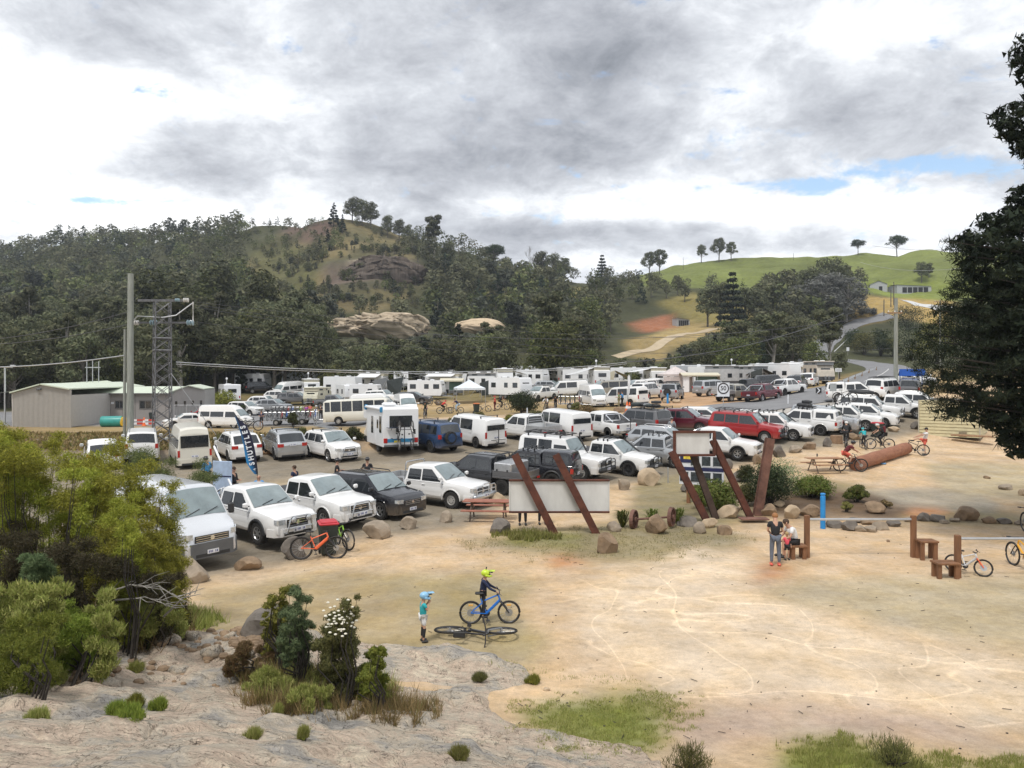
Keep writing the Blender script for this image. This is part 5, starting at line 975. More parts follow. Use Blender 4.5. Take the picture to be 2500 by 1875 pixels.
blades(600,1000,1600,1740,9000,.24,LF_GRS,'green grass among the rock shrubs',ok=ell((740,1690,120,40),(900,1690,90,30)),seed=7,wide=.007)
blades(-50,480,1420,1640,22000,.40,LF_DRY,'tall dry grass under the left scrub',ok=ell((60,1450,120,50),(250,1560,160,40),(420,1540,90,30)),seed=8,wide=.007)
blades(380,560,1470,1560,9000,.22,LF_GRS,'yellow-green grass fringe along the rock',ok=ell((470,1520,80,28)),seed=9,wide=.008)
blades(1130,1900,1560,1720,9000,.035,LF_GRS,'thin green streaks between the rock and the sand',ok=ell((1310,1640,70,9),(1420,1655,110,7),(1500,1665,80,8),(1230,1620,40,8)),seed=10,wide=.007)
blades(-50,865,1058,1100,9000,.16,LF_DRY,'dry grass on the bank behind the parked cars',ok=lambda a,b,r:r.rand(len(a))<.9,seed=11,wide=.03)
for i,(a,b,w,t,lm,lb)in enumerate([(285,1790,50,1730,LF_BRT,'heath sprig on the slab at lower left'),(330,1760,40,1705,LF_YEL,'yellow heath sprig behind the lower left one'),(320,1840,100,1770,LF_BRT,'leafy heath clump at the bottom left of the slab'),(90,1850,60,1785,LF_GRS,'grass tuft at the bottom left corner'),(385,1775,45,1745,LF_BRT,'small green tuft right of the heath sprigs'),(680,1765,30,1755,LF_GRS,'flat green tuft on the middle of the slab'),(330,1660,50,1640,LF_GRS,'green tuft in a crack of the slab'),(620,1870,60,1835,LF_GRS,'grass tuft by the low white stone'),(1120,1890,60,1835,LF_GRS,'grass tuft at the bottom edge centre'),(740,1868,30,1848,LF_GRS,'grass tuft right of the low white stone'),(1300,1672,40,1655,LF_YEL,'yellowish tuft in the rock joint'),(1170,1672,40,1656,LF_OLV,'olive tuft in the rock joint'),(2180,1875,120,1800,LF_OLV,'dark sprigs at the bottom right'),(1680,1885,130,1822,LF_OLV,'dark leafy sprigs at the bottom edge')]):
 bush(a,b,w,t,lm,lb,name='tuft',n=1500,leaf=.085,clumps=9,asp=.10,up=2.2,cat='tuft')
 # ---- the big pine on the right
def big_pine():
 D0=27.0;base=at(2760,D0);root=empty('pine_tree',base,0,'huge dark pine leaning into the right side of the picture','tree');rs=np.random.RandomState(77)
 trunk=MB();top=zy(-60,D0)-base.z;trunk.path([(0,0,-.5),(.1,0,top*.3),(-.1,0,top*.7),(0,0,top)],[.6,.5,.3,.1],10);trunk.build('trunk',BARKD,root)
 E=[(60,2520),(110,2490),(150,2462),(190,2490),(235,2515),(290,2412),(330,2440),(375,2490),(430,2520),(470,2470),(510,2445),(560,2360),(600,2295),(650,2325),(690,2310),(740,2280),(790,2260),(830,2215),(870,2205),(930,2235),(980,2255),(1020,2290),(1045,2330),(1030,2400),(1080,2440),(1115,2460),(1120,2500)]
 ey=np.array([e[0]for e in E],float);ex=np.array([e[1]for e in E],float);C=[];R=[];m=MB();k=0
 for py in np.arange(70,1125,15):
  x0=np.interp(py,ey,ex);gap=py<640
  lim=2860
  px=x0+rs.uniform(0,14)
  while px<lim:
   d=D0+rs.uniform(-2.6,2.6)*(min(1,(px-x0)/160+.25));pad=rs.uniform(16,27)*(1.0 if px-x0>40 else .72)
   if gap and px-x0>12 and(int(py/30)%3==0)and px<2520 and rs.rand()<.75:px+=30;continue
   p=P3(px+8,py+rs.uniform(-9,9),d)-base;q=pad*d/FPX;C.append(tuple(p));R.append((q*1.25,q*1.25,q*.62));px+=pad*rs.uniform(.9,1.5)
 C=np.array(C);R=np.array(R);n=150000;V,F=leafcloud(C,R,n,.17,.14,.15,.35,rs=rs);link('needles',npmesh('needles',V,F,LF_PINE),root)
 for i in range(0,len(C),9):
  c=C[i];z0=c[2]-abs(c[0])*.12;m.path([(0,0,max(.5,z0)),(c[0]*.5,c[1]*.4,(z0+c[2])/2),tuple(c)],[.10,.06,.015],5)
 m.build('boughs',BARKD,root)
 ins=[i for i in range(len(C))if C[i][0]>C[:,0].min()+2.2]
 V,F=leafcloud(C[ins],R[ins]*1.25,36000,.30,.45,.0,.0,rs=rs);link('inner_needles',npmesh('needles',V,F,LF_PINE),root)
big_pine()
# --------- bicycles
_BK={}
SADDLE=mat('saddle_black',(.02,.02,.02),.6)
def frame_mat(n,c):return mat('frame_'+n,c,.3,.1,var=.03,coat=.4)
FM={'orange':frame_mat('orange',(.85,.16,.06)),'green':frame_mat('green',(.30,.62,.05)),'blue':frame_mat('blue',(.02,.17,.62)),'black':frame_mat('black',(.022,.022,.025)),'white':frame_mat('white',(.72,.72,.72)),'yellow':frame_mat('yellow',(.75,.38,.03)),'grey':frame_mat('grey',(.2,.21,.22)),'red':frame_mat('red',(.5,.03,.03))}
BTYRE=mat('bicycle_tyre',(.03,.028,.026),.85);SPOKE=mat('spokes',(.42,.42,.42),.4,.6);BRIM=mat('bicycle_rim',(.05,.05,.055),.4,.2)
def bike_wheel(R):
 if('w',R)in _BK:return _BK[('w',R)]
 X=Matrix.Rotation(pi/2,4,'X');m=MB();pts=[(R*.955*cos(2*pi*i/24),0,R*.955*sin(2*pi*i/24))for i in range(24)];m.path(pts,R*.075,6,close=True);a=m.mesh('tyre',BTYRE,60)
 m=MB();pts=[(R*.87*cos(2*pi*i/24),0,R*.87*sin(2*pi*i/24))for i in range(24)];m.path(pts,.014,4,close=True);b=m.mesh('rim',BRIM,60)
 m=MB()
 for i in range(16):t=2*pi*i/16;m.tube((0,.025*(1 if i%2 else-1),0),(R*.87*cos(t),0,R*.87*sin(t)),.0035,n=3,caps=False)
 m.tube((0,-.05,0),(0,.05,0),.03,n=8);m.lathe([(.09,.03),(.09,.034),(.02,.034)],12,X);c=m.mesh('spokes',SPOKE);_BK[('w',R)]=(a,b,c);return _BK[('w',R)]
def bicycle(name,label,loc,ang,col='black',R=.36,s=1.0,lean=0,steer=0,roll_axis=None,group=None,fork=None,reflect=False,ebike=False):
 """ang: direction the bicycle points; 0 = right of the picture, counter-clockwise seen from above"""
 r=empty(name,loc,0,label,'bicycle',group);r.rotation_euler=Matrix.Rotation(lean,4,'X').to_euler();r.matrix_basis=Matrix.Translation(loc)@Matrix.Rotation(radians(ang),4,'Z')@Matrix.Rotation(lean,4,'X')
 wb=1.12*s;bb=Vector((.43*s-wb*.5,0,.31*s+.0));rear=Vector((-wb/2,0,R));front=Vector((wb/2,0,R));st=Vector((-.27*s,0,.74*s));hd=Vector((.24*s,0,.86*s));hb=Vector((.30*s,0,.70*s))
 bb=Vector((-.10*s,0,R-.02))
 fm=FM[col];k=('f',col,R,s,ebike)
 if k not in _BK:
  m=MB();m.tube(bb,hb,.03*(1.7 if ebike else 1.15),n=7);m.tube(st*.8+bb*.2,hd*.93+hb*.07,.02,n=6);m.tube(bb,st,.018,n=6);m.tube(hb,hd,.026,n=6)
  for sd in(-.06,.06):o_=Vector((0,sd,0));m.path([bb+o_*.6,rear+o_],.013,5);m.path([st*.72+bb*.28+o_*.5,rear+o_],.011,5)
  _BK[k]=m.mesh('frame',fm,50)
  m=MB();m.bbox((st.x-.03,0,.90*s),(.26*s,.13,.05),.02);m.tube(st,(st.x-.02,0,.89*s),.014,n=6);_BK[k+('s',)]=m.mesh('saddle',SADDLE)
  m=MB();m.mat(0).lathe([(.08,-.01),(.085,0),(.08,.01)],14,Matrix.Translation(bb)@Matrix.Rotation(pi/2,4,'X'));m.tube(bb+Vector((0,-.09,0)),bb+Vector((.03,-.09,-.16*s)),.012,n=5);m.tube(bb+Vector((0,.09,0)),bb+Vector((-.03,.09,.16*s)),.012,n=5)
  m.box(bb+Vector((.03,-.14,-.16*s)),(.09,.09,.02));m.box(bb+Vector((-.03,.14,.16*s)),(.09,.09,.02));_BK[k+('c',)]=m.mesh('cranks',BRIM)
 link('frame',_BK[k],r);link('saddle',_BK[k+('s',)],r);link('cranks',_BK[k+('c',)],r)
 ax=(hd-hb).normalized();S=Matrix.Translation(hb)@Matrix.Rotation(steer,4,ax)@Matrix.Translation(-hb)
 m=MB();fw=front
 m.mat(0).path([hb+Vector((0,0,0)),hb+Vector((0,.065,-.02)),(front+hb)/2+Vector((0,.065,0)),fw+Vector((0,.06,0))],.017,6);m.path([hb,hb+Vector((0,-.065,-.02)),(front+hb)/2+Vector((0,-.065,0)),fw+Vector((0,-.06,0))],.017,6)
 f=m.build('fork',FM[fork or('black' if col!='black' else 'grey')],r,smooth=50);f.matrix_basis=S
 m=MB();h2=hd+ax*.07*s;m.tube(hd,h2,.02,n=6);c_=h2+Vector((.05,0,.0));m.path([c_+Vector((-.05,.37*s,.03)),c_+Vector((0,.15,.0)),c_,c_+Vector((0,-.15,.0)),c_+Vector((-.05,-.37*s,.03))],.014,6)
 for sd in(-1,1):m.tube(c_+Vector((-.045,sd*.27*s,.025)),c_+Vector((-.055,sd*.39*s,.032)),.02,n=6);m.tube(c_+Vector((.0,sd*.22*s,.01)),c_+Vector((.05,sd*.29*s,-.02)),.007,n=4)
 h=m.build('handlebar',BRIM,r,smooth=50);h.matrix_basis=S
 a,b,c=bike_wheel(R)
 for nm,p,MM in(('rear',rear,Matrix()),('front',front,S)):
  w=link('wheel',a,r);w.matrix_basis=MM@Matrix.Translation(p);link('rim',b,w);link('spokes',c,w)
  if reflect:q=MB();q.lathe([(R*.45,0),(R*.7,0)],8,Matrix.Rotation(pi/2,4,'X'));q=MB();q.bbox((0,0,R*.62),(R*.38,.012,R*.14),.01);q.build('reflector',mat('orange_reflector',(.9,.45,.08),.4),w)
 return r
 # --------- people
SKIN=mat('skin',(.50,.29,.20),.6,var=.06);HAIRB=mat('brown_hair',(.06,.035,.02),.8);HAIRG=mat('ginger_hair',(.32,.15,.06),.8);HAIRBL=mat('blond_hair',(.38,.26,.12),.8);SHOE=mat('dark_shoes',(.03,.03,.03),.7);EYE=mat('eyes',(.03,.02,.015),.3)
def cloth(n,c):return mat('cloth_'+n,c,.9,var=.12,scale=14,bump=.15)
CL={'black':cloth('black',(.022,.022,.025)),'navy':cloth('navy',(.02,.028,.07)),'white':cloth('white',(.72,.72,.72)),'grey':cloth('grey',(.24,.25,.27)),'jeans':cloth('jeans',(.13,.15,.19)),'teal':cloth('teal',(.03,.38,.42)),'blue':cloth('blue',(.05,.28,.62)),'red':cloth('red',(.68,.06,.05)),'pink':cloth('pink',(.75,.10,.14)),'maroon':cloth('maroon',(.12,.02,.025)),'khaki':cloth('khaki',(.25,.22,.12)),'purple':cloth('purple',(.28,.04,.32)),'coral':cloth('coral',(.70,.14,.10)),'green':cloth('green',(.16,.26,.10)),'ltblue':cloth('ltblue',(.45,.58,.72)),'dkgreen':cloth('dkgreen',(.03,.05,.03))}
HLM={k:mat('helmet_'+k,c,.3,var=.1,coat=.4)for k,c in dict(black=(.02,.02,.022),white=(.7,.7,.7),blue=(.25,.50,.72),lime=(.55,.72,.04),teal=(.05,.45,.5),red=(.5,.05,.04)).items()}
def pose(kind):
 J=dict(pel=(0,0,.95),ch=(0,.0,1.27),nk=(0,.0,1.47),hd=(0,.02,1.60))
 J.update(sl=(.18,0,1.41),el=(.25,-.02,1.13),hl=(.25,.07,.88),sr=(-.18,0,1.41),er=(-.25,-.02,1.13),hr=(-.25,.07,.88))
 J.update(pl=(.09,0,.92),kl=(.11,.02,.50),al=(.12,-.02,.09),pr=(-.09,0,.92),kr=(-.11,.02,.50),ar=(-.12,-.02,.09),face=(0,1,0))
 u=J.update
 if kind=='front':u(dict(el=(.24,.02,1.13),hl=(.08,.24,1.15),er=(-.24,.02,1.13),hr=(-.08,.24,1.18)))
 if kind=='chin':u(dict(el=(.22,.10,1.18),hl=(.05,.20,1.42),er=(-.22,.10,1.18),hr=(-.05,.20,1.42),hd=(0,.05,1.61)))
 if kind=='ride':u(dict(pel=(0,-.20,.98),ch=(0,.06,1.22),nk=(0,.20,1.37),hd=(0,.29,1.48),sl=(.18,.15,1.32),el=(.26,.33,1.12),hl=(.26,.50,1.02),sr=(-.18,.15,1.32),er=(-.26,.33,1.12),hr=(-.26,.50,1.02),pl=(.09,-.19,.95),kl=(.11,.20,.80),al=(.12,.05,.42),pr=(-.09,-.19,.95),kr=(-.11,.14,.60),ar=(-.12,-.02,.24)))
 if kind=='straddle':u(dict(hl=(.22,.54,.98),el=(.25,.26,1.12),hr=(-.22,.54,.98),er=(-.25,.26,1.12),kl=(.16,.04,.50),al=(.20,0,.09),kr=(-.16,.02,.50),ar=(-.20,-.02,.09),ch=(0,.03,1.26),nk=(0,.07,1.45),hd=(0,.10,1.58)))
 if kind=='sit':u(dict(pel=(0,0,.52),ch=(0,.10,.80),nk=(0,.22,.97),hd=(0,.31,1.07),sl=(.18,.17,.93),el=(.24,.26,.68),hl=(.12,.45,.60),sr=(-.18,.17,.93),er=(-.24,.26,.68),hr=(-.12,.45,.60),pl=(.09,.03,.50),kl=(.13,.44,.50),al=(.13,.42,.09),pr=(-.09,.03,.50),kr=(-.13,.44,.50),ar=(-.13,.42,.09)))
 if kind=='liftleg':u(dict(ch=(0,-.10,1.26),nk=(0,-.14,1.46),hd=(0,-.10,1.60),sl=(.18,-.12,1.40),el=(.22,.18,1.25),hl=(.15,.50,1.12),sr=(-.18,-.12,1.40),er=(-.22,.18,1.25),hr=(-.15,.50,1.12),kl=(.10,.36,1.02),al=(.10,.62,.92)))
 if kind=='down':u(dict(hd=(0,.09,1.57),el=(.23,.03,1.13),hl=(.12,.25,1.02),er=(-.23,.03,1.13),hr=(-.12,.25,1.02)))
 return{k:Vector(v)for k,v in J.items()}
def skinned(name,pts,edges,rad,m,parent,root=0,sub=1):
 me=bpy.data.meshes.new(name);me.from_pydata([tuple(p)for p in pts],edges,[]);me.materials.append(m);o=link(name,me,parent);md=o.modifiers.new('Skin','SKIN');md.use_smooth_shade=True
 for i,v in enumerate(me.skin_vertices[0].data):v.radius=(rad[i],rad[i]);v.use_root=(i==root)
 s=o.modifiers.new('Subdivision','SUBSURF');s.levels=sub;s.render_levels=sub;return o
def hand_mesh(m):
 if('hand',m.name)in _BK:return _BK[('hand',m.name)]
 b=MB();b.bbox((0,.05,0),(.075,.09,.03),.012)
 for i,(x,l)in enumerate(((-.028,.058),(-.009,.070),(.010,.066),(.028,.050))):b.path([(x,.09,0),(x*1.05,.09+l*.55,-.012),(x*1.02,.09+l*.8,-.038)],[.0095,.009,.007],5)
 b.path([(.034,.03,0),(.058,.055,-.010),(.060,.085,-.022)],[.012,.011,.008],5);_BK[('hand',m.name)]=b.mesh('hand',m,60);return _BK[('hand',m.name)]
def person(label,loc,ang,h=1.75,pz='stand',shirt='navy',pants='black',hair=HAIRB,helmet=None,sleeves='short',legs='long',cap=None,bag=None,full=False,cam_=False,bald=False,skin=SKIN,shoes=None,child=False,lower_only=False,socks=None,group=None,legsw=1.0):
 """ang: facing; 0 = away to +y turned clockwise in degrees (90 = right of the picture, 180 = towards the camera)"""
 J=pose(pz);k=h/1.75;r=empty('person',loc,-radians(ang),label,'person',group);r.scale=(k,)*3;hs=1.28 if child else 1.0
 hd=J['nk']+(J['hd']-J['nk'])*(1.12 if child else 1)
 ids=['pel','ch','nk','hd','sl','el','hl','sr','er','hr','pl','kl','al','pr','kr','ar'];P=[J[i]for i in ids];P[3]=hd;P.append(hd+Vector((0,.0,.10*hs)));ids.append('top')
 E=[(0,1),(1,2),(2,3),(3,16),(1,4),(4,5),(5,6),(1,7),(7,8),(8,9),(0,10),(10,11),(11,12),(0,13),(13,14),(14,15)];Rr=[.115,.125,.052,.094*hs,.055,.038,.026,.055,.038,.026,.082,.055,.036,.082,.055,.036,.070*hs]
 skinned('body',P,E,Rr,skin,r)
 def chain(name,ii,rr,m,ext=0):return skinned(name,ii,[(i,i+1)for i in range(len(ii)-1)],rr,m,r,0)
 sc=CL[shirt];pc=CL[pants];up=.98 if True else 1
 t=[J['pel']+Vector((0,0,-.02)),J['pel']*.5+J['ch']*.5,J['ch'],J['nk']*.8+J['ch']*.2];S=list(t);ed=[(0,1),(1,2),(2,3)];rd=[.145,.140,.150,.062]
 for a,b,c in(('sl','el','hl'),('sr','er','hr')):
  n=len(S);S.append(J[a]);ed.append((2,n));rd.append(.072)
  if sleeves=='long':S+=[J[b],J[b]*.15+J[c]*.85];ed+=[(n,n+1),(n+1,n+2)];rd+=[.054,.040]
  elif sleeves=='short':S.append(J[a]*.35+J[b]*.65);ed.append((n,n+1));rd.append(.060)
 skinned('shirt',S,ed,rd,sc,r)
 S=[J['pel']+Vector((0,0,.02))];ed=[];rd=[.135]
 for a,b,c in(('pl','kl','al'),('pr','kr','ar')):
  n=len(S);S.append(J[a]);ed.append((0,n));rd.append(.098)
  if legs=='long':S+=[J[b],J[c]+(J[b]-J[c])*.08];ed+=[(n,n+1),(n+1,n+2)];rd+=[.072,.052]
  else:S.append(J[a]*.22+J[b]*.78);ed.append((n,n+1));rd.append(.088)
 skinned('trousers' if legs=='long' else 'shorts',S,ed,rd,pc,r)
 for a,b in(('kl','al'),('kr','ar')):
  p=J[b];d=(J[a]-J[b]).normalized();m=MB();m.bbox((p.x,p.y+.06,p.z-.035),(.095,.26,.09),.035);m.build('shoe',shoes or SHOE,r)
  if socks:
   m=MB();m.tube(J[b]+d*.12,J[a]+d*.02,.052,.068,8);m.build('knee_pad',CL[socks],r,smooth=60)
 for a,b in(('el','hl'),('er','hr')):
  d=(J[b]-J[a]).normalized();q=d.to_track_quat('Y','Z');o=link('hand',hand_mesh(skin),r,J[b]-d*.02);o.rotation_euler=q.to_euler()
  if b=='hr':o.scale=(-1,1,1)
 f=Vector((0,1,0));m=MB();m.mat(0).path([hd+Vector((0,.085*hs,.03)),hd+Vector((0,.112*hs,-.005)),hd+Vector((0,.10*hs,-.018))],[.010,.016,.012],5)
 for sx in(-1,1):m.mat(1).sphere(hd+Vector((sx*.034*hs,.086*hs,.028)),.011,6,4);m.mat(0).sphere(hd+Vector((sx*.088*hs,0,.01)),(.014,.024,.034),6,5)
 m.mat(2).box(hd+Vector((0,.088*hs,-.045)),(.045,.012,.010));m.build('face',[skin,EYE,mat('lips',(.40,.15,.12),.5)],r,smooth=60)
 if not bald and not(helmet and full):m=MB();m.sphere(hd+Vector((0,-.018,.045)),(.098*hs,.102*hs,.095*hs),12,8);m.build('hair',hair,r,smooth=60)
 if cap:m=MB();m.sphere(hd+Vector((0,-.008,.06)),(.104*hs,.108*hs,.085*hs),12,8);m.bbox(hd+Vector((0,.13,.065)),(.15,.12,.015),.006);m.build('cap',CL[cap],r,smooth=60)
 if helmet:
  m=MB();c=hd+Vector((0,-.01,.055));n=14;vs=[];fs=[]
  m.mat(0).sphere(c+Vector((0,0,0)),(.118*hs,.140*hs,.105*hs),14,9)
  m.mat(1).bbox(c+Vector((0,.155*hs,.03)),(.16*hs,.12*hs,.018),.008)
  if full:
   m.mat(0).path([c+Vector((.112*hs,-.02,-.06)),c+Vector((.10*hs,.10*hs,-.10)),c+Vector((0,.165*hs,-.115)),c+Vector((-.10*hs,.10*hs,-.10)),c+Vector((-.112*hs,-.02,-.06))],.034*hs,7)
   m.mat(1).sphere(c+Vector((0,.045*hs,-.03)),(.10*hs,.10*hs,.06*hs),10,7)
   m.mat(0).bbox(c+Vector((0,.19*hs,.085)),(.18*hs,.17*hs,.02),.008)
  else:
   m.mat(1)
   for sx in(-.055,0,.055):m.bbox(c+Vector((sx*hs,-.01,.098*hs)),(.022,.16*hs,.02),.006)
  if cam_:m.mat(1).tube(c+Vector((0,.02,.10)),c+Vector((.0,.02,.18)),.02,n=6);m.bbox(c+Vector((0,.03,.20)),(.05,.05,.06),.01)
  m.build('helmet',[HLM[helmet],HLM['black']],r,smooth=55)
 if bag:m=MB();m.bbox(J['ch']+Vector((0,-.21,.02)),(.28,.16,.42),.05);m.build('backpack',CL[bag],r)
 return r
 # --------- caravans, campers, tents
def box_body(mb,L,Wd,z0,H,nose=.25,tail=.06,r=.12):
 """caravan shell: side outline with raked nose and rounded roof corners, extruded across"""
 P=[(-L/2,z0),(L/2-nose*.9,z0),(L/2,z0+.45),(L/2-nose*.25,(z0+H)/2+.1),(L/2-nose,H-.10),(L/2-nose-.15,H),(-L/2+tail+.12,H),(-L/2+tail*.4,H-.10)]
 mb.prism(P,Wd,Matrix.Rotation(pi/2,4,'X')@Matrix.Translation((0,0,-Wd/2)))
def awning(root,x0,x1,y,z,depth,drop,cm,poles=True,side=1):
 m=MB();n=5;V=[];F=[]
 for i in range(n+1):
  t=i/n
  for x in(x0,x1):V+=[(x,side*(y+depth*t),z-drop*t-.06*sin(pi*t)),(x,side*(y+depth*t),z-drop*t-.06*sin(pi*t)-.03)]
 for i in range(n):b=i*4;F+=[(b,b+2,b+6,b+4),(b+1,b+5,b+7,b+3),(b,b+4,b+5,b+1),(b+2,b+3,b+7,b+6)]
 F+=[(0,1,3,2),(n*4,n*4+2,n*4+3,n*4+1)];m.add(V,F);a=m.build('awning',cm,root)
 if poles:
  for x in(x0+.06,x1-.06):p=MB();p.tube((x,side*(y+depth-.05),z-drop-.05),(x,side*(y+depth-.02),0),.025,n=6);p.build('pole',ALUM,root);p=MB();p.tube((x,side*(y+.02),z-1.0),(x,side*(y+depth-.1),z-drop-.05),.018,n=5);p.build('strut',ALUM,root)
def caravan(label,loc,ang,L=5.2,Wd=2.35,H=2.75,z0=.55,col=None,pop=False,aw=None,awside=1,door=1,name='caravan',nose=.25,wheels=2,group=None,dark=False,stripe=None,hatch=True,cat='caravan',slide=False,aerial=False,chimney=False,s=1.0):
 root=empty(name,loc,radians(ang)-pi/2,label,cat,group);cm=col or PWHITE;root.scale=(s,)*3;Hb=H-.45 if pop else H
 m=MB();box_body(m,L,Wd,z0,Hb,nose);m.build('body',cm,root)
 if dark:
  m=MB();m.box((0,0,z0+.22),(L*.99,Wd+.03,.42));m.build('lower_panel',mat('checker_plate',(.09,.09,.095),.5,.4),root)
 if pop:
  m=MB();m.box((0,0,Hb+.2),(L-.35,Wd-.12,.42));m.build('pop_top_canvas',GCANV if dark else CANVAS,root);m=MB();m.bbox((0,0,Hb+.45),(L-.10,Wd+.04,.14),.05);m.build('roof',cm,root)
  for x in(-L*.25,L*.2):
   for sd in(-1,1):m=MB();m.box((x,sd*(Wd/2-.05),Hb+.2),(.8,.02,.2));m.build('pop_top_window',DCANV,root)
 zt=H+(.07 if pop else 0)
 if hatch:
  for x in(-L*.22,L*.15):m=MB();m.bbox((x,.2,zt+.06),(.55,.5,.12),.04);m.build('roof_hatch',PWHITE,root)
 if aerial:m=MB();m.tube((L*.1,.3,zt),(L*.1,.3,zt+.75),.03,n=5);m.bbox((L*.1,.3,zt+.85),(.28,.28,.32),.08);m.build('aerial',PWHITE,root)
 zw0,zw1=z0+.95,min(Hb-.35,z0+1.5)
 def win(x,sd,w):m=MB();m.mat(1).bbox((x,sd*(Wd/2+.003),(zw0+zw1)/2),(w+.08,.03,zw1-zw0+.08),.03);m.mat(0).bbox((x,sd*(Wd/2+.018),(zw0+zw1)/2),(w,.02,zw1-zw0),.02);m.build('window',[GLASS,BLK],root)
 for sd in(-1,1):
  xs=[-L*.34,L*.05,L*.33]if L>4.5 else[-L*.28,L*.2]
  for i,x in enumerate(xs):
   if door==sd and i==(1 if len(xs)>2 else 0):
    m=MB();m.mat(0).bbox((x,sd*(Wd/2+.006),z0+.95),(.62,.03,1.75),.02);d=m.build('door',[cm],root);m=MB();m.bbox((x,sd*(Wd/2+.03),z0+1.35),(.34,.02,.45),.02);m.build('door_window',GLASS,d)
   else:win(x,sd,.75 if i!=1 else .55)
 for x,w in((-L/2-.004,Wd*.5),):m=MB();m.mat(0).bbox((x,0,(zw0+zw1)/2+.05),(.03,w,zw1-zw0),.02);m.build('rear_window',GLASS,root)
 m=MB();m.bbox((L/2-nose*.55-.0,0,(zw0+zw1)/2+.12),(.06,Wd*.55,(zw1-zw0)*.8),.02);m.build('front_window',GLASS,root)
 for sd in(-1,1):m=MB();m.bbox((-L/2-.012,sd*(Wd/2-.16),z0+.35),(.03,.16,.34),.02);m.build('tail_light',REDL,root)
 plate_part(root,-L/2-.012,z0+.22,True)
 m=MB();m.mat(0).box((0,0,z0-.06),(L*.96,Wd*.8,.12));m.build('chassis',BLK,root)
 if not slide:
  for i in range(wheels):
   for sd in(-1,1):wheel(root,-.25+(i-.5*(wheels-1))*.82,sd*(Wd/2-.14),.35,.22,'six')
  m=MB();m.tube((L/2-.1,.6,z0-.08),(L/2+1.2,0,z0-.1),.05,n=6);m.tube((L/2-.1,-.6,z0-.08),(L/2+1.2,0,z0-.1),.05,n=6);m.tube((L/2+1.0,0,z0-.1),(L/2+1.0,0,0),.035,n=6);m.build('drawbar',ALUM,root)
  for sd in(-.22,.22):m=MB();m.lathe([(.13,0),(.15,.08),(.15,.40),(.09,.50),(.04,.54)],12,T(L/2+.22,sd,z0-.02));m.build('gas_bottle',GREYP,root,smooth=50)
 else:
  for x in(-L*.4,L*.4):
   for sd in(-1,1):m=MB();m.tube((x,sd*(Wd/2-.08),z0),(x,sd*(Wd/2-.02),0),.04,n=6);m.build('jack_leg',ALUM,root)
 if stripe:
  for sd in(-1,1):m=MB();m.prism([(-L*.46,z0+.45),(L*.3,z0+.45),(L*.42,z0+.75),(-L*.1,z0+.62),(-L*.46,z0+.70)],.006,Matrix.Translation((0,sd*(Wd/2+.003)+(.006 if sd<0 else 0),0))@Matrix.Rotation(pi/2,4,'X'));m.build('stripe',stripe,root)
 if aw:awning(root,-L*.40,L*.36,Wd/2,(zt if not pop else H)-.1,aw[0],aw[1],aw[2],side=awside)
 return root
def gazebo(label,loc,ang,w=3.0,h=2.1,roof=2.9,cm=None,walls=0,name='gazebo'):
 r=empty(name,loc,radians(ang),label,'gazebo');q=w/2
 for a in(-1,1):
  for b in(-1,1):m=MB();m.tube((a*q,b*q,0),(a*q,b*q,h),.03,n=6);m.build('leg',ALUM,r)
 m=MB();V=[(-q,-q,h),(q,-q,h),(q,q,h),(-q,q,h),(0,0,roof)]+[(x*1.015,y*1.015,h-.28)for x,y in((-q,-q),(q,-q),(q,q),(-q,q))]
 V2=[];
 for i in range(4):
  a=Vector(V[i]);b=Vector(V[(i+1)%4]);c=(a+b)/2
 for k,rr in enumerate((1,.72,.45,.2,0)):
  z=h+(roof-h)*((1-rr)**1.25)
  if rr==0:V2.append((0,0,roof));break
  for x,y in((-q,-q),(0,-q),(q,-q),(q,0),(q,q),(0,q),(-q,q),(-q,0)):V2.append((x*rr,y*rr,z-(.06 if(x==0 or y==0)else 0)))
 F=[]
 for k in range(3):
  for i in range(8):j=(i+1)%8;F.append((k*8+i,k*8+j,k*8+8+j,k*8+8+i))
 for i in range(8):F.append((24+i,24+(i+1)%8,32))
 m.add(V2,F);rf=m.build('canopy_roof',cm,r)
 for i in range(4):
  m=MB();a=Vector(V[i]);b=Vector(V[(i+1)%4]);m.add([a,b,b-Vector((0,0,.26)),(a*.75+b*.25)-Vector((0,0,.13)),a-Vector((0,0,.26))],[(0,1,2,3,4)]);m=MB();d=(b-a);L_=d.length;m.box(((a+b)/2-Vector((0,0,.13))),(L_ if abs(d.x)>.1 else .02,L_ if abs(d.y)>.1 else .02,.26));m.build('valance',cm,r)
  if i<walls:m=MB();m.box(((a+b)/2*1.0-Vector((0,0,h/2+.15))),(L_*.96 if abs(d.x)>.1 else .02,L_*.96 if abs(d.y)>.1 else .02,h-.32));m.build('side_wall',cm,r)
 return r
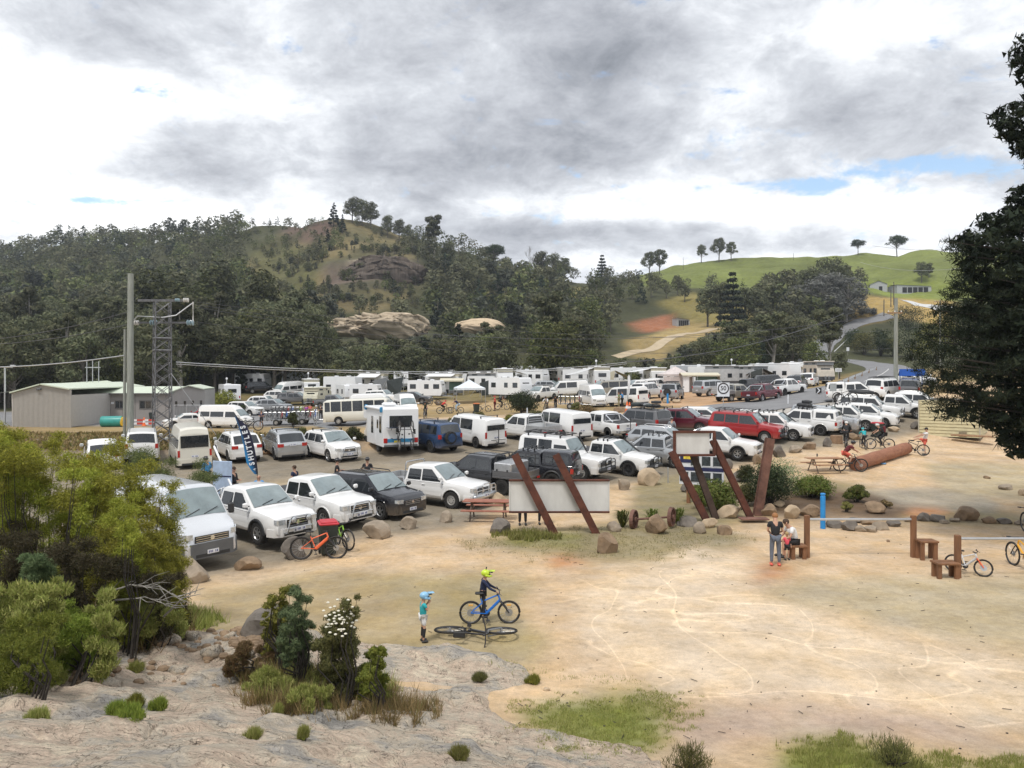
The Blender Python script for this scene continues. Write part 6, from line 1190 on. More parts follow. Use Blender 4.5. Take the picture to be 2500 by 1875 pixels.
def camper_trailer(label,loc,ang,w=4.6,h=2.1,cm=CANVAS,wall=GREENC,s=1.0):
 r=empty('camper_tent',loc,radians(ang),label,'camper tent');r.scale=(s,)*3
 m=MB();m.add([(-w/2,0,h),(w/2,0,h),(w/2,1.3,h+.30),(-w/2,1.3,h+.30),(-w/2,2.4,h-.1),(w/2,2.4,h-.1)],[(0,1,2,3),(3,2,5,4)]);m.add([(-w/2,-.0,h),(w/2,-.0,h),(w/2,-.0,h-.18),(-w/2,-.0,h-.18)],[(0,3,2,1)]);m.add([(-w/2,0,h-.03),(w/2,0,h-.03),(w/2,1.3,h+.27),(-w/2,1.3,h+.27),(-w/2,2.4,h-.13),(w/2,2.4,h-.13)],[(3,2,1,0),(4,5,2,3)]);m.build('canvas_roof',cm,r)
 m=MB();m.box((w*.16,.55,h*.62),(w*.56,.04,h*.62));m.build('front_wall',wall,r)
 m=MB();m.box((-w*.38,.25,h*.45),(w*.16,.03,h*.88));m.build('side_flap',PWHITE,r)
 for sd in(-1,1):m=MB();m.add([(sd*w/2,0,0.05),(sd*w/2,2.4,.05),(sd*w/2,2.4,h-.1),(sd*w/2,1.3,h+.28),(sd*w/2,.0,h-.02)],[(0,1,2,3,4)]);m.build('end_wall',cm,r)if sd>0 else None
 m=MB();m.bbox((w*.16,1.2,.55),(w*.6,1.7,.45),.05);m.build('trailer',GREYP,r)
 for x in(-w/2+.05,w*-.1,w/2-.05):m=MB();m.tube((x,0,0),(x,0,h),.025,n=5);m.build('pole',ALUM,r)
 for sd in(-1,1):wheel(r,w*.16,1.2+sd*.8,.33,.2)
 return r
 # --------- stones
ROCKM=[mat('basalt_stone',(.16,.14,.12),.9,var=.35,scale=2.2,bump=.6),mat('granite_stone',(.30,.245,.185),.9,var=.3,scale=1.8,bump=.6),mat('sandstone',(.44,.34,.23),.9,var=.25,scale=1.8,bump=.5),mat('brown_stone',(.25,.175,.11),.9,var=.35,scale=2,bump=.6)]
def rock_mesh(seed,w,d,h,cuts=9,sub=3,flat=False,am=.13,fr=3):
 rs=np.random.RandomState(seed);import bmesh;bm=bmesh.new();bmesh.ops.create_icosphere(bm,subdivisions=sub,radius=1.0);V=np.array([v.co[:]for v in bm.verts]);F=np.array([[v.index for v in f.verts]for f in bm.faces]);bm.free()
 for i in range(cuts):
  n=rs.normal(size=3);n[2]=n[2]*.7+(.3 if i==0 else 0);n/=np.linalg.norm(n);k=rs.uniform(.55,.85);q=V@n;V=V-np.outer(np.maximum(q-k,0),n)
 V=V/np.abs(V).max(0);V+=(np.stack([fbm(V[:,0]*fr+V[:,2]*2+seed,V[:,1]*fr+V[:,2]*fr*.7+i*9,4,i)for i in range(3)],1)-.5)*am;V*=np.array([w/2,d/2,h*.62]);V[:,2]+=h*.38
 return npmesh('stone',V,F,ROCKM[0],smooth=False)
def boulder(px,py,wpx,hpx,m,label,seed=None,d=None,name='boulder',group=None,sub=3,lift=0):
 p=hit(px,py-1);s=p.y/FPX;w=wpx*s;h=hpx*s;me=rock_mesh(seed or int(px*3+py),w,d or w*.85,h,sub=sub);me.materials[0]=ROCKM[m];me.polygons.foreach_set('use_smooth',[True]*len(me.polygons));me.set_sharp_from_angle(angle=radians(24))
 o=link(name,me,None,(p.x,p.y+(d or w*.85)*.30,gz(p.x,p.y+w*.3)-h*.06+lift));return tag(o,label,'rock',group)
 # --------- vehicles, one by one
def V_(kind,px,D,ang,label,pm=WHT,name=None,cat=None,opts=(),style='six',br=False,det=1,group=None,dz=0):
 p=at(px,D);nm=name or{'ute':'pickup_truck','suv':'parked_suv','fourwd':'four_wheel_drive','troopy':'four_wheel_drive','wagon':'station_wagon','sedan':'sedan_car','hiace':'parked_van','hiace_high':'high_roof_van','ducato':'camper_van','bus':'minibus'}[kind]
 ct=cat or{'ute':'pickup truck','suv':'car','fourwd':'car','troopy':'car','wagon':'car','sedan':'car','hiace':'van','hiace_high':'van','ducato':'van','bus':'bus'}[kind]
 r,B=vehicle(kind,nm,label,ct,p+Vector((0,0,dz)),ang,pm,style,br,det,group,opts)
 f=Vector((sin(radians(ang)),-cos(radians(ang)),0));l=Vector((-f.y,f.x,0));S=SPEC[kind];a,b=p+f*S['ax'][1],p+f*S['ax'][0];zf,zr=gz(a.x,a.y),gz(b.x,b.y)
 c,d=p+l*.75,p-l*.75;zl,zR=gz(c.x,c.y),gz(d.x,d.y);X=Vector((f.x,f.y,max(-.045,min(.045,(zf-zr)/(S['ax'][1]-S['ax'][0]))))).normalized();Yv=Vector((l.x,l.y,max(-.035,min(.035,(zl-zR)/1.5)))).normalized();Z=X.cross(Yv).normalized();Yv=Z.cross(X)
 R=Matrix((X,Yv,Z)).transposed().to_4x4();mid=p+f*(S['ax'][0]+S['ax'][1])/2;z=(zf+zr)/2-(X.z)*(S['ax'][0]+S['ax'][1])/2;r.matrix_basis=Matrix.Translation((p.x,p.y,max(z,0*z)+dz-.005))@R
 return r,B
V_('ducato',424,26.0,48,'silver-white high panel van half hidden by the left tea trees',SILW,opts=('panel',),style='steel')
V_('ute',624,28.6,50,'white double-cab ute with round driving lights and chrome nudge bar behind the orange bicycle',opts=('nudge','spots','chrome','flares','sports'))
V_('ute',778,31.2,50,'white double-cab ute with black grille behind the red-lidded bin',opts=('nudge','chrome','opentub'))
V_('suv',911,32.9,52,'black wagon with roof rails parked between two white utes',BLACKP,opts=('rails','blackrails'),style='five')
V_('ute',1060,35.4,60,'white extra-cab ute with aluminium tray and tubular bull bar',opts=('tray','bullbarc'),style='steel')
V_('ute',1178,38.6,-118,'dark grey ute with silver toolbox on its tray',DKG,opts=('toolbox','greyhead'),style='steel',br=True)
V_('ute',1292,40.6,-112,'black ute with black canopy behind the long white board',BLACKP,opts=('canopy','bars','flares'),style='six',br=True)
V_('troopy',1378,43.2,56,'white boxy four-wheel drive with long black roof rack',opts=('rack','bullbar','flares','snorkel','spots'),style='steel')
V_('ute',1490,44.6,56,'white double-cab ute with black bull bar and big tyres behind the sandstone boulder',opts=('bullbar','bars','spots','flares','bigwheels','snorkel','opentub'),style='six',br=True)
V_('ute',1592,47.0,-113,'silver double-cab ute seen from its side behind the small square board',SILV,opts=('bars','blackh'),style='ten')
V_('ute',1750,49.2,58,'white double-cab ute just right of the small square board',opts=('chrome','flares','sports'),style='six')
V_('fourwd',1822,53.6,58,'bright red four-wheel drive with flat roof rack',REDP,opts=('bars','bullbar','snorkel','rack'),style='steel')
V_('ute',1885,54.6,60,'white ute with black grille between the red four-wheel drive and the roof-tent ute',opts=('bars','canopy','snorkel'),style='six')
V_('ute',1958,57.4,-127,'white ute backed in with dark roof tent and boxes on top',opts=('canopy','rack','load','chrome'),style='six')
V_('fourwd',2012,58.4,60,'silver four-wheel drive with snorkel beside the roof-tent ute',SILV,opts=('snorkel','bars','flares'))
V_('ute',2062,59.8,60,'white ute with bicycles on its roof behind the dark-clothed rider',opts=('bars','greybumper'))
V_('suv',2112,61.2,58,'white car with dark windscreen between two white utes at the right',opts=('bikes',))
V_('fourwd',2120,64.0,60,'long white four-wheel drive carrying a black roof box',opts=('box','bullbarc','rails'))
V_('ute',2188,65.2,60,'white ute with black bumper left of the cream weatherboard shed',opts=('flares','greybumper','opentub'))
V_('suv',2240,66.8,60,'white car partly behind the cream weatherboard shed',opts=('rails',))
V_('ute',2088,74.0,74,'white canopy ute at the left of the farthest row by the road',opts=('canopy',),det=1)
V_('fourwd',2162,75.0,128,'white four-wheel drive with crates of a roof rack seen from behind near the pole',opts=('rack','silverbars'))
V_('fourwd',2222,74.4,150,'dark-windowed grey four-wheel drive seen from behind beside the pine',GRYP,opts=('bars',))
V_('fourwd',2237,86.0,4,'white four-wheel drive facing the camera under the blue road sign',opts=('bullbar',))
V_('wagon',250,45.5,-150,'white station wagon almost hidden behind the left tea trees',opts=())
V_('fourwd',346,48.0,-155,'white wagon backed towards us between the power pole and the lattice tower',opts=('rails',))
V_('hiace_high',463,46.4,-151,'white high-roof van seen from behind beside the lattice tower',CREAM,style='steel')
V_('suv',580,48.4,-146,'white hatchback seen from behind the feather flag',opts=('bars','silverbars','bikestand'))
V_('suv',693,49.2,-150,'silver SUV seen from behind with upright roof bike carriers',SILV,opts=('bars',))
V_('suv',808,48.2,40,'white SUV facing us with chrome nudge bar and a roof ladder',opts=('nudge','ladder','bars'),style='five')
V_('fourwd',1052,51.3,-142,'blue four-wheel drive with spare wheel on its tail',BLUEP,opts=('spare','bars','bikerack2'))
V_('hiace',1156,52.9,-141,'white van with roof racks and a black bike rack on its tail',opts=('bars','bikerack','panel','crew'),style='six')
V_('ute',1283,54.2,-138,'white flat-tray ute between two white vans',opts=('tray',),style='steel')
V_('hiace',1372,55.2,-150,'white van with wide dark rear window in the second row',opts=('panel','crew'),style='steel')
V_('ute',1472,56.0,-146,'white double-cab ute with sports bar seen from behind',opts=('sports','bikerack','chrome'))
V_('fourwd',1562,57.4,-142,'dark grey SUV with tyre and bags on its roof',GRYP,opts=('rack','load'),style='ten')
V_('suv',1670,58.6,62,'maroon SUV with bags strapped on its roof',MARO,opts=('bars','load2'))
V_('wagon',1722,60.8,62,'white hatchback behind the maroon SUV')
V_('wagon',1622,50.6,60,'silver-blue wagon roof showing behind the silver ute',SILV,opts=('rails',))
V_('sedan',455,80.5,-58,'white sedan parked beside the grey building',det=1)
V_('sedan',492,86.5,-60,'red car behind the white sedan',REDP)
V_('hiace_high',552,79.0,76,'white high-roof shuttle van side-on with red load inside',opts=(),style='steel')
V_('suv',598,97,70,'white car half behind the bright yellow bush')
V_('suv',646,110,82,'white SUV side-on behind the bicycle trailers')
V_('suv',684,117,80,'white SUV one row further back behind the side-on one')
V_('ute',724,113,84,'dark grey ute side-on beside the cream camper',GRYP,opts=('canopy',))
V_('fourwd',640,128,100,'black four-wheel drive under the trees left of the hi-top campervan',BLACKP)
V_('ute',760,120,80,'white ute nose showing behind the dark grey one')
V_('bus',877,81.5,86,'cream twenty-seat bus side-on at the terrace edge',CREAM,style='steel')
V_('hiace_high',915,92,82,'white minibus parked behind the cream bus',style='steel')
V_('hiace_high',990,83.5,18,'white van facing us with its driver door open right of the bus',style='steel')
V_('hiace_high',702,123,-30,'white hi-top campervan facing us under the trees',style='steel')
V_('ute',1320,98,-42,'white ute facing left of the big dark shrub',opts=('bars',))
V_('hiace',1388,101,-82,'white van side-on below the grey caravan',opts=('panel','crew'))
V_('hiace_high',1448,86,12,'white shuttle van facing us behind the brown dry shrub',style='steel')
V_('hiace',1488,99,-74,'beige van side-on with a pale awning roof',BEIGE,opts=('bars',))
V_('hiace',1528,82.5,-140,'white shuttle van seen from behind with its side door open',style='steel')
V_('ute',1555,100,-70,'white ute tucked behind the shuttle vans',opts=('canopy',))
V_('fourwd',1582,90,140,'white four-wheel drive with black rear door beside the orange cones',opts=('rails',))
V_('fourwd',1642,87,158,'silver four-wheel drive with rear spare wheel before the pale gazebo',SILV,opts=('spare','rack'))
V_('ute',1795,82,122,'silver flat-tray ute beside the speed sign',BEIGE,opts=('tray',),style='steel')
V_('ute',1862,80,132,'dark maroon ute with loaded tub seen from behind',MARO,opts=('bikerack3','sports'))
V_('ute',1920,85,126,'white ute with a black tub cover near the guard rail',opts=('sports',),br=True)
V_('suv',1946,94,150,'dark SUV next to the end caravan',DKG)
# ---- motorhome
def motorhome():
 L,Wd,H=6.4,2.25,2.85;p=at(948,51.4);r=empty('motorhome',p,radians(-157)-pi/2,'white motorhome with blue trim and bicycles hung on its tail','motorhome');blue=mat('trim_blue',(.03,.22,.42),.4)
 m=MB();P=[(-L/2,.42),(L/2-1.9,.42),(L/2-1.9,1.95),(L/2-.9,1.95),(L/2-.75,2.2),(L/2-1.1,H-.05),(-L/2+.10,H),(-L/2,H-.12)];m.prism(P,Wd,Matrix.Rotation(pi/2,4,'X')@Matrix.Translation((0,0,-Wd/2)));m.build('body',PWHITE,r)
 m=MB();Q=[(L/2-1.92,.42),(L/2-.1,.42),(L/2,.7),(L/2-.12,1.0),(L/2-.45,1.12),(L/2-.95,1.93),(L/2-1.92,1.93)];m.prism(Q,1.85,Matrix.Rotation(pi/2,4,'X')@Matrix.Translation((0,0,-.925)));m.build('cab',WHT,r)
 x=-L/2
 m=MB();m.bbox((x-.01,0,1.98),(.04,1.45,.72),.03);m.build('rear_window',GLASS,r)
 for sd in(-1,1):m=MB();m.mat(0).bbox((x-.02,sd*(Wd/2-.15),.80),(.05,.24,.30),.03);m.build('tail_light',REDL,r)
 m=MB();m.box((x-.012,0,.80),(.03,Wd-.55,.22));m.build('rear_stripe',blue,r)
 m=MB();m.box((x-.03,.25,.74),(.012,.37,.12));m.build('number_plate',mat('yellow_plate',(.75,.62,.05),.5),r)
 for sd in(-1,1):
  for xx,w,z0,z1 in((-2.5,.55,1.25,2.3),(-1.75,.38,1.5,2.05),(-.55,.30,1.1,2.2),(-.15,.30,1.1,2.2)):m=MB();m.bbox((xx,sd*(Wd/2+.008),(z0+z1)/2),(w,.03,z1-z0),.03);m.build('window',GLASS,r)
 m=MB();m.bbox((-.95,Wd/2+.01,1.35),(.62,.03,1.75),.02);m.build('door',PWHITE,r)
 m=MB();m.tube((-2.9,Wd/2+.06,H-.10),(1.3,Wd/2+.06,H-.10),.09,n=10);aw=m.build('rolled_awning',PWHITE,r,smooth=50)
 for xx in(-2.98,1.36):m=MB();m.bbox((xx,Wd/2+.05,H-.14),(.16,.22,.34),.05);m.build('end_cap',blue,aw)
 m=MB();m.bbox((-.6,.1,H+.11),(1.1,.75,.22),.09);m.build('roof_air_conditioner',PWHITE,r)
 m=MB();m.mat(0).box((x-.30,.62,1.62),(.5,.62,.03),);m.tube((x,.62,1.45),(x-.25,.62,1.6),.02);m.build('solar_panel',[mat('solar',(.02,.03,.06),.15)],r)
 m=MB();m.mat(0).bbox((x-.02,.0,.48),(.10,Wd-.1,.14),.03);m.build('rear_bumper',GREYP,r)
 m=MB();m.tube((x-.05,-.1,.5),(x-.55,-.1,.5),.03);m.tube((x-.5,-.1,.45),(x-.5,-.1,1.75),.03);m.tube((x-.5,-.75,1.5),(x-.5,.45,1.5),.02);m.build('bike_rack',BLK,r)
 for xx in(-1.6,2.2):
  for sd in(-1,1):wheel(r,xx,sd*(Wd/2-.14),.35,.22,'steel')
 c=Vector((x-.62,-.35,0));M_=r.matrix_basis if False else(Matrix.Translation(p)@Matrix.Rotation(radians(-157)-pi/2,4,'Z'))
 for i,(y,lb)in enumerate(((.25,'black bicycle hung upright on the left of the motorhome rack'),(-.55,'black bicycle hung upright on the right of the motorhome rack'))):
  b=bicycle('bicycle',lb,Vector((0,0,0)),0,'black');b.matrix_basis=M_@Matrix.Translation((x-.60,y,1.15))@Matrix.Rotation(pi/2,4,'Y')@Matrix.Rotation(radians(90 if i else-90),4,'X')@Matrix.Rotation(pi/2,4,'X')@Matrix.Translation((0,0,-.35))
motorhome()
def roofbike(px,D,ang,zr,lb,col='black',side=0,across=0):
 p=at(px,D);f=Vector((sin(radians(ang)),-cos(radians(ang)),0));l=Vector((-f.y,f.x,0));bicycle('bicycle',lb,p+Vector((0,0,zr))+l*side,degrees_(ang),col)
def degrees_(a):return a-90
roofbike(2062,59.8,60,2.0,'dark bicycle on the roof of the white ute behind the rider',side=.3);
# ---- campers
AWW=(2.4,.55,PWHITE)
for a in[dict(label='pale caravan at the far left end of the camp',px=560,D=116,ang=-150,L=4.8,aerial=True),dict(label='pop-top caravan with a purple decal left of the cream camper',px=758,D=122,ang=-160,L=4.6,pop=True,aerial=True,stripe=mat('decal_purple',(.22,.18,.50),.5)),dict(label='cream folding camper with a bulging front window',px=775,D=111,ang=-20,L=3.6,H=2.5,pop=True,col=mat('cream_gel',(.62,.60,.48),.5)),dict(label='white motorhome-style caravan with rounded over-cab end',px=838,D=119,ang=75,L=5.5,H=3.3),dict(label='white caravan with two small square windows behind the bus',px=894,D=110,ang=85,L=4.2,H=2.7),dict(label='pop-top with a sloping white awning left of the dark tarpaulins',px=912,D=126,ang=80,L=4.6,H=3.1,pop=True,aw=AWW,awside=-1),dict(label='white caravan side-on in the middle of the camp',px=1042,D=106,ang=82,L=4.8,H=2.6,stripe=None),dict(label='pop-top with a broad flat white roof behind the middle caravan',px=1085,D=119,ang=80,L=5.5,H=3.0,pop=True,aw=(2.6,.35,PWHITE),awside=-1),dict(label='tall pop-top behind the big white caravan by the dark shrub',px=1228,D=117,ang=10,L=4.4,H=3.3,pop=True,aw=(2.2,.7,PWHITE),awside=1),dict(label='big white caravan directly behind the large dark shrub',px=1246,D=101,ang=48,L=5.6,H=2.75),dict(label='grey off-road caravan standing high at the edge of the trees',px=1368,D=126,ang=-165,L=4.6,H=3.0,z0=.9,col=mat('grey_gel',(.36,.36,.34),.5),dark=True,aw=(2.6,.4,DCANV),awside=1),dict(label='slide-on camper with grey bands and a long white awning',px=1462,D=113,ang=-170,L=3.6,H=3.3,z0=.9,pop=True,slide=True,aw=(3.6,1.0,PWHITE),awside=1,aerial=True),dict(label='pale pop-top with a blue emblem and a white awning',px=1598,D=116,ang=-172,L=4.4,H=3.0,pop=True,aw=(3.0,.5,PWHITE),awside=1),dict(label='large white caravan with a grey awning behind the gazebo',px=1690,D=126,ang=70,L=6.8,H=3.3,aw=(2.5,.8,GCANV),awside=-1),dict(label='long grey pop-top caravan behind the silver tray ute',px=1775,D=116,ang=78,L=6.6,H=3.2,pop=True,dark=True,col=mat('pale_grey_gel',(.44,.45,.46),.5),aerial=True),dict(label='grey pop-top caravan end-on beside the long grey one',px=1838,D=113,ang=15,L=4.5,H=3.1,pop=True,dark=True,col=mat('pale_grey_gel',(.44,.45,.46),.5)),dict(label='big white caravan with white awning second from the right',px=1900,D=113,ang=30,L=6.4,H=3.2,aw=(2.6,.8,PWHITE),awside=1,dark=True),dict(label='boxy pop-top camper end-on at the right end of the camp',px=1998,D=106,ang=4,L=4.6,H=3.0,pop=True,dark=True,nose=.5,col=mat('tan_gel',(.50,.45,.38),.6)),]:
 k={q:v for q,v in a.items()if q not in('px','D')};caravan(loc=at(a['px'],a['D']),**k)
gazebo('pale blue-white gazebo in the middle of the camp',at(1146,99),10,3.6,1.95,3.0,mat('gazebo_white',(.66,.72,.78),.8));gazebo('pinkish grey gazebo with white walls right of the silver four-wheel drive',at(1648,105),0,4.0,2.3,3.4,mat('gazebo_pink',(.58,.52,.50),.8),1)
camper_trailer('cream-roofed camper tent with a green canvas front',at(1712,101),0,5.0,2.25);camper_trailer('green-fronted cream tent left of the gazebo',at(1102,112),0,3.4,2.2,CANVAS,GREENC)
def tarp(label,px,D,w,h,d,cm,rz):
 r=empty('tarpaulin_shelter',at(px,D),radians(rz),label,'tarpaulin');m=MB();m.add([(-w/2,0,h),(0,0,h*1.25),(w/2,0,h*.9),(w/2,d,h*.7),(0,d,h*1.15),(-w/2,d,h*.8)],[(0,1,4,5),(1,2,3,4)]);m.add([(-w/2,0,h),(0,0,h*1.25),(-w*.1,0,.2),(-w*.45,.3,.15)],[(0,1,2,3)]);m.build('sheet',cm,r)
 for x,z in((-w/2,h),(0,h*1.25),(w/2,h*.9)):m=MB();m.tube((x,0,0),(x,0,z),.03,n=5);m.build('pole',ALUM,r)
 m=MB();m.tube((-w/2,0,h),(-w/2-1.4,.4,.0),.025,n=4);m.build('guy_pole',ALUM,r)
tarp('dark grey tarpaulin left of the middle caravan',985,114,5.0,2.2,3,DCANV,0);tarp('second dark tarpaulin with a peaked pole beside the pop-top',945,118,4.2,2.2,3,GCANV,8);tarp('low dark tarpaulin beside the gazebo',1200,106,3.2,1.9,2.4,DCANV,-5)
# ---- more of the packed camp
for lb,px,D_,ang,L_,H_,kw in[('white caravan under the trees left of the hi-top campervan',618,131,80,5.5,2.9,{}),('white caravan roof behind the hi-top campervan',735,134,85,6,3.0,{}),('pale caravan behind the over-cab caravan',868,133,80,5.5,3.2,dict(pop=True)),('white caravan left of the sloping white awning',850,112,30,4.4,2.7,{}),('white caravan end-on behind the dark tarpaulins',978,130,10,5,3.0,dict(aw=(2.4,.6,PWHITE))),('white caravan behind the broad flat-roofed pop-top',1068,132,70,6,3.2,{}),('pale pop-top right of the pale gazebo',1182,118,75,4.6,2.9,dict(pop=True,dark=True)),('white caravan between the dark shrub and the grey caravan',1300,120,60,4.8,2.8,{}),('white caravan roof behind the side-on white van',1415,119,80,5,2.9,{}),('white caravan right of the slide-on camper',1535,122,75,5.5,3.0,dict(aw=(2.4,.7,GCANV))),('white caravan behind the cream camper tent',1728,122,80,6.2,3.1,{}),('white caravan tucked behind the end-on grey pop-top',1868,122,80,5,3.2,dict(pop=True)),('white caravan behind the boxy end camper',1952,120,60,5.2,3.1,{})]:
 caravan(lb,at(px,D_),ang,L=L_,H=H_,**kw)
for k_,px,D_,ang,lb,pm_ in[('suv',668,103,78,'silver car in front of the white ones behind the trailers',SILV),('ute',815,106,80,'grey ute above the cream bus roof',GRYP),('fourwd',935,104,70,'white four-wheel drive above the minibus roof',WHT),('wagon',1010,100,80,'dark wagon before the middle caravan',DKG),('fourwd',1262,112,60,'white four-wheel drive between the two white caravans',WHT),('wagon',1345,112,70,'silver wagon behind the left-facing ute',SILV),('suv',1422,108,80,'grey SUV behind the side-on van',GRYP),('ute',1600,104,110,'white ute behind the four-wheel drive with black rear door',WHT),('fourwd',1740,92,120,'pale four-wheel drive before the cream camper tent',SILV),('ute',1830,95,110,'black ute behind the silver tray ute',BLACKP),('fourwd',1885,100,100,'dark four-wheel drive before the big white caravan',DKG),('suv',1975,99,150,'white SUV beside the boxy end camper',WHT),('wagon',530,92,70,'white wagon beside the bright yellow bush',WHT)]:V_(k_,px,D_,ang,lb,pm_)
tarp('white fly sheet strung between two caravans',1140,124,4.5,2.3,3,PWHITE,5);tarp('pale annexe beside the slide-on camper',1502,114,3.6,2.2,2.6,CANVAS,-6);tarp('dark annexe before the end-on grey pop-top',1862,110,3.4,2.2,2.6,DCANV,0)
# --------- boulders
for a in[(455,1425,92,62,1,'large rounded boulder half under the left tea trees'),(600,1395,66,32,3,'low flat brown boulder in front of the silver van'),(712,1368,62,56,0,'dark boulder between the white ute and the orange bicycle'),(916,1318,72,45,1,'rounded boulder right of the green bicycle'),(995,1295,44,33,1,'small boulder in front of the black wagon'),(1086,1278,36,32,1,'small pale-streaked boulder before the extra-cab ute'),(1217,1304,58,38,0,'dark flat-topped boulder at the left post of the long board'),(1210,1236,64,34,2,'pale boulder behind the picnic table'),(1523,1199,34,34,1,'small boulder left of the big sandstone one'),(1587,1186,60,44,2,'big angular sandstone boulder before the black bull bar'),(1680,1203,34,24,0,'little dark boulder behind the strap-leaved clump'),(1483,1354,56,54,3,'pointed standing stone on the grass'),(1500,1300,36,26,1,'small round boulder beside the rusty wheels'),(1610,1305,64,50,3,'brown block boulder between the rusty wheels'),(1680,1287,50,26,0,'low dark boulder right of the rusty wheels'),(1712,1305,36,30,1,'boulder at the foot of the left leaning beams'),(1735,1290,44,26,2,'pale slab at the foot of the middle beam'),(1770,1308,40,26,3,'brown boulder at the end of the stone row'),(1785,1268,58,32,2,'pale wedge stone under the right beams'),(1800,1248,46,26,2,'pale stone behind the wedge stone'),(1778,1146,26,26,0,'small dark boulder beside the white ute wheel'),(1815,1178,52,28,0,'wide grey boulder in front of the white ute'),(1852,1135,30,26,3,'brown boulder under the red four-wheel drive'),(1905,1118,32,32,0,'upright dark boulder by the leaning beam top'),(1944,1107,36,18,1,'low boulder in the row right of the upright one'),(1980,1099,36,20,3,'flat brown boulder behind the roof-tent ute'),(2022,1092,28,24,0,'dark boulder beside the cut log stump'),(2086,1076,40,18,3,'brown boulder behind the dark rider'),(2150,1062,34,14,1,'low boulder under the teal rider row'),(2184,1056,28,14,2,'pale boulder near the weatherboard shed'),(2237,1050,22,20,0,'dark boulder at the shed corner'),(1936,1270,40,36,2,'pale boulder at the left end of the garden wall'),(1982,1264,54,30,3,'squared boulder beside the blue bollard'),(2140,1256,52,30,3,'square-cut brown block on the mulch'),(1880,1262,46,30,3,'brown boulder under the flat garden slab'),(1905,1240,30,16,2,'flat pale slab on the garden edge'),(2044,1291,44,22,0,'dark flat stone at the start of the rail row'),(2078,1298,42,28,0,'rounded dark stone under the rail'),(2105,1300,30,16,1,'small stone beside the rounded dark one'),(2132,1301,36,18,1,'low stone in the middle under the rail'),(2128,1284,46,14,3,'long brown stone behind the low one'),(2158,1296,44,22,1,'stone right of the long brown one'),(2187,1288,36,18,0,'dark stone near the right rail post'),(2090,1278,40,12,0,'dark slab behind the rail row'),(2225,1276,30,12,1,'slab behind the right rail post'),(2258,1275,34,22,0,'jagged dark stone right of the rail post'),(2296,1275,44,20,0,'smooth dome-shaped dark stone'),(2366,1274,68,36,3,'largest wedge-shaped brown boulder on the right'),(2335,1277,26,12,1,'small stone left of the wedge boulder'),(2310,1281,26,10,1,'tiny stone in front of the dome stone'),(2418,1280,34,18,3,'brown stone right of the wedge boulder'),(2457,1281,36,14,0,'flat dark stone near the right edge'),(2492,1284,26,14,1,'stone at the right edge of the row'),(2461,1197,34,14,1,'lone stone on the bare ground at the right'),(2411,1170,18,8,3,'tiny stone below the pine'),(2500,1212,20,18,2,'stone at the right edge beside the grass'),(610,1865,90,34,2,'low white stone at the bottom edge'),(1630,985,24,14,2,'pale stone beside the far blue bollard'),(1655,985,26,12,2,'second pale stone beside the far blue bollard'),(1075,990,26,14,3,'brown rock beside the red-shirted child'),(1290,1012,30,8,1,'pale rock under the large dark shrub'),(1345,1000,24,8,3,'brown rock beside the camp riders'),(1515,1008,34,14,3,'brown rock in front of the shuttle van door'),(2170,1325,10,6,3,'clod of earth on the sand'),(1335,1690,20,8,2,'white pebble on the lawn patch'),]:boulder(*a)
R_=random.Random(12)
for i,(px,py,w,h_)in enumerate([(240,1590,60,18),(300,1610,46,16),(355,1585,54,14),(410,1615,64,18),(470,1600,50,16),(520,1640,60,18),(560,1595,44,16),(440,1660,56,14),(600,1650,46,18),(200,1640,50,14)]):
 p=hit(px,py,6);s_=p.y/FPX;me=rock_mesh(300+i,w*s_,w*s_*.7,h_*s_*1.6,sub=3,am=.2);me.materials[0]=RM;o=link('flat_stone',me,None,(p.x,p.y,top_z(p.x,p.y)-.03));tag(o,'broken %s flat stone lying on the outcrop, %s'%(['pale','grey','brownish'][i%3],['at its left end','left of the loose stones','among the first loose stones','among the loose stones','just left of the dark mound','before the dark mound','behind the brown brush','below the loose stones','under the rock shrubs','nearest the heath bushes'][i]),'stone')
mb=MB()
for i in range(260):
 px,py=(R_.gauss(620,55),R_.gauss(1600,28))if i<170 else(R_.uniform(100,700),R_.uniform(1560,1700));p=hit(px,py,6);z=top_z(p.x,p.y);r=R_.uniform(.03,.11);mb.sphere((p.x,p.y,z+r*.2),(r,r*R_.uniform(.6,1),r*.6),6,4)
o=mb.build('rubble',ROCKM[3]);tag(o,'loose broken stones on the outcrop','rubble',kind='stuff')
boulder(650,1590,150,95,0,'dark lichen-spotted rock mound left of the rock shrubs',d=1.3,seed=5)
mb=MB()
for i in range(240):
 px,py=R_.uniform(700,2480),R_.uniform(1300,1850);p=hit(px,py,8);r=R_.uniform(.008,.028)
 if R_.random()<.6:mb.sphere((p.x,p.y,gz(p.x,p.y)+r*.3),(r,r*.8,r*.5),5,3)
 else:a=R_.uniform(0,3.1);l=R_.uniform(.05,.16);z=gz(p.x,p.y)+.015;mb.tube((p.x,p.y,z),(p.x+l*cos(a),p.y+l*sin(a),z),.007,n=3)
o=mb.build('ground_litter',BARKD);tag(o,'small clods and twigs scattered on the sand','litter',kind='stuff')
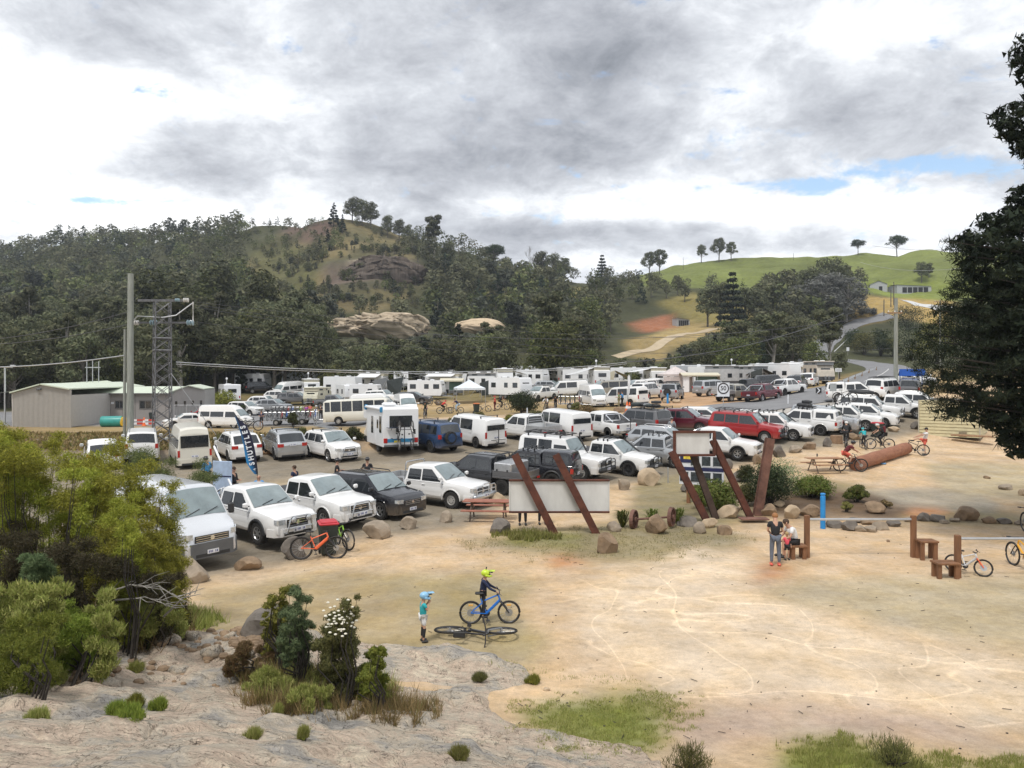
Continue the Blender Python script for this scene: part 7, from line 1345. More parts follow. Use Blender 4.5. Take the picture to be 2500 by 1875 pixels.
# --------- rusty signs
RUST=mat('rusty_steel',(.060,.022,.016),.85,0,var=.5,scale=2.5,col2=(.135,.045,.026),bump=.3);RUSTL=mat('pale_rusty_steel',(.17,.085,.062),.8,0,var=.4,scale=2,bump=.3);BOARD=mat('weathered_white_board',(.56,.555,.535),.7,var=.10,scale=1.1,col2=(.68,.68,.66),stretch=(1.8,1,.7));TIM=mat('brown_timber',(.20,.095,.045),.8,var=.3,scale=4,bump=.3,stretch=(1,1,.2));TIMW=mat('weathered_timber',(.30,.18,.10),.85,var=.25,scale=5,bump=.3);GALV=mat('galvanised_pipe',(.50,.51,.52),.4,.6)
def hbeam(root,a,b,w=.20,name='beam',m=RUST):
 """H-section steel beam from a to b; its flanges face the camera"""
 a=Vector(a);b=Vector(b);d=b-a;L=d.length;Z=d.normalized();Yv=Vector((0,1,0));X=Yv.cross(Z).normalized();Yv=Z.cross(X);R=Matrix((X,Yv,Z)).transposed().to_4x4();MM=Matrix.Translation(a)@R;mb=MB()
 mb.box((0,-w*.42,L/2),(w,.03,L),MM);mb.box((0,w*.42,L/2),(w,.03,L),MM);mb.box((0,0,L/2),(.03,w*.8,L),MM);return mb.build(name,m,root)
def pxz(px,py,D,o):p=P3(px,py,D);return p-o
o=hit(1355,1303);D=o.y;r=empty('sign_board',o,0,'long white board held between two leaning rusty beams','sign board')
hbeam(r,pxz(1356,1308,D,o),pxz(1257,1110,D,o),.27);hbeam(r,pxz(1457,1306,D,o),pxz(1357,1110,D,o),.27)
a=pxz(1244,1252,D,o);b=pxz(1488,1174,D,o);m=MB();m.box(((a.x+b.x)/2,.20,(a.z+b.z)/2),(b.x-a.x,.05,b.z-a.z));m.build('board',BOARD,r)
for z in(a.z,b.z):m=MB();m.bbox(((a.x+b.x)/2,.17,z),(b.x-a.x+.04,.12,.07),.01);m.build('rail',RUST,r)
for x in(a.x,b.x):m=MB();m.bbox((x,.19,(a.z+b.z)/2),(.04,.09,b.z-a.z-.08),.01);m.build('edge_strip',BOARD,r)
o=hit(1735,1275);D=o.y;r=empty('beam_sign',o,0,'rusty angled beam frame holding a small white board on high','sign frame')
hbeam(r,pxz(1728,1276,D,o),pxz(1640,1103,D,o),.27);hbeam(r,pxz(1750,1274,D+.6,o),pxz(1692,1110,D+.6,o),.25,m=mat('dark_steel',(.07,.045,.035),.7,.2,var=.4));hbeam(r,pxz(1832,1263,D+.3,o),pxz(1740,1075,D+.3,o),.25)
hbeam(r,pxz(1848,1264,D+1.0,o),pxz(1880,1070,D+1.0,o),.32,m=RUSTL)
a=pxz(1652,1110,D,o);b=pxz(1734,1058,D,o);cx,cz=(a.x+b.x)/2,(a.z+b.z)/2;m=MB();m.box((cx,.15,cz),(b.x-a.x,.05,b.z-a.z));m.build('board',BOARD,r)
for z in(a.z-.03,b.z+.05):m=MB();m.bbox((cx+.05,.13,z),(b.x-a.x+.36,.16,.09),.01);m.build('rail',RUST,r)
for x in(a.x-.06,b.x+.19):m=MB();m.bbox((x,.13,cz),(.10,.15,b.z-a.z+.06),.01);m.build('upright',RUST,r)
m=MB();m.bbox(pxz(1840,1266,D-.2,o),(1.1,.5,.05),.01);m.build('base_plate',RUSTL,r)
NAVY=mat('sign_navy',(.02,.025,.09),.5);PHOTO=mat('sign_photo_panel',(.035,.045,.05),.5,var=.8,scale=9);YELS=mat('sign_yellow',(.72,.55,.06),.5,var=.3,scale=5);SWH=mat('sign_white',(.75,.77,.80),.5)
o=at(1712,34.5);r=empty('map_board',o,radians(-24),'navy and white trail map board on timber legs','map board');s=34.5/FPX;W2=1.95;z0=zy(1184,34.5)-o.z;z1=zy(1108,34.5)-o.z
m=MB();m.box((0,.04,(z0+z1)/2),(W2,.05,z1-z0));m.build('backing',SWH,r);m=MB();m.box((0,.005,(z0+z1)/2),(W2,.014,.16));m.box((-W2*.33,.004,z1-.22),(W2*.3,.014,.4));m.build('navy_band',NAVY,r)
m=MB();m.box((-W2*.27,-.006,z1-.14),(W2*.26,.012,.24));m.build('yellow_panel',YELS,r)
zm=(z0+z1)/2
for i in range(4):
 for j in(0,1):
  if j==1 and i==0:continue
  m=MB();x=-W2/2+W2*(i+.5)/4;m.mat(0).box((x-.03,-.004,zm+(-.34 if j==0 else .36)),(W2*.19,.014,.42));m.mat(1).box((x+W2*.105,-.006,zm+(-.34 if j==0 else .36)),(.045,.012,.44));m.box((x+.02,-.007,zm+(-.12 if j==0 else .145)),(W2*.2,.012,.03));m.build('picture_panel',[PHOTO,SWH],r)
for x in(-W2*.3,W2*.32):m=MB();m.bbox((x,.12,z0*.5+.3),(.16,.14,z0+.6+.3),.02);m.build('leg',TIM,r)
o=hit(1590,1290);r=empty('wheel_set',o,0,'pair of rusty cart wheels on an axle among the flax','cart wheels');s=o.y/FPX
for i,px in enumerate((1548,1640)):
 m=MB();c=P3(px,1268 if i==0 else 1262,o.y+.1*i)-o;M2=Matrix.Translation(c)@Matrix.Rotation(radians(62),4,'Z')@Matrix.Rotation(pi/2,4,'X');R0=.36;m.lathe([(R0*.86,-.06),(R0,-.07),(R0*1.06,-.07),(R0*1.0,.06),(R0*.86,.06),(R0*.84,0),(R0*.86,-.06)],22,M2);m.lathe([(.09,-.1),(.1,.1),(.001,.1)],10,M2)
 for k in range(8):t=k*pi/4;m.add([],[]);a_=M2@Vector((.08*cos(t),.08*sin(t),0));b_=M2@Vector((R0*.87*cos(t),R0*.87*sin(t),0));m.tube(a_,b_,.022,n=5)
 m.build('wheel',RUSTL,r)
m=MB();m.tube(P3(1548,1268,o.y)-o,P3(1640,1262,o.y+.1)-o,.04);m.build('axle',RUSTL,r)
for px,py,w,t,lb in((1520,1288,60,1240,'flax clump left of the rusty wheels'),(1592,1280,60,1238,'flax clump between the rusty wheels'),(1655,1280,70,1235,'flax clump right of the rusty wheels')):
 p=hit(px,py);rs=np.random.RandomState(px);s=p.y/FPX;h=(py-t)*s;n=130;a=rs.rand(n)*6.28;lean_=rs.rand(n)**.7*w*s*.62;hh=h*(.5+.6*rs.rand(n));wd=.018;rt=empty('flax_plant',p,0,lb,'flax plant')
 P0=np.stack([lean_*.08*np.cos(a),lean_*.08*np.sin(a),0*a],1);P1=np.stack([lean_*.5*np.cos(a),lean_*.5*np.sin(a),hh*.8],1);P2=np.stack([lean_*1.1*np.cos(a),lean_*1.1*np.sin(a),hh*.85-lean_*.1],1);q=np.stack([-np.sin(a)*wd,np.cos(a)*wd,0*a],1)
 V=np.stack([P0-q,P0+q,P1+q,P1-q],1).reshape(-1,3);V2=np.stack([P1-q,P1+q,P2,P2],1);F=np.arange(n*4).reshape(n,4);Vt=np.stack([P1-q,P1+q,P2],1).reshape(-1,3);Vq=np.concatenate([V[F][:,[0,1,2]].reshape(-1,3),V[F][:,[0,2,3]].reshape(-1,3),Vt]);link('leaves',npmesh('leaves',Vq,np.arange(len(Vq)).reshape(-1,3),LF_FLX),rt)
 # --------- timber furniture
def picnic(label,px,py,w,ang,mt):
 o=hit(px,py);r=empty('picnic_table',o,radians(ang),label,'picnic table');L=w
 for i in range(3):m=MB();m.bbox((0,(i-1)*.24,.745),(L,.225,.04),.008);m.build('plank',mt,r)
 for y in(-.68,.68):
  for k in(-.07,.07):m=MB();m.bbox((0,y+k,.45),(L,.13,.04),.008);m.build('seat_plank',mt,r)
 for x in(-L*.33,L*.33):
  m=MB();m.tube((x,0,.44),(x,0,.73),.04,n=6);m.tube((x,-.72,.42),(x,.72,.42),.03,n=6);m.tube((x,-.55,0),(x,-.1,.72),.03,n=6);m.tube((x,.55,0),(x,.1,.72),.03,n=6);m.build('leg_frame',mat('table_steel',(.14,.10,.075),.6,.3),r)
 return r
picnic('red-brown picnic table left of the long white board',1192,1268,2.0,-6,mat('red_timber',(.30,.12,.08),.8,var=.2,scale=5));picnic('brown picnic table beside the red log',2012,1152,1.95,8,mat('tan_timber',(.32,.17,.09),.8,var=.2,scale=5))
p=hit(2010,1150);m=MB();m.lathe([(.035,0),(.04,.12),(.025,.17),(.001,.18)],8);o=m.build('drink_bottle',BLK,None,loc=(p.x-.3,p.y+.1,p.z+.77));tag(o,'small dark bottle standing on the right picnic table','bottle')
def hitch(label,pxs,pyb,pyt,railpy,ext=None):
 o=hit(pxs[0],pyb);r=empty('bike_hitch_rail',o,0,label,'rail')
 for px in pxs:q=at(px,o.y);m=MB();h=zy(pyt,o.y)-q.z;m.bbox((q.x-o.x,0,h/2-.1),(.15,.15,h+.2),.015);m.build('post',TIM,r)
 x1=(ext-1250)/FPX*o.y-o.x if ext else at(pxs[1],o.y).x-o.x;z=zy(railpy,o.y)-o.z;m=MB();m.tube((.07,0,z),(x1-.05,0,z),.038,n=10);m.build('pipe',GALV,r);return o
h1=hitch('timber posts joined by a long pipe rail in front of the stone row',[1970,2230],1362,1258,1268);h2=hitch('timber post and pipe rail running out of the right edge',[2338,2640],1412,1306,1315)
def bench(label,px0,px1,pyt,pyb,D,rz=0):
 o=at((px0+px1)/2,D);r=empty('timber_bench',o,radians(rz),label,'bench');w=(px1-px0)*D/FPX;h=zy(pyt,D)-o.z
 for k in(-.12,.12):m=MB();m.bbox((0,k,h-.03),(w,.22,.06),.01);m.build('plank',TIM,r)
 for x in(-w/2+.08,w/2-.08):
  for y in(-.14,.14):m=MB();m.bbox((x,y,h/2-.05),(.12,.10,h-.02),.01);m.build('leg',TIM,r)
bench('small timber bench right of the middle rail post',2240,2284,1318,1350,h1.y-.25);bench('timber bench where the man in white sits',1926,1966,1329,1352,h1.y-.1);bench('small timber bench left of the right-hand post',2280,2336,1371,1412,h2.y)
a=hit(2088,1150);b=hit(2214,1108);m=MB();d=(b-a);n=12;pts=[a+d*(i/n)+Vector((0,0,.36))for i in range(n+1)];m.path(pts,[.37+.02*sin(i*1.9)for i in range(n+1)],18);o=m.build('log',mat('red_log',(.22,.085,.045),.8,var=.3,scale=2,bump=.5,col2=(.34,.15,.08),stretch=(1,1,3)),smooth=40);tag(o,'long debarked reddish log lying behind the picnic table','log')
m=MB();p=hit(2042,1082);m.lathe([(.42,-.1),(.40,.3),(.38,.52),(.001,.53)],16);o=m.build('log_stump',mat('cut_timber',(.27,.17,.10),.8,var=.2,scale=5),loc=p);tag(o,'pale cut log stump in the boulder row behind the riders','stump')
def bollard(px,py,top,w,label,c):
 o=hit(px,py);h=zy(top,o.y)-o.z;r=empty('bollard',o,0,label,'bollard');m=MB();m.lathe([(w,-.1),(w,h-.12),(w*.8,h-.10),(w*.8,h-.07),(w,h-.06),(w,h-.01),(w*.8,h)],14);m.build('post',c,r,smooth=40)
BLUEB=mat('bollard_blue',(.02,.25,.62),.45);bollard(2009,1291,1204,.095,'bright blue bollard beside the squared boulder',BLUEB);bollard(1630,985,961,.11,'far blue bollard in front of the spare-wheeled four-wheel drive',BLUEB)
bollard(1687,1020,1004,.06,'small white marker post beside the far cone',PWHITE)if False else None
def bin_(px,py,label,lid,s=1.0,ang=20,k=1.0):
 o=hit(px,py);r=empty('wheelie_bin',o,radians(ang),label,'bin');r.scale=(s,)*3;m=MB();m.box((0,0,.52),(.50,.56,.95),tx=1.0,ty=1.0);m=MB();m.add([(-.22,-.24,.06),(.22,-.24,.06),(.22,.24,.06),(-.22,.24,.06),(-.29,-.34,.98),(.29,-.34,.98),(.29,.34,.98),(-.29,.34,.98)],[(3,2,1,0),(4,5,6,7),(0,1,5,4),(1,2,6,5),(2,3,7,6),(3,0,4,7)]);m.build('body',mat('bin_green',(.025,.035,.03),.55),r)
 m=MB();m.bbox((0,0,1.01),(.62,.74,.07),.03);m.bbox((0,-.02,1.06),(.5,.6,.05),.02);m.build('lid',lid,r)
 for x in(-.24,.24):m=MB();m.lathe([(.10,-.03),(.10,.03),(.001,.03)],10,T(x,.27,.10)@Matrix.Rotation(pi/2,4,'Y'));m.build('wheel',RUB,r)
 m=MB();m.tube((-.22,.38,1.0),(.22,.38,1.0),.018,n=6);m.build('handle',BLK,r)
LIDR=mat('lid_red',(.48,.03,.045),.5);LIDO=mat('lid_orange',(.60,.17,.05),.5)
bin_(801,1354,'wheelie bin with a red lid behind the orange bicycle',LIDR,1.05);bin_(2142,1068,'bin with an orange-red lid behind the helmeted riders',LIDR);bin_(1163,1008,'dark bin with an orange-brown lid beside the camp',LIDO,1.0);bin_(372,1028,'dark bin against the grey building',mat('lid_dark',(.03,.035,.035),.6),.9,0)
def cone(px,py,label,s=1.0):
 o=hit(px,py);r=empty('traffic_cone',o,0,label,'traffic cone');r.scale=(s,)*3;m=MB();m.mat(0).bbox((0,0,.02),(.36,.36,.04),.01);m.lathe([(.14,.04),(.035,.70),(.001,.71)],12);m.mat(1).lathe([(.108,.27),(.078,.45)],12,caps=False);m.build('cone',[mat('cone_orange',(.82,.17,.04),.5),SWH],r)
cone(1574,983,'left orange cone of the pair beside the shuttle vans',1.1);cone(1580,982,'right orange cone of the pair beside the shuttle vans',1.1);cone(1531,1008,'orange and white cone at the shuttle van door',1.5);cone(1537,1010,'second orange and white cone beside the shuttle van door',1.5);cone(352,1040,'orange cone in front of the grey building',1.3)
# --------- flags and signs
o=hit(633,1212,30);D=o.y;r=empty('feather_flag',o,0,'dark blue feather flag lettered SHUTTLES on a leaning pole','flag');m=MB();tip=P3(575,1016,D)-o
E_=[(632,1210),(628,1158),(622,1120),(613,1082),(603,1050),(591,1026),(576,1017)]
pts=[P3(x,y,D)-o for x,y in E_];m.path(pts,.018,6);m.build('pole',BLK,r)
RT=[(630,1158),(629,1145),(627,1130),(624.5,1110),(621,1091),(613,1062),(602,1038),(576,1017)];LT_=[(622,1158),(614,1149),(602,1130),(598,1110),(595,1090),(588,1060),(581,1038),(573,1017)]
V=[];F=[]
for i in range(8):
 for j in range(5):t=j/4;q=P3(RT[i][0]*(1-t)+LT_[i][0]*t,RT[i][1]*(1-t)+LT_[i][1]*t,D+.05*sin(t*3+i*.6))-o;V.append(q)
for i in range(7):
 for j in range(4):F.append((i*5+j,i*5+j+1,i*5+5+j+1,i*5+5+j))
FL=bpy.data.materials.new('flag_cloth');FL.use_nodes=True;N=FL.node_tree.nodes;K=FL.node_tree.links;tc=N.new('ShaderNodeTexCoord');sp=N.new('ShaderNodeSeparateXYZ');K.new(tc.outputs['Object'],sp.inputs[0]);ma=N.new('ShaderNodeMath');ma.operation='MULTIPLY_ADD';K.new(sp.outputs[2],ma.inputs[0]);ma.inputs[1].default_value=.36;K.new(sp.outputs[0],ma.inputs[2]);cr=N.new('ShaderNodeValToRGB');K.new(ma.outputs[0],cr.inputs[0]);e=cr.color_ramp.elements;e[0].position=.08;e[0].color=(.02,.22,.50,1);e[1].position=.30;e[1].color=(.012,.012,.04,1);K.new(cr.outputs[0],N['Principled BSDF'].inputs['Base Color']);N['Principled BSDF'].inputs['Roughness'].default_value=.6
m=MB();m.add(V,F);m.build('flag_cloth',FL,r,smooth=60)
def text(s,size,m,parent,M_,ex=.004,bold=0):
 c=bpy.data.curves.new('lettering','FONT');c.body=s;c.size=size;c.extrude=ex;c.align_x='CENTER';c.align_y='CENTER';c.offset=bold;t=bpy.data.objects.new('tmp',c);COL.objects.link(t);dg=bpy.context.evaluated_depsgraph_get();me=bpy.data.meshes.new_from_object(t.evaluated_get(dg));bpy.data.objects.remove(t);me.materials.clear();me.materials.append(m);q=link('lettering',me,parent);q.matrix_basis=M_;return q
LTR=[('S',616,1132),('H',614,1118.5),('U',611.5,1105),('T',609,1092),('T',606,1080),('L',603,1068),('E',599,1055.5),('S',594,1043)]
for ch,px,py in LTR:
 q=P3(px-.5,py,D-.10)-o;text(ch,.34,SWH,r,Matrix.Translation(q)@Matrix.Rotation(radians(-103),4,'Y')@Matrix.Rotation(pi/2,4,'X')@Matrix.Diagonal((.86,1.0,1,1)),.006,.012)
q=P3(622,1146,D-.10)-o;text('4',.2,SWH,r,Matrix.Translation(q)@Matrix.Rotation(radians(-103),4,'Y')@Matrix.Rotation(pi/2,4,'X'),.006,0)
o=hit(1533,1004);r=empty('feather_flag',o,0,'slim white feather flag beside the orange cones','flag');m=MB();h=zy(914,o.y)-o.z;m.tube((0,0,0),(0,0,h*.6),.03,n=6);m.build('pole',BLK,r);m=MB();m.prism([(-.02,h*.35),(.16,h*.5),(.24,h*.8),(.20,h*.95),(.10,h),(-.02,h*.93)],.02,Matrix.Rotation(pi/2,4,'X'));m.build('flag_cloth',SWH,r)
def roadsign(px,py,tops,kind,label,w=.6,h=.75,col=SWH,txt=None):
 o=hit(px,py);r=empty('road_sign',o,0,label,'road sign');z=zy(tops,o.y)-o.z;m=MB();m.tube((0,.03,-.1),(0,.03,z),.03,n=8);m.build('post',GALV,r);m=MB();m.bbox((0,0,z-h/2),(w,.02,h),.008);p_=m.build('plate',col,r)
 if kind=='50':
  m=MB();Mx=T(0,-.014,z-h*.42)@Matrix.Rotation(pi/2,4,'X');m.lathe([(w*.36,0),(w*.46,0),(w*.46,.006),(w*.36,.006)],24,Mx,caps=False);m.build('ring',mat('sign_dark',(.04,.03,.03),.5),p_);text('50',w*.48,mat('sign_dark',(.04,.03,.03),.5),p_,T(0,-.018,z-h*.42)@Matrix.Rotation(pi/2,4,'X'),.003,.01)
 if kind=='lines':
  for i in range(3):m=MB();m.box((0,-.014,z-h*(.25+.25*i)),(w*.7,.004,h*.07));m.build('line',mat('sign_dark',(.04,.03,.03),.5),p_)
roadsign(1766,1000,934,'50','round 50 speed limit sign on a post beside the silver tray ute',1.15,1.3);roadsign(2034,992,936,'grey','blank grey back of a road sign by the guard rail',.62,.72,GREYP if False else mat('sign_back',(.42,.44,.44),.5,.4));roadsign(2047,930,899,'lines','small white notice sign at the roadside trees',.95,.55);roadsign(2070,868,848,'plain','tiny white sign beyond the road bend',.7,.9)
o=hit(2198,962);r=empty('direction_sign',o,0,'big plain blue road direction board beside the pole','road sign');D=o.y;z1=zy(901,D)-o.z;z0=zy(918,D)-o.z;m=MB();m.bbox((1.2,0,(z0+z1)/2),(2.6,.04,z1-z0),.01);m.build('plate',mat('sign_blue',(.01,.10,.48),.45),r)
for x in(0,2.2):m=MB();m.tube((x,.05,0),(x,.05,z1),.05,n=6);m.build('post',mat('sign_post_blue',(.03,.07,.2),.5),r)
r=empty('guard_rail',hit(2005,966),0,'white steel guard rail curving along the road edge','guard rail');o=r.location;G=[hit(x,y)for x,y in((2000,966),(2016,960),(2036,951),(2056,943),(2072,935),(2088,927),(2105,920),(2122,912),(2140,905))]
m=MB()
for a,b in zip(G,G[1:]):
 d=(b-a).normalized();nrm=Vector((-d.y,d.x,0));V=[];
 for z,off in((.45,0),(.53,.05),(.60,0),(.67,.05),(.78,0)):V+=[a-o+nrm*off+Vector((0,0,z)),b-o+nrm*off+Vector((0,0,z))]
 m.add(V,[(i*2,i*2+1,i*2+3,i*2+2)for i in range(4)])
m.build('rail',mat('galv_rail',(.62,.63,.63),.45,.3),r)
for g in G:m=MB();m.box(g-o+Vector((0,.1,.35)),(.14,.14,.8));m.build('post',TIMW,r)
m=MB();m.mat(0).box(G[0]-o+Vector((-.1,-.1,.55)),(.6,.04,.55));m.mat(1).add([G[0]-o+Vector((x,-.13,z))for x,z in((-.30,.80),(-.16,.80),(.06,.55),(-.16,.30),(-.30,.30),(-.08,.55))],[(0,1,2,5),(5,2,3,4)]);m.build('chevron_plate',[BLK,SWH],r)
for px,py,lb in((1924,988,'white roadside marker post behind the dark maroon ute'),(2115,968,'white roadside marker post by the right lane'),(1287,1020,'short white post beside the large dark shrub')):p=hit(px,py);m=MB();m.bbox((0,0,.45),(.10,.05,1.0),.01);o_=m.build('marker_post',SWH,loc=p);tag(o_,lb,'marker post')
o=hit(1631,1179);r=empty('steel_post',o,0,'thin steel post right of the sandstone boulder','post');m=MB();m.tube((0,0,-.1),(0,0,zy(1141,o.y)-o.z),.035,n=8);m.build('post',GALV,r)
# --------- poles, tower and wires
POLE=mat('grey_pole',(.27,.28,.245),.85,var=.22,scale=3,bump=.3,stretch=(3,3,.3));LATT=mat('lattice_steel',(.15,.15,.155),.6,.3,var=.35,scale=5);INSW=mat('insulator_white',(.68,.66,.62),.25);INSG=mat('insulator_glass',(.28,.38,.42),.15)
def pole(px,D,top,w,label,arm=None,m_=POLE):
 o=at(px,D);h=zy(top,D)-o.z;r=empty('power_pole',o,0,label,'pole');m=MB();m.path([(0,0,-.5),(0,0,h*.5),(.03,0,h)],[w*1.1,w,w*.86],12);m.build('shaft',m_,r,smooth=50)
 for(z,l)in(arm or[]):
  m=MB();m.box((-l*.1,-.12,zy(z,D)-o.z),(l,.10,.12));m.build('crossarm',TIMW,r)
  for x in(-.42,.0,.42):m=MB();m.lathe([(.04,0),(.07,.05),(.04,.10),(.06,.14),(.001,.18)],8,T(x*l-l*.1,-.12,zy(z,D)-o.z+.06));m.build('insulator',INSW,r)
 return o
pole(318,51,668,.21,'tall grey timber power pole left of the lattice tower');pole(304,51.4,804,.09,'thin grey post beside the tall power pole');pole(2187,77,728,.19,'grey power pole beside the road',arm=[(764,1.5)])
pole(2158,250,731,.16,'slim pole on the dry slope above the road',m_=BARK);pole(2182,265,688,.16,'tall slim pole near the farm sheds',m_=BARK);pole(2175,262,708,.14,'short slim pole near the farm sheds',m_=BARK);pole(2295,150,733,.16,'pole with cross-arms behind the big pine',arm=[(737,2.0),(790,2.6)]);pole(1094,345,572,.14,'bare pole on the ridge right of the lone gum',m_=BARK);pole(1119,350,585,.12,'second bare pole on the ridge',m_=BARK);pole(1355,370,614,.12,'pole among the ridge trees',m_=BARK);pole(1668,425,629,.1,'tiny fence pole on the green crest',m_=BARK);pole(1937,425,618,.1,'tiny pole on the crest above the grey trees',m_=BARK)
D=52.0;o=at(396,D);r=empty('lattice_tower',o,0,'grey steel lattice tower carrying insulators and wires','tower');h=zy(738,D)-o.z;wd=.62;hw_=lambda z:wd*(1-.12*z/h)
CN=[(-1,-1),(1,-1),(1,1),(-1,1)];rot=Matrix.Rotation(radians(33),4,'Z')
def cp(i,z):return rot@Vector((CN[i%4][0]*hw_(z)*.86,CN[i%4][1]*hw_(z)*.86,z))
for i in range(4):m=MB();m.tube(cp(i,-.3),cp(i,h),.045,n=4);m.build('leg',LATT,r)
N_=12
for k in range(N_):
 z0,z1=h*k/N_,h*(k+1)/N_
 for i in range(4):
  m=MB();m.tube(cp(i,z0),cp(i+1,z1),.024,n=4);m.tube(cp(i+1,z0),cp(i,z1),.024,n=4);m.build('brace',LATT,r)
for z in(h*.66,h*.745):
 for i in range(4):m=MB();a,b=cp(i,z),cp(i+1,z);m.box((0,0,0),(.001,.001,.001));m=MB();m.tube(a,b,.07,n=4);m.build('band',LATT,r)
zt_=h+.12;m=MB();m.box((-.1,0,zt_),(3.0,.16,.16));m.build('crossarm',LATT,r);zm=zy(788,D)-o.z;m=MB();m.box((-.05,-.1,zm),(3.6,.14,.12));m.build('crossarm',LATT,r)
def ins(x,z,mt,sc=1.0):
 m=MB()
 for k in range(3):m.lathe([(.03,0),(.14*sc,.03),(.15*sc,.07),(.03,.11)],12,T(x+k*.13*sc,-.1,z)@Matrix.Rotation(pi/2,4,'Y'))
 m.build('insulator',mt,r)
ins(1.45,zt_+.02,INSW);ins(-1.95,zm,INSW,1.2);ins(-.75,zm,INSG,1.3);ins(1.7,zm,INSG,1.3);ins(.9,zt_+.02,INSG,.8)
m=MB();m.path([(-2.0,0,zm+.05),(-1.5,-.3,zy(780,D)-o.z+.2),(.2,-.4,zy(776,D)-o.z),(1.1,-.4,zy(771,D)-o.z),(2.05,-.1,zt_-.2)],.04,6);m.build('jumper_cable',GALV,r,smooth=60)
m=MB();m.path([(2.1,-.1,zt_-.1),(2.1,-.1,zt_-1.4),(1.9,-.1,zt_-1.35)],.05,6);m.build('drop_rod',INSW,r)
for s_ in(-1,1):m=MB();m.tube(cp(1,h*.5)+Vector((0,-.1,0)),Vector((3.4,1.5,h*.0)),.02,n=4);m.build('stay_wire',GALV,r)if s_>0 else None
WIRE=mat('wire',(.10,.10,.11),.5,.4)
def wire(label,a,b,sag,rad=.02,bright=False,n=28):
 a=P3(*a);b=P3(*b);m=MB();pts=[a.lerp(b,i/n)-Vector((0,0,sag*4*(i/n)*(1-i/n)))for i in range(n+1)];m.path(pts,rad,4);o_=m.build('power_line',GALV if bright else WIRE);tag(o_,label,'wire')
wire('upper wire from the left edge to the tall pole',(-60,832,60),(312,762,51),.3);wire('second wire from the left edge to the tall pole',(-60,842,60),(322,790,51),.3);wire('thick low cable from the left edge to the thin post',(-60,897,58),(303,868,51),.2,.04,True)
for i,(y0,y1,x1,dd)in enumerate([(738,708,2700,120),(744,742,2700,118),(750,752,2700,122),(786,700,2200,160)]):wire('long wire %s running right from the lattice tower'%['topmost','second','third','lowest'][i],(480,y0,52),(x1,y1,dd),4.5+i*.8,.012,False,50)
wire('low double cable, upper strand, crossing the camp to the right',(430,884,52),(1530,884,95),.9,.03,True);wire('low double cable, lower strand, crossing the camp to the right',(430,889,52),(1530,888,95),.9,.03,True);wire('cable rising from the camp towards the roadside gums',(1530,884,95),(2060,765,140),1.5,.045,False);wire('upper wire leaving the roadside pole to the right edge',(2130,600,90),(2640,565,70),1.0,.02,True);wire('lower wire leaving the hill to the right edge',(2100,640,150),(2640,595,70),2.0,.02,True);wire('wire between the roadside pole and the tower line',(1000,812,70),(2180,765,77),1.4,.02)
# --------- buildings
COLB=mat('corrugated_wall',(.42,.40,.37),.6,var=.05);WALLB=mat('fibro_wall',(.30,.275,.255),.7,var=.05,scale=1);ROOFG=mat('pale_green_roof',(.56,.62,.50),.5,var=.05);TRIM=mat('wall_trim',(.12,.115,.11),.6);DOORG=mat('door_grey',(.21,.20,.195),.55)
def shed_a():
 o=at(100,79);r=empty('corrugated_shed',o,0,'pale corrugated shed with low gable left of the long grey building','building');D=79;X=lambda px:(px-100)/FPX*D;Z=lambda py:zy(py,D)-o.z;P=[(X(30),-.3),(X(172),-.3),(X(172),Z(952)),(X(102),Z(940)),(X(28),Z(961))];m=MB();m.prism(P,.2,Matrix.Rotation(pi/2,4,'X')@Matrix.Translation((0,0,-.2)));m.build('front_wall',COLB,r)
 n=46
 for i in range(n):
  x=X(31)+(X(171)-X(31))*(i+.5)/n;zt=np.interp(x,[X(28),X(102),X(172)],[Z(961),Z(940),Z(952)])-.1;m=MB();m.box((x,-.02,zt/2),(.055,.04,zt));m.build('rib',COLB,r)
 for a,b,c,d in(((X(28)),Z(961),X(102),Z(940)),(X(102),Z(940),X(172),Z(952))):m=MB();dd=16;m.add([(a-.05,-.3,b+.04),(c,-.3,d+.04),(c,dd,d+.04),(a-.05,dd,b+.04),(a-.05,-.3,b+.16),(c,-.3,d+.16),(c,dd,d+.16),(a-.05,dd,b+.16)],[(0,1,5,4),(4,5,6,7),(3,2,1,0),(0,4,7,3),(1,2,6,5)]);m.build('roof',ROOFG,r)
 m=MB();m.box(((X(30)+X(172))/2,8,Z(965)/2),(X(172)-X(30)-.1,15.5,Z(965)));m.build('side_wall',COLB,r)
 m=MB();m.bbox((X(97),-.15,Z(950)),(.45,.3,.2),.05);m.build('lamp',GREYP,r)
 m=MB();m.add([(X(-60),3,Z(962)),(X(102),3,Z(940)),(X(60),20,Z(938)),(X(-60),20,Z(942))],[(0,1,2,3)]);m.build('rear_roof',ROOFG,r)
shed_a()
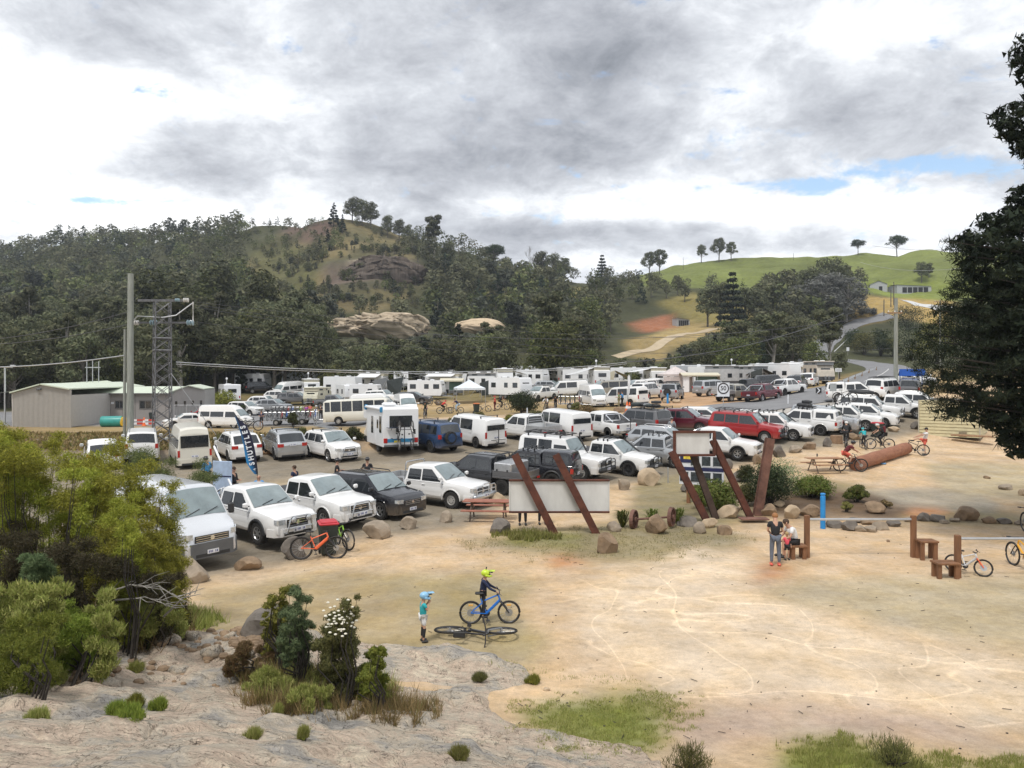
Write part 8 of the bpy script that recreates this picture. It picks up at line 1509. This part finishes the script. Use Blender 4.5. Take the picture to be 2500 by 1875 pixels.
def long_building():
 D=87;o=at(295,D);r=empty('long_grey_building',o,0,'long grey building with pale green roof, two doors and sliding windows','building');X=lambda px,d=D:(px-1250)/FPX*d-o.x;Z=lambda py,d=D:zy(py,d)-o.z
 zt=Z(959);m=MB();m.box(((X(170)+X(420))/2,3.5,zt/2-.1),(X(420)-X(170),7,zt+.2));m.build('wall',WALLB,r)
 for px in(230,262,300,330,385,405):m=MB();m.box((X(px),-.012,zt/2),(.035,.02,zt));m.build('cover_strip',TRIM,r)
 a=Vector((X(420),0,0));b=Vector((X(500,D+3.5),3.5,0));c=(a+b)/2;m=MB();h1,hr,h2=Z(958),Z(943,D+1.8),Z(952,D+3.5);V=[a,b,b+Vector((0,0,h2)),c+Vector((0,0,hr)),a+Vector((0,0,h1))];bk=Vector((-1.5,7,0));V=[v-Vector((0,0,.3))if i<2 else v for i,v in enumerate(V)];V2=[v+bk for v in V];m.add(V+V2,[(0,1,2,3,4),(9,8,7,6,5),(1,6,7,2),(0,4,9,5)]);m.build('gable_wall',mat('gable_wall',(.31,.30,.285),.7,var=.04),r)
 up=Vector((0,0,.1));m=MB()
 for p,q in((V[4],V[3]),(V[3],V[2])):e0=-bk*.05;m.add([p+up*.3+e0,q+up*.3+e0,q+up*.3+bk,p+up*.3+bk,p+up*1.4+e0,q+up*1.4+e0,q+up*1.4+bk,p+up*1.4+bk],[(0,1,5,4),(4,5,6,7),(3,2,1,0)])
 m.build('gable_roof',ROOFG,r)
 x0,x1=X(168),X(458);m=MB();V=[(x0,-.35,Z(960)),(X(423),-.35,Z(960)),(X(458,D+3),3.2,Z(943,D+3)),(X(150,D+3),3.2,Z(944,D+3))];m.add(V+[(v[0],v[1],v[2]-.12)for v in V],[(0,1,2,3),(7,6,5,4),(0,4,5,1)]);m.build('roof',ROOFG,r)
 m=MB();m.bbox(((x0+X(422))/2,-.40,Z(961)),(X(422)-x0,.12,.14),.02);m.build('gutter',TRIM,r)
 for p0,p1,q0,q1 in((200,222,979,1026),(246,269,979,1027)):
  m=MB();m.mat(1).box(((X(p0)+X(p1))/2,-.02,(Z(q1-1)+Z(q0-1))/2),(X(p1)-X(p0)+.12,.05,Z(q0)-Z(q1)+.08));m.mat(0).box(((X(p0)+X(p1))/2,-.05,(Z(q1)+Z(q0))/2),(X(p1)-X(p0)-.04,.05,Z(q0)-Z(q1)));d=m.build('door',[DOORG,TRIM],r);m=MB();m.box(((X(p0)+X(p1))/2,-.085,Z(990)),(.22,.01,.18));m.build('notice',SWH,d);m=MB();m.box((X(p1)-.12,-.09,Z(1004)),(.05,.05,.12));m.build('handle',CHR,d)
 for p0,p1 in((281,304),(340,371)):
  m=MB();m.mat(0).box(((X(p0)+X(p1))/2,-.02,Z(988)),(X(p1)-X(p0),.05,Z(978)-Z(999)));w=m.build('window',[mat('window_frame',(.16,.15,.14),.5)],r)
  for k in(.27,.73):m=MB();m.box((X(p0)+(X(p1)-X(p0))*k,-.05,Z(988)),((X(p1)-X(p0))*.40,.03,(Z(978)-Z(999))*.78));m.build('pane',GLASS,w)
 for px,py in((259,974),(275,984)):m=MB();m.box((X(px),-.03,Z(py)),(.3,.02,.22));m.build('notice',SWH,r)
 for k in(.12,.38,.62,.88):p=a.lerp(b,k);d=(b-a).normalized();M_=Matrix.Translation((p.x,p.y,Z(986)))@Matrix.Rotation(math.atan2(d.y,d.x),4,'Z');m=MB();m.box((0,-.03,0),(.22,.05,.55),M_);m.build('small_window',GLASS,r)
 m=MB();D2=D+12;V=[(X(128,D2),12,Z(940,D2)),(X(300,D2),12,Z(944,D2)),(X(300,D2+6),18,Z(939,D2+6)),(X(262,D2+4),16,Z(929,D2+4)),(X(150,D2+6),18,Z(935,D2+6))];m.add(V,[(0,1,2,3,4)]);m.add([V[0],V[1],(V[1][0],12,0),(V[0][0],12,0)],[(0,1,2,3)]);m.build('rear_roof',ROOFG,r)
 for px,t in((212,880),(226,878),(241,882)):m=MB();x=X(px,D+4);m.tube((x,4,Z(945,D+4)),(x,4,Z(t,D+4)),.05,n=5);m.build('vent_pipe',GALV,r)
 m=MB();m.tube((X(208,D+4),4,Z(897,D+4)),(X(245,D+4),4,Z(897,D+4)),.05,n=5);m.build('vent_crossbar',GALV,r)
long_building()
o=at(12,84);r=empty('flood_light',o,0,'grey lamp post with a short arm at the left edge','lamp post');m=MB();h=zy(895,84)-o.z;m.tube((0,0,0),(0,0,h),.09,n=8);m.tube((0,0,h-.08),(.8,0,h-.08),.08,n=6);m.bbox((.85,0,h+.1),(.5,.25,.15),.03);m.build('mast',GALV,r)
o=at(425,84);r=empty('wire_fence',o,0,'thin wire mesh fence right of the grey building','fence')
for i in range(4):m=MB();m.tube((i*1.35,0,0),(i*1.35,0,2.0),.03,n=5);m.build('post',GALV,r)
m=MB();m.tube((0,0,2.0),(4.1,0,2.0),.02,n=4)
for i in range(24):m.tube((i*.175,0,0),(i*.175+.17*(1 if i%2 else-1),0,2.0),.006,n=3,caps=False)
m.build('mesh_wire',GALV,r)
o=hit(275,1042);r=empty('playground_tube',o,radians(12),'turquoise tube with a yellow ring end on the forecourt','tube');m=MB();TQ=mat('turquoise',(.04,.30,.27),.4);m.lathe([(.50,-1.1),(.55,-1.0),(.55,.9)],18,T(0,0,.55)@Matrix.Rotation(pi/2,4,'Y'),caps=True);m.build('tube',TQ,r,smooth=50);m=MB();Mx=T(1.0,-.05,.5)@RZ(radians(-35))@Matrix.Rotation(pi/2,4,'Y');m.lathe([(.24,-.25),(.50,-.2),(.50,.2),(.24,.25),(.2,0),(.24,-.25)],18,Mx,caps=False);m.build('ring',mat('ring_yellow',(.75,.48,.03),.5),r,smooth=50)
o=hit(345,1040);r=empty('barrier',o,0,'low red and white barrier before the grey building','barrier')
for i in range(2):m=MB();m.mat(0).box((0,0,.25+i*.35),(2.8,.06,.2));m.mat(1).box((.5,-.035,.25+i*.35),(.5,.01,.2));m.box((-.7,-.035,.25+i*.35),(.5,.01,.2));m.build('rail',[mat('barrier_red',(.5,.05,.03),.5),SWH],r)
for x in(-1.2,1.2):m=MB();m.box((x,0,.35),(.08,.3,.7));m.build('leg',SWH,r)
o=at(2243,58.5);D=58.5;r=empty('weatherboard_enclosure',o,radians(-38),'cream weatherboard enclosure half hidden behind the big pine','shed');w=3.96;h=2.4;BOARDY=mat('cream_weatherboard',(.56,.50,.31),.75,var=.12,scale=2.5,bump=.2);n=11;zb=-.2
for i in range(n):
 z=zb+i*.24;m=MB();V=[(0,0,z),(w,0,z),(w,.05,z+.26),(0,.05,z+.26),(0,.09,z),(w,.09,z),(w,.09,z+.26),(0,.09,z+.26)];m.add(V,[(0,1,2,3),(5,4,7,6),(4,5,1,0),(3,2,6,7),(4,0,3,7),(1,5,6,2)]);m.build('board',BOARDY,r)
m=MB();m.box((w/2,3.1,1.15),(w-.04,6,2.6));m.build('wall',mat('shed_dark_gap',(.10,.09,.07),.8),r)
for x in(0,w):m=MB();m.bbox((x,.02,1.12),(.09,.12,2.7),.01);m.build('corner_strip',mat('shed_trim',(.45,.42,.33),.7),r)
m=MB();m.mat(0).box((w*.73,-.02,.05),(.5,.04,.3));m.build('vent',mat('shed_vent',(.25,.20,.13),.8),r);
for i in range(11):z=zb+i*.24;m=MB();V=[(w+.03,.1,z),(w+.03,5.9,z),(w-.02,5.9,z+.26),(w-.02,.1,z+.26)];m.add(V,[(0,1,2,3)]);m.build('side_board',BOARDY,r)
m=MB();m.bbox((w*.9,-.7,.0),(2.6,.7,.10),.02);m.build('step_plank',TIMW,r)
def farm(px,D,w,h,d,label,openf=False,rz=0):
 o=at(px,D);r=empty('farm_shed',o,radians(rz),label,'farm shed');m=MB();m.prism([(-w/2,-.5),(w/2,-.5),(w/2,h),(0,h*1.35),(-w/2,h)]if not openf else[(-w/2,-.5),(w/2,-.5),(w/2,h*.8),(-w/2,h)],d,Matrix.Rotation(pi/2,4,'X')@Matrix.Translation((0,0,-d)));m.build('wall',mat('farm_wall',(.42,.43,.44),.6),r)
 m=MB();
 if openf:m.add([(-w/2-.3,-.3,h+.1),(w/2+.3,-.3,h*.8+.1),(w/2+.3,d+.3,h*.8+.5),(-w/2-.3,d+.3,h+.5)],[(0,1,2,3)])
 else:m.add([(-w/2-.3,-.3,h*.95),(0,-.3,h*1.4),(0,d,h*1.4),(-w/2-.3,d,h*.95)],[(0,1,2,3)]);m.add([(w/2+.3,-.3,h*.95),(0,-.3,h*1.4),(0,d,h*1.4),(w/2+.3,d,h*.95)],[(3,2,1,0)])
 m.build('roof',mat('farm_roof',(.70,.72,.74),.4),r)
 for i in range(5 if openf else 1):m=MB();ww=w*.13 if openf else w*.2;m.box(((-w*.28+i*w*.155)if openf else w*.12,-.03,h*.35),(ww,.06,h*.7));m.build('bay_shade_panel',mat('bay_shade',(.02,.02,.022),.8),r)  # near-black panels on the wall paint the shade inside the bays
farm(2232,318,14,3.2,8,'long pale open-fronted farm shed on the green hill',True);farm(2145,322,6.5,3.4,8,'small gabled farm shed left of the long one',rz=-20);farm(1668,262,4.6,2.6,4,'small pale hut on the wooded slope',True,10);farm(2012,300,5,1.6,3,'low roof glimpsed among the grey trees',True)
def ribbon(pts,wid,mt,name,kind=None,lift=.03,label=None,line=None):
 P=[hit(x,y,60)if not isinstance(x,Vector)else x for x,y in pts];Q=[]
 for a,b in zip(P,P[1:]):
  n=max(2,int((b-a).length/1.2));Q+=[a.lerp(b,i/n)for i in range(n)]
 Q.append(P[-1]);k=9;S=[sum((Q[max(0,min(len(Q)-1,i+j))]for j in range(-k,k+1)),Vector())/(2*k+1)for i in range(len(Q))];V=[];F=[];C=6
 for i,p in enumerate(S):
  d=(S[min(i+1,len(S)-1)]-S[max(i-1,0)]);d.z=0;d.normalize();nr=Vector((-d.y,d.x,0));ww=wid[0]+(wid[1]-wid[0])*i/len(S)
  for j in range(C+1):q=p+nr*ww*(j/C-.5);V.append((q.x,q.y,gz(q.x,q.y)+lift+.10*(1-abs(2*j/C-1))))
 for i in range(len(S)-1):
  for j in range(C):F.append((i*(C+1)+j,(i+1)*(C+1)+j,(i+1)*(C+1)+j+1,i*(C+1)+j+1))
 m=MB();m.add(V,F);o=m.build(name,mt,smooth=60);tag(o,label,None,None,kind);return S
ROADM=mat('asphalt',(.20,.20,.205),.85,var=.12,scale=.6,bump=.1);DIRT=mat('dirt_track',(.46,.37,.25),.9,var=.1,scale=.5)
S=ribbon([(1640,1012),(1760,1003),(1850,994),(1940,978),(2010,966),(2070,950),(2110,935),(2140,922),(2162,910),(2172,901),(2168,895),(2145,891),(2110,884),(2078,876)],(8.2,8.0),ROADM,'road','structure',.05)
def dash(S,i0,i1,off=0.0):
 m=MB();V=[];F=[]
 for k,i in enumerate(range(i0,i1)):
  p=S[i];d=(S[i+1]-S[i-1]);d.z=0;d.normalize();nr=Vector((-d.y,d.x,0))
  for w_ in(-.08,.08):q=p+nr*(off+w_);V.append((q.x,q.y,gz(q.x,q.y)+.05+.10+.012))
 for k in range(len(V)//2-1):F.append((k*2,k*2+2,k*2+3,k*2+1))
 m.add(V,F);return m
ln=len(S);o=dash(S,int(ln*.30),int(ln*.72)).build('road_marking',mat('road_paint',(.62,.62,.60),.7));tag(o,kind='structure')
ribbon([(1960,912),(1990,870),(2012,838),(2045,812),(2090,792),(2140,778),(2190,768)],(7,6),ROADM,'hill_road','structure',.12)
ribbon([(1480,876),(1560,862),(1600,850),(1640,832),(1625,822),(1700,812),(1790,806)],(3.4,3.0),DIRT,'dirt_track','structure',.10)
ribbon([(2200,738),(2250,742),(2300,752),(2330,765)],(7,9),mat('gravel_yard',(.55,.55,.54),.9),'gravel_yard','structure',.10)
m=MB();a=hit(2000,868,60);b=hit(2065,812,60);d=(b-a);
for sd in(-3.4,3.4):nn=Vector((-d.y,d.x,0)).normalized()*sd;m.tube(a+nn+Vector((0,0,.8)),b+nn+Vector((0,0,.8)),.12,n=4)
o=m.build('bridge_rail',mat('galv_rail',(.62,.63,.63),.45,.3));tag(o,'steel rails along the road bridge on the hill','railing')
for px,py,w,h_,lb,sd,D in((950,795,200,56,'pale broken quarry face in the middle of the valley',21,205),(865,802,140,34,'low pale quarry ledge left of the broken face',23,206),(1172,800,120,34,'smooth sandy stockpile right of the quarry face',25,200)):
 s=D/FPX;me=rock_mesh(sd,w*s,8,h_*s,cuts=5 if sd!=25 else 2,sub=5,am=.75 if sd!=25 else .25,fr=5 if sd!=25 else 3);me.materials[0]=mat('pale_quarry_rock',(.44,.36,.26),.9,var=.3,scale=.35,bump=.5,bscale=1.2)if sd!=25 else mat('sand_pile',(.52,.41,.28),.95,var=.06,scale=.6);p=P3(px,py+h_*.35,D);o=link('quarry_face' if sd!=25 else 'sand_stockpile',me,None,p);tag(o,lb,'quarry face' if sd!=25 else 'stockpile')
p=at(1545,208);m=MB();m.bbox((0,0,1),(3.5,2.2,1.6),.3);o=m.build('blue_tarp_bundle',mat('tarp_blue',(.02,.07,.25),.6),loc=p+Vector((0,0,5.2)))if False else None
p=P3(912,668,300);me=rock_mesh(31,38,9,11,cuts=3,sub=5,am=.55,fr=6);me.materials[0]=mat('dark_cliff_rock',(.095,.075,.06),.95,var=.45,scale=.5,bump=.6,bscale=1.5,stretch=(3,1,.5));o=link('cliff_face',me,None,p-Vector((0,-3,4)));tag(o,'dark brown rock cliff band across the central hill','cliff')
m=MB();q=[P3(1238,906,133),P3(1335,903,133),P3(1340,892,142),P3(1238,894,142)];m.add([(v.x,v.y,v.z)for v in q],[(0,1,2,3)]);o=m.build('river',mat('river_water',(.38,.38,.36),.25,var=.1));tag(o,kind='structure')
a=at(640,49.8);b=at(800,50.2);m=MB();m.tube(a+Vector((0,0,.1)),b+Vector((0,0,.1)),.13,n=8);o=m.build('edge_log',TIMW);tag(o,'long timber edging log at the foot of the bank','edging log')
a=P3(523,1090,35.5);b=P3(566,1188,33.0);m=MB();m.tube(a,b,.05,n=8);o=m.build('boom_gate_arm',SWH,smooth=50);tag(o,'white boom gate arm leaning up behind the dark-haired man','gate arm')
o=at(543,33.5);r=empty('lean_banner',o,radians(-15),'pale blue-white pull-up banner behind the parked white ute','banner');m=MB();m.bbox((0,0,1.1),(.95,.05,2.0),.02);m.build('panel',mat('banner_blue',(.40,.50,.66),.6,var=.2,scale=2),r);m=MB();m.box((0,-.032,1.45),(.9,.01,.05));m.build('stripe',NAVY,r)
p=hit(2157,1135);m=MB();m.bbox((0,0,.05),(.3,.14,.10),.03);o=m.build('litter_packet',mat('packet_blue',(.12,.25,.45),.5),loc=p);tag(o,'small blue and white packet lying before the red log','litter')
# --------- bicycles and riders
def bk(px,py,ang,label,**k):p=hit(px,py);return bicycle('bicycle',label,p,ang,**k),p
bk(778,1366,4,'bright orange electric bicycle propped before the bin',col='orange',R=.37,s=1.0,ebike=True,fork='black',lean=radians(-5))
bk(838,1338,-58,'lime green mountain bicycle leaning on the bin',col='green',R=.36,s=.95,lean=radians(8),fork='black',steer=.3)
p=hit(1196,1524);bicycle('bicycle','blue childs mountain bicycle ridden by the standing child',p,2,'blue',R=.27,s=.80,fork='black',reflect=True)
p=hit(1165,1547);b=bicycle('bicycle','black mountain bicycle lying flat in front of the blue one',p,0,'black',R=.36,s=1.02);b.matrix_basis=Matrix.Translation(p+Vector((0,.05,.10)))@Matrix.Rotation(radians(-3),4,'Z')@Matrix.Rotation(radians(82),4,'X')
bk(2362,1403,-50,'childs orange and white bicycle behind the timber bench',col='white',fork='orange',R=.25,s=.72,lean=radians(-10),steer=.5)
bk(2500,1392,88,'yellow bicycle hanging on the rail at the right edge',col='yellow',R=.36,s=1.0);bk(2520,1306,80,'black bicycle wheel-on at the right edge behind the rail',col='black',R=.36)
p=hit(1193,1521);person('child in lime helmet and dark jersey standing over the blue bicycle',p+Vector((-.13,-.0,.13)),88,1.10,'straddle','navy','black',helmet='lime',sleeves='long',child=True,full=True,cam_=True)
p=hit(1033,1570);person('small child in a blue full-face helmet and teal shirt watching',p,70,1.06,'chin','teal','white',helmet='blue',sleeves='short',legs='short',child=True,full=True,socks='black')
p=hit(1893,1382);person('woman in black t-shirt and grey jeans with her back to us',p,10,1.66,'down','black','jeans',hair=HAIRG,shoes=CL['coral']);p=hit(1921,1369);person('toddler in a pink top standing beside the woman',p,170,.88,'stand','pink','black',hair=HAIRBL,legs='short',child=True)
p=at(1941,h1.y-.1);person('man in a white t-shirt bending forward on the bench',p+Vector((0,0,.03)),-95,1.8,'sit','white','black',legs='short')
p=at(1276,30.0);person('person behind the long board, left of two, only dark legs showing',p,178,1.70,'stand','black','black');p=at(1324,30.2);person('person behind the long board, right of two, only dark legs showing',p,172,1.70,'stand','black','black')
p=at(570,34.0);person('young man in black with short brown hair behind the white ute',p,100,1.80,'front','black','black',sleeves='long');p=at(632,33.4);person('bald man in a light blue shirt behind the white ute',p,170,1.55,'stand','blue','black',bald=True);p=at(719,35.2);person('boy in a dark sports top behind the second white ute',p,-70,1.68,'stand','navy','black')
p=at(823,36.8);person('helmeted rider holding a black frame on one shoulder behind the black wagon',p,80,1.75,'front','black','black',helmet='black');p=at(897,37.4);person('person in a black helmet behind the black wagon roof',p,180,1.72,'stand','black','black',helmet='black');p=at(505,37.5);person('rider in a bright blue jacket beside the high-roof van',p,-60,1.75,'down','blue','black',helmet='black',sleeves='long')
p=hit(638,1043);person('man in dark polo and shorts standing on the terrace',p,160,1.75,'front','navy','black',legs='short');p=at(1640,53.0);person('person in a grey hoodie beside the dark grey SUV',p,20,1.72,'stand','grey','black',sleeves='long',cap='grey')
for px,D_,a_,sh,pa,lb in((748,88,200,'purple','black','person in a purple top behind the bicycle trailers'),(757,89,150,'coral','khaki','person in an orange-brown top behind the trailers'),(772,86,60,'navy','black','person in navy beside the cream bus'),(783,87,180,'black','black','person in black left of the cream bus'),(790,89,120,'grey','black','person in grey close to the cream bus front'),(1511,80.5,-90,'green','khaki','person in khaki at the shuttle van side door'),(1519,81,-60,'blue','black','person in light blue at the shuttle van side door')):
 person(lb,at(px,D_),a_,1.72,'front',sh,pa,helmet='white' if px==772 else None)
def rider(px,py,ang,label,blabel,h=1.72,pz='ride',bcol='black',helmet='black',shirt='black',pants='black',legs='long',sleeves='short',R=.36,s=1.0,bag=None,D=None):
 p=hit(px,py)if D is None else at(px,D);bicycle('bicycle',blabel,p,ang,bcol,R=R,s=s);k=h/1.75;f=Vector((cos(radians(ang)),sin(radians(ang)),0));person(label,p-f*.12*s+Vector((0,0,.10*s if pz=='ride' else 0)),90-ang,h,pz,shirt,pants,helmet=helmet,legs=legs,sleeves=sleeves,bag=bag)
rider(2076,1152,-8,'rider in maroon leaning beside the picnic table','black bicycle under the maroon rider',shirt='maroon',pants='coral',legs='short');rider(2066,1092,62,'rider in black jacket with his back to us','dark bicycle under the rider in black',shirt='black',sleeves='long',helmet='white');rider(2108,1096,84,'child in a teal top riding away','small dark bicycle under the teal child',h=1.4,shirt='teal',helmet='teal',sleeves='long',R=.30,s=.85);rider(2148,1098,168,'hunched rider in black behind the red log','black bicycle under the hunched rider',shirt='black',helmet='white',bag='maroon')
p=hit(2230,1112);bicycle('bicycle','black hybrid bicycle held by the man in red shorts',p,152,'black');p2=hit(2257,1111);person('man in white top and red shorts swinging a leg over his bicycle',p2,-75,1.78,'liftleg','white','coral',legs='short',cap='black')
rider(1085,1012,20,'child in a red-orange shirt on a bicycle in the camp','bicycle under the red-shirted child',h=1.5,shirt='red',helmet='red',D=86);rider(1113,1012,170,'rider in pale blue trousers in the camp','dark bicycle beside the pale blue rider',h=1.7,shirt='navy',pants='ltblue',D=86,helmet=None);bk(1180,1006,10,'grey bicycle parked beside the dark bin in the camp',col='grey',R=.36)
person('woman in a red top walking in the camp',at(1208,88),-80,1.72,'front','red','maroon',helmet='red');rider(1226,1004,-20,'rider in black behind the woman in red','dark bicycle behind the woman in red',D=89);rider(1333,1000,-110,'rider in white left of the bicycle trailer','bicycle under the rider in white',shirt='white',sleeves='long',D=83);rider(1356,1000,-95,'rider in black left of the bicycle trailer','bicycle under the rider in black by the trailer',D=83.5);rider(1038,1030,-95,'rider coming straight at us beside the white van','bicycle of the rider coming at us',D=78,shirt='dkgreen',pants='black');bk(1060,990,160,'bicycle leaning at the edge of the camp',col='black',R=.36);bk(610,1052,15,'bicycle leaning on the white shuttle van nose',col='black',R=.36)
def bike_trailer(px,D,n,ang,label,g):
 o=at(px,D);r=empty('bike_trailer',o,radians(ang),label,'trailer');L=n*.42+.4
 m=MB();m.box((0,0,.55),(L,1.4,.08));m.build('deck',ALUM,r)
 for y in(-.3,.3):
  m=MB();m.tube((-L/2,y,1.35),(L/2,y,1.35),.03,n=6)
  for i in range(n+1):m.tube((-L/2+L*i/n,y,.55),(-L/2+L*i/n,y,1.35),.02,n=5)
  m.build('rack_rail',ALUM,r)
 for sd in(-1,1):wheel(r,0,sd*.78,.32,.18,'steel')
 m=MB();m.tube((L/2,0,.5),(L/2+1.2,0,.45),.04,n=6);m.build('drawbar',ALUM,r)
 cols=['black','grey','grey','black','red','blue','black','green'];M0=Matrix.Translation(o)@Matrix.Rotation(radians(ang),4,'Z')
 for i in range(n):
  b=bicycle('bicycle','%s bicycle in slot %s of the %s'%(cols[i%8],['one','two','three','four','five','six','seven','eight','nine'][i],g),Vector((0,0,0)),0,cols[i%8],group='bicycles standing on the '+g);b.matrix_basis=M0@Matrix.Translation((-L/2+L*(i+.5)/n,.1*(i%2),.58))@Matrix.Rotation(radians(90),4,'Z')@Matrix.Rotation(radians(-12),4,'Y')
bike_trailer(678,82.5,7,4,'long bicycle trailer packed with bikes on the terrace','left trailer');bike_trailer(742,83,6,0,'second bicycle trailer left of the cream bus','middle trailer');bike_trailer(700,90,8,-4,'bicycle trailer standing behind the first two','rear trailer');bike_trailer(1392,84,5,-8,'small bicycle trailer by the brown dry shrub','small trailer')
for px,lb in((768,'left'),(773,'right')):p=hit(px,1036);m=MB();m.bbox((0,0,.8),(.12,.08,1.6),.01);o=m.build('white_post',SWH,loc=p);tag(o,'%s white post of the pair beside the cream bus'%lb,'post')
# ---- the air itself: thin haze round everything
m=MB();m.box((0,420,60),(1860,1060,134));hz=bpy.data.materials.new('haze_air');hz.use_nodes=True;N=hz.node_tree.nodes;N.remove(N['Principled BSDF']);pv=N.new('ShaderNodeVolumePrincipled');pv.inputs['Color'].default_value=(.80,.88,1.0,1);pv.inputs['Density'].default_value=.00022;pv.inputs['Anisotropy'].default_value=.2;hz.node_tree.links.new(pv.outputs[0],N['Material Output'].inputs['Volume']);o=m.build('haze',hz);tag(o,'thin bluish haze in the air',None,None,'stuff')
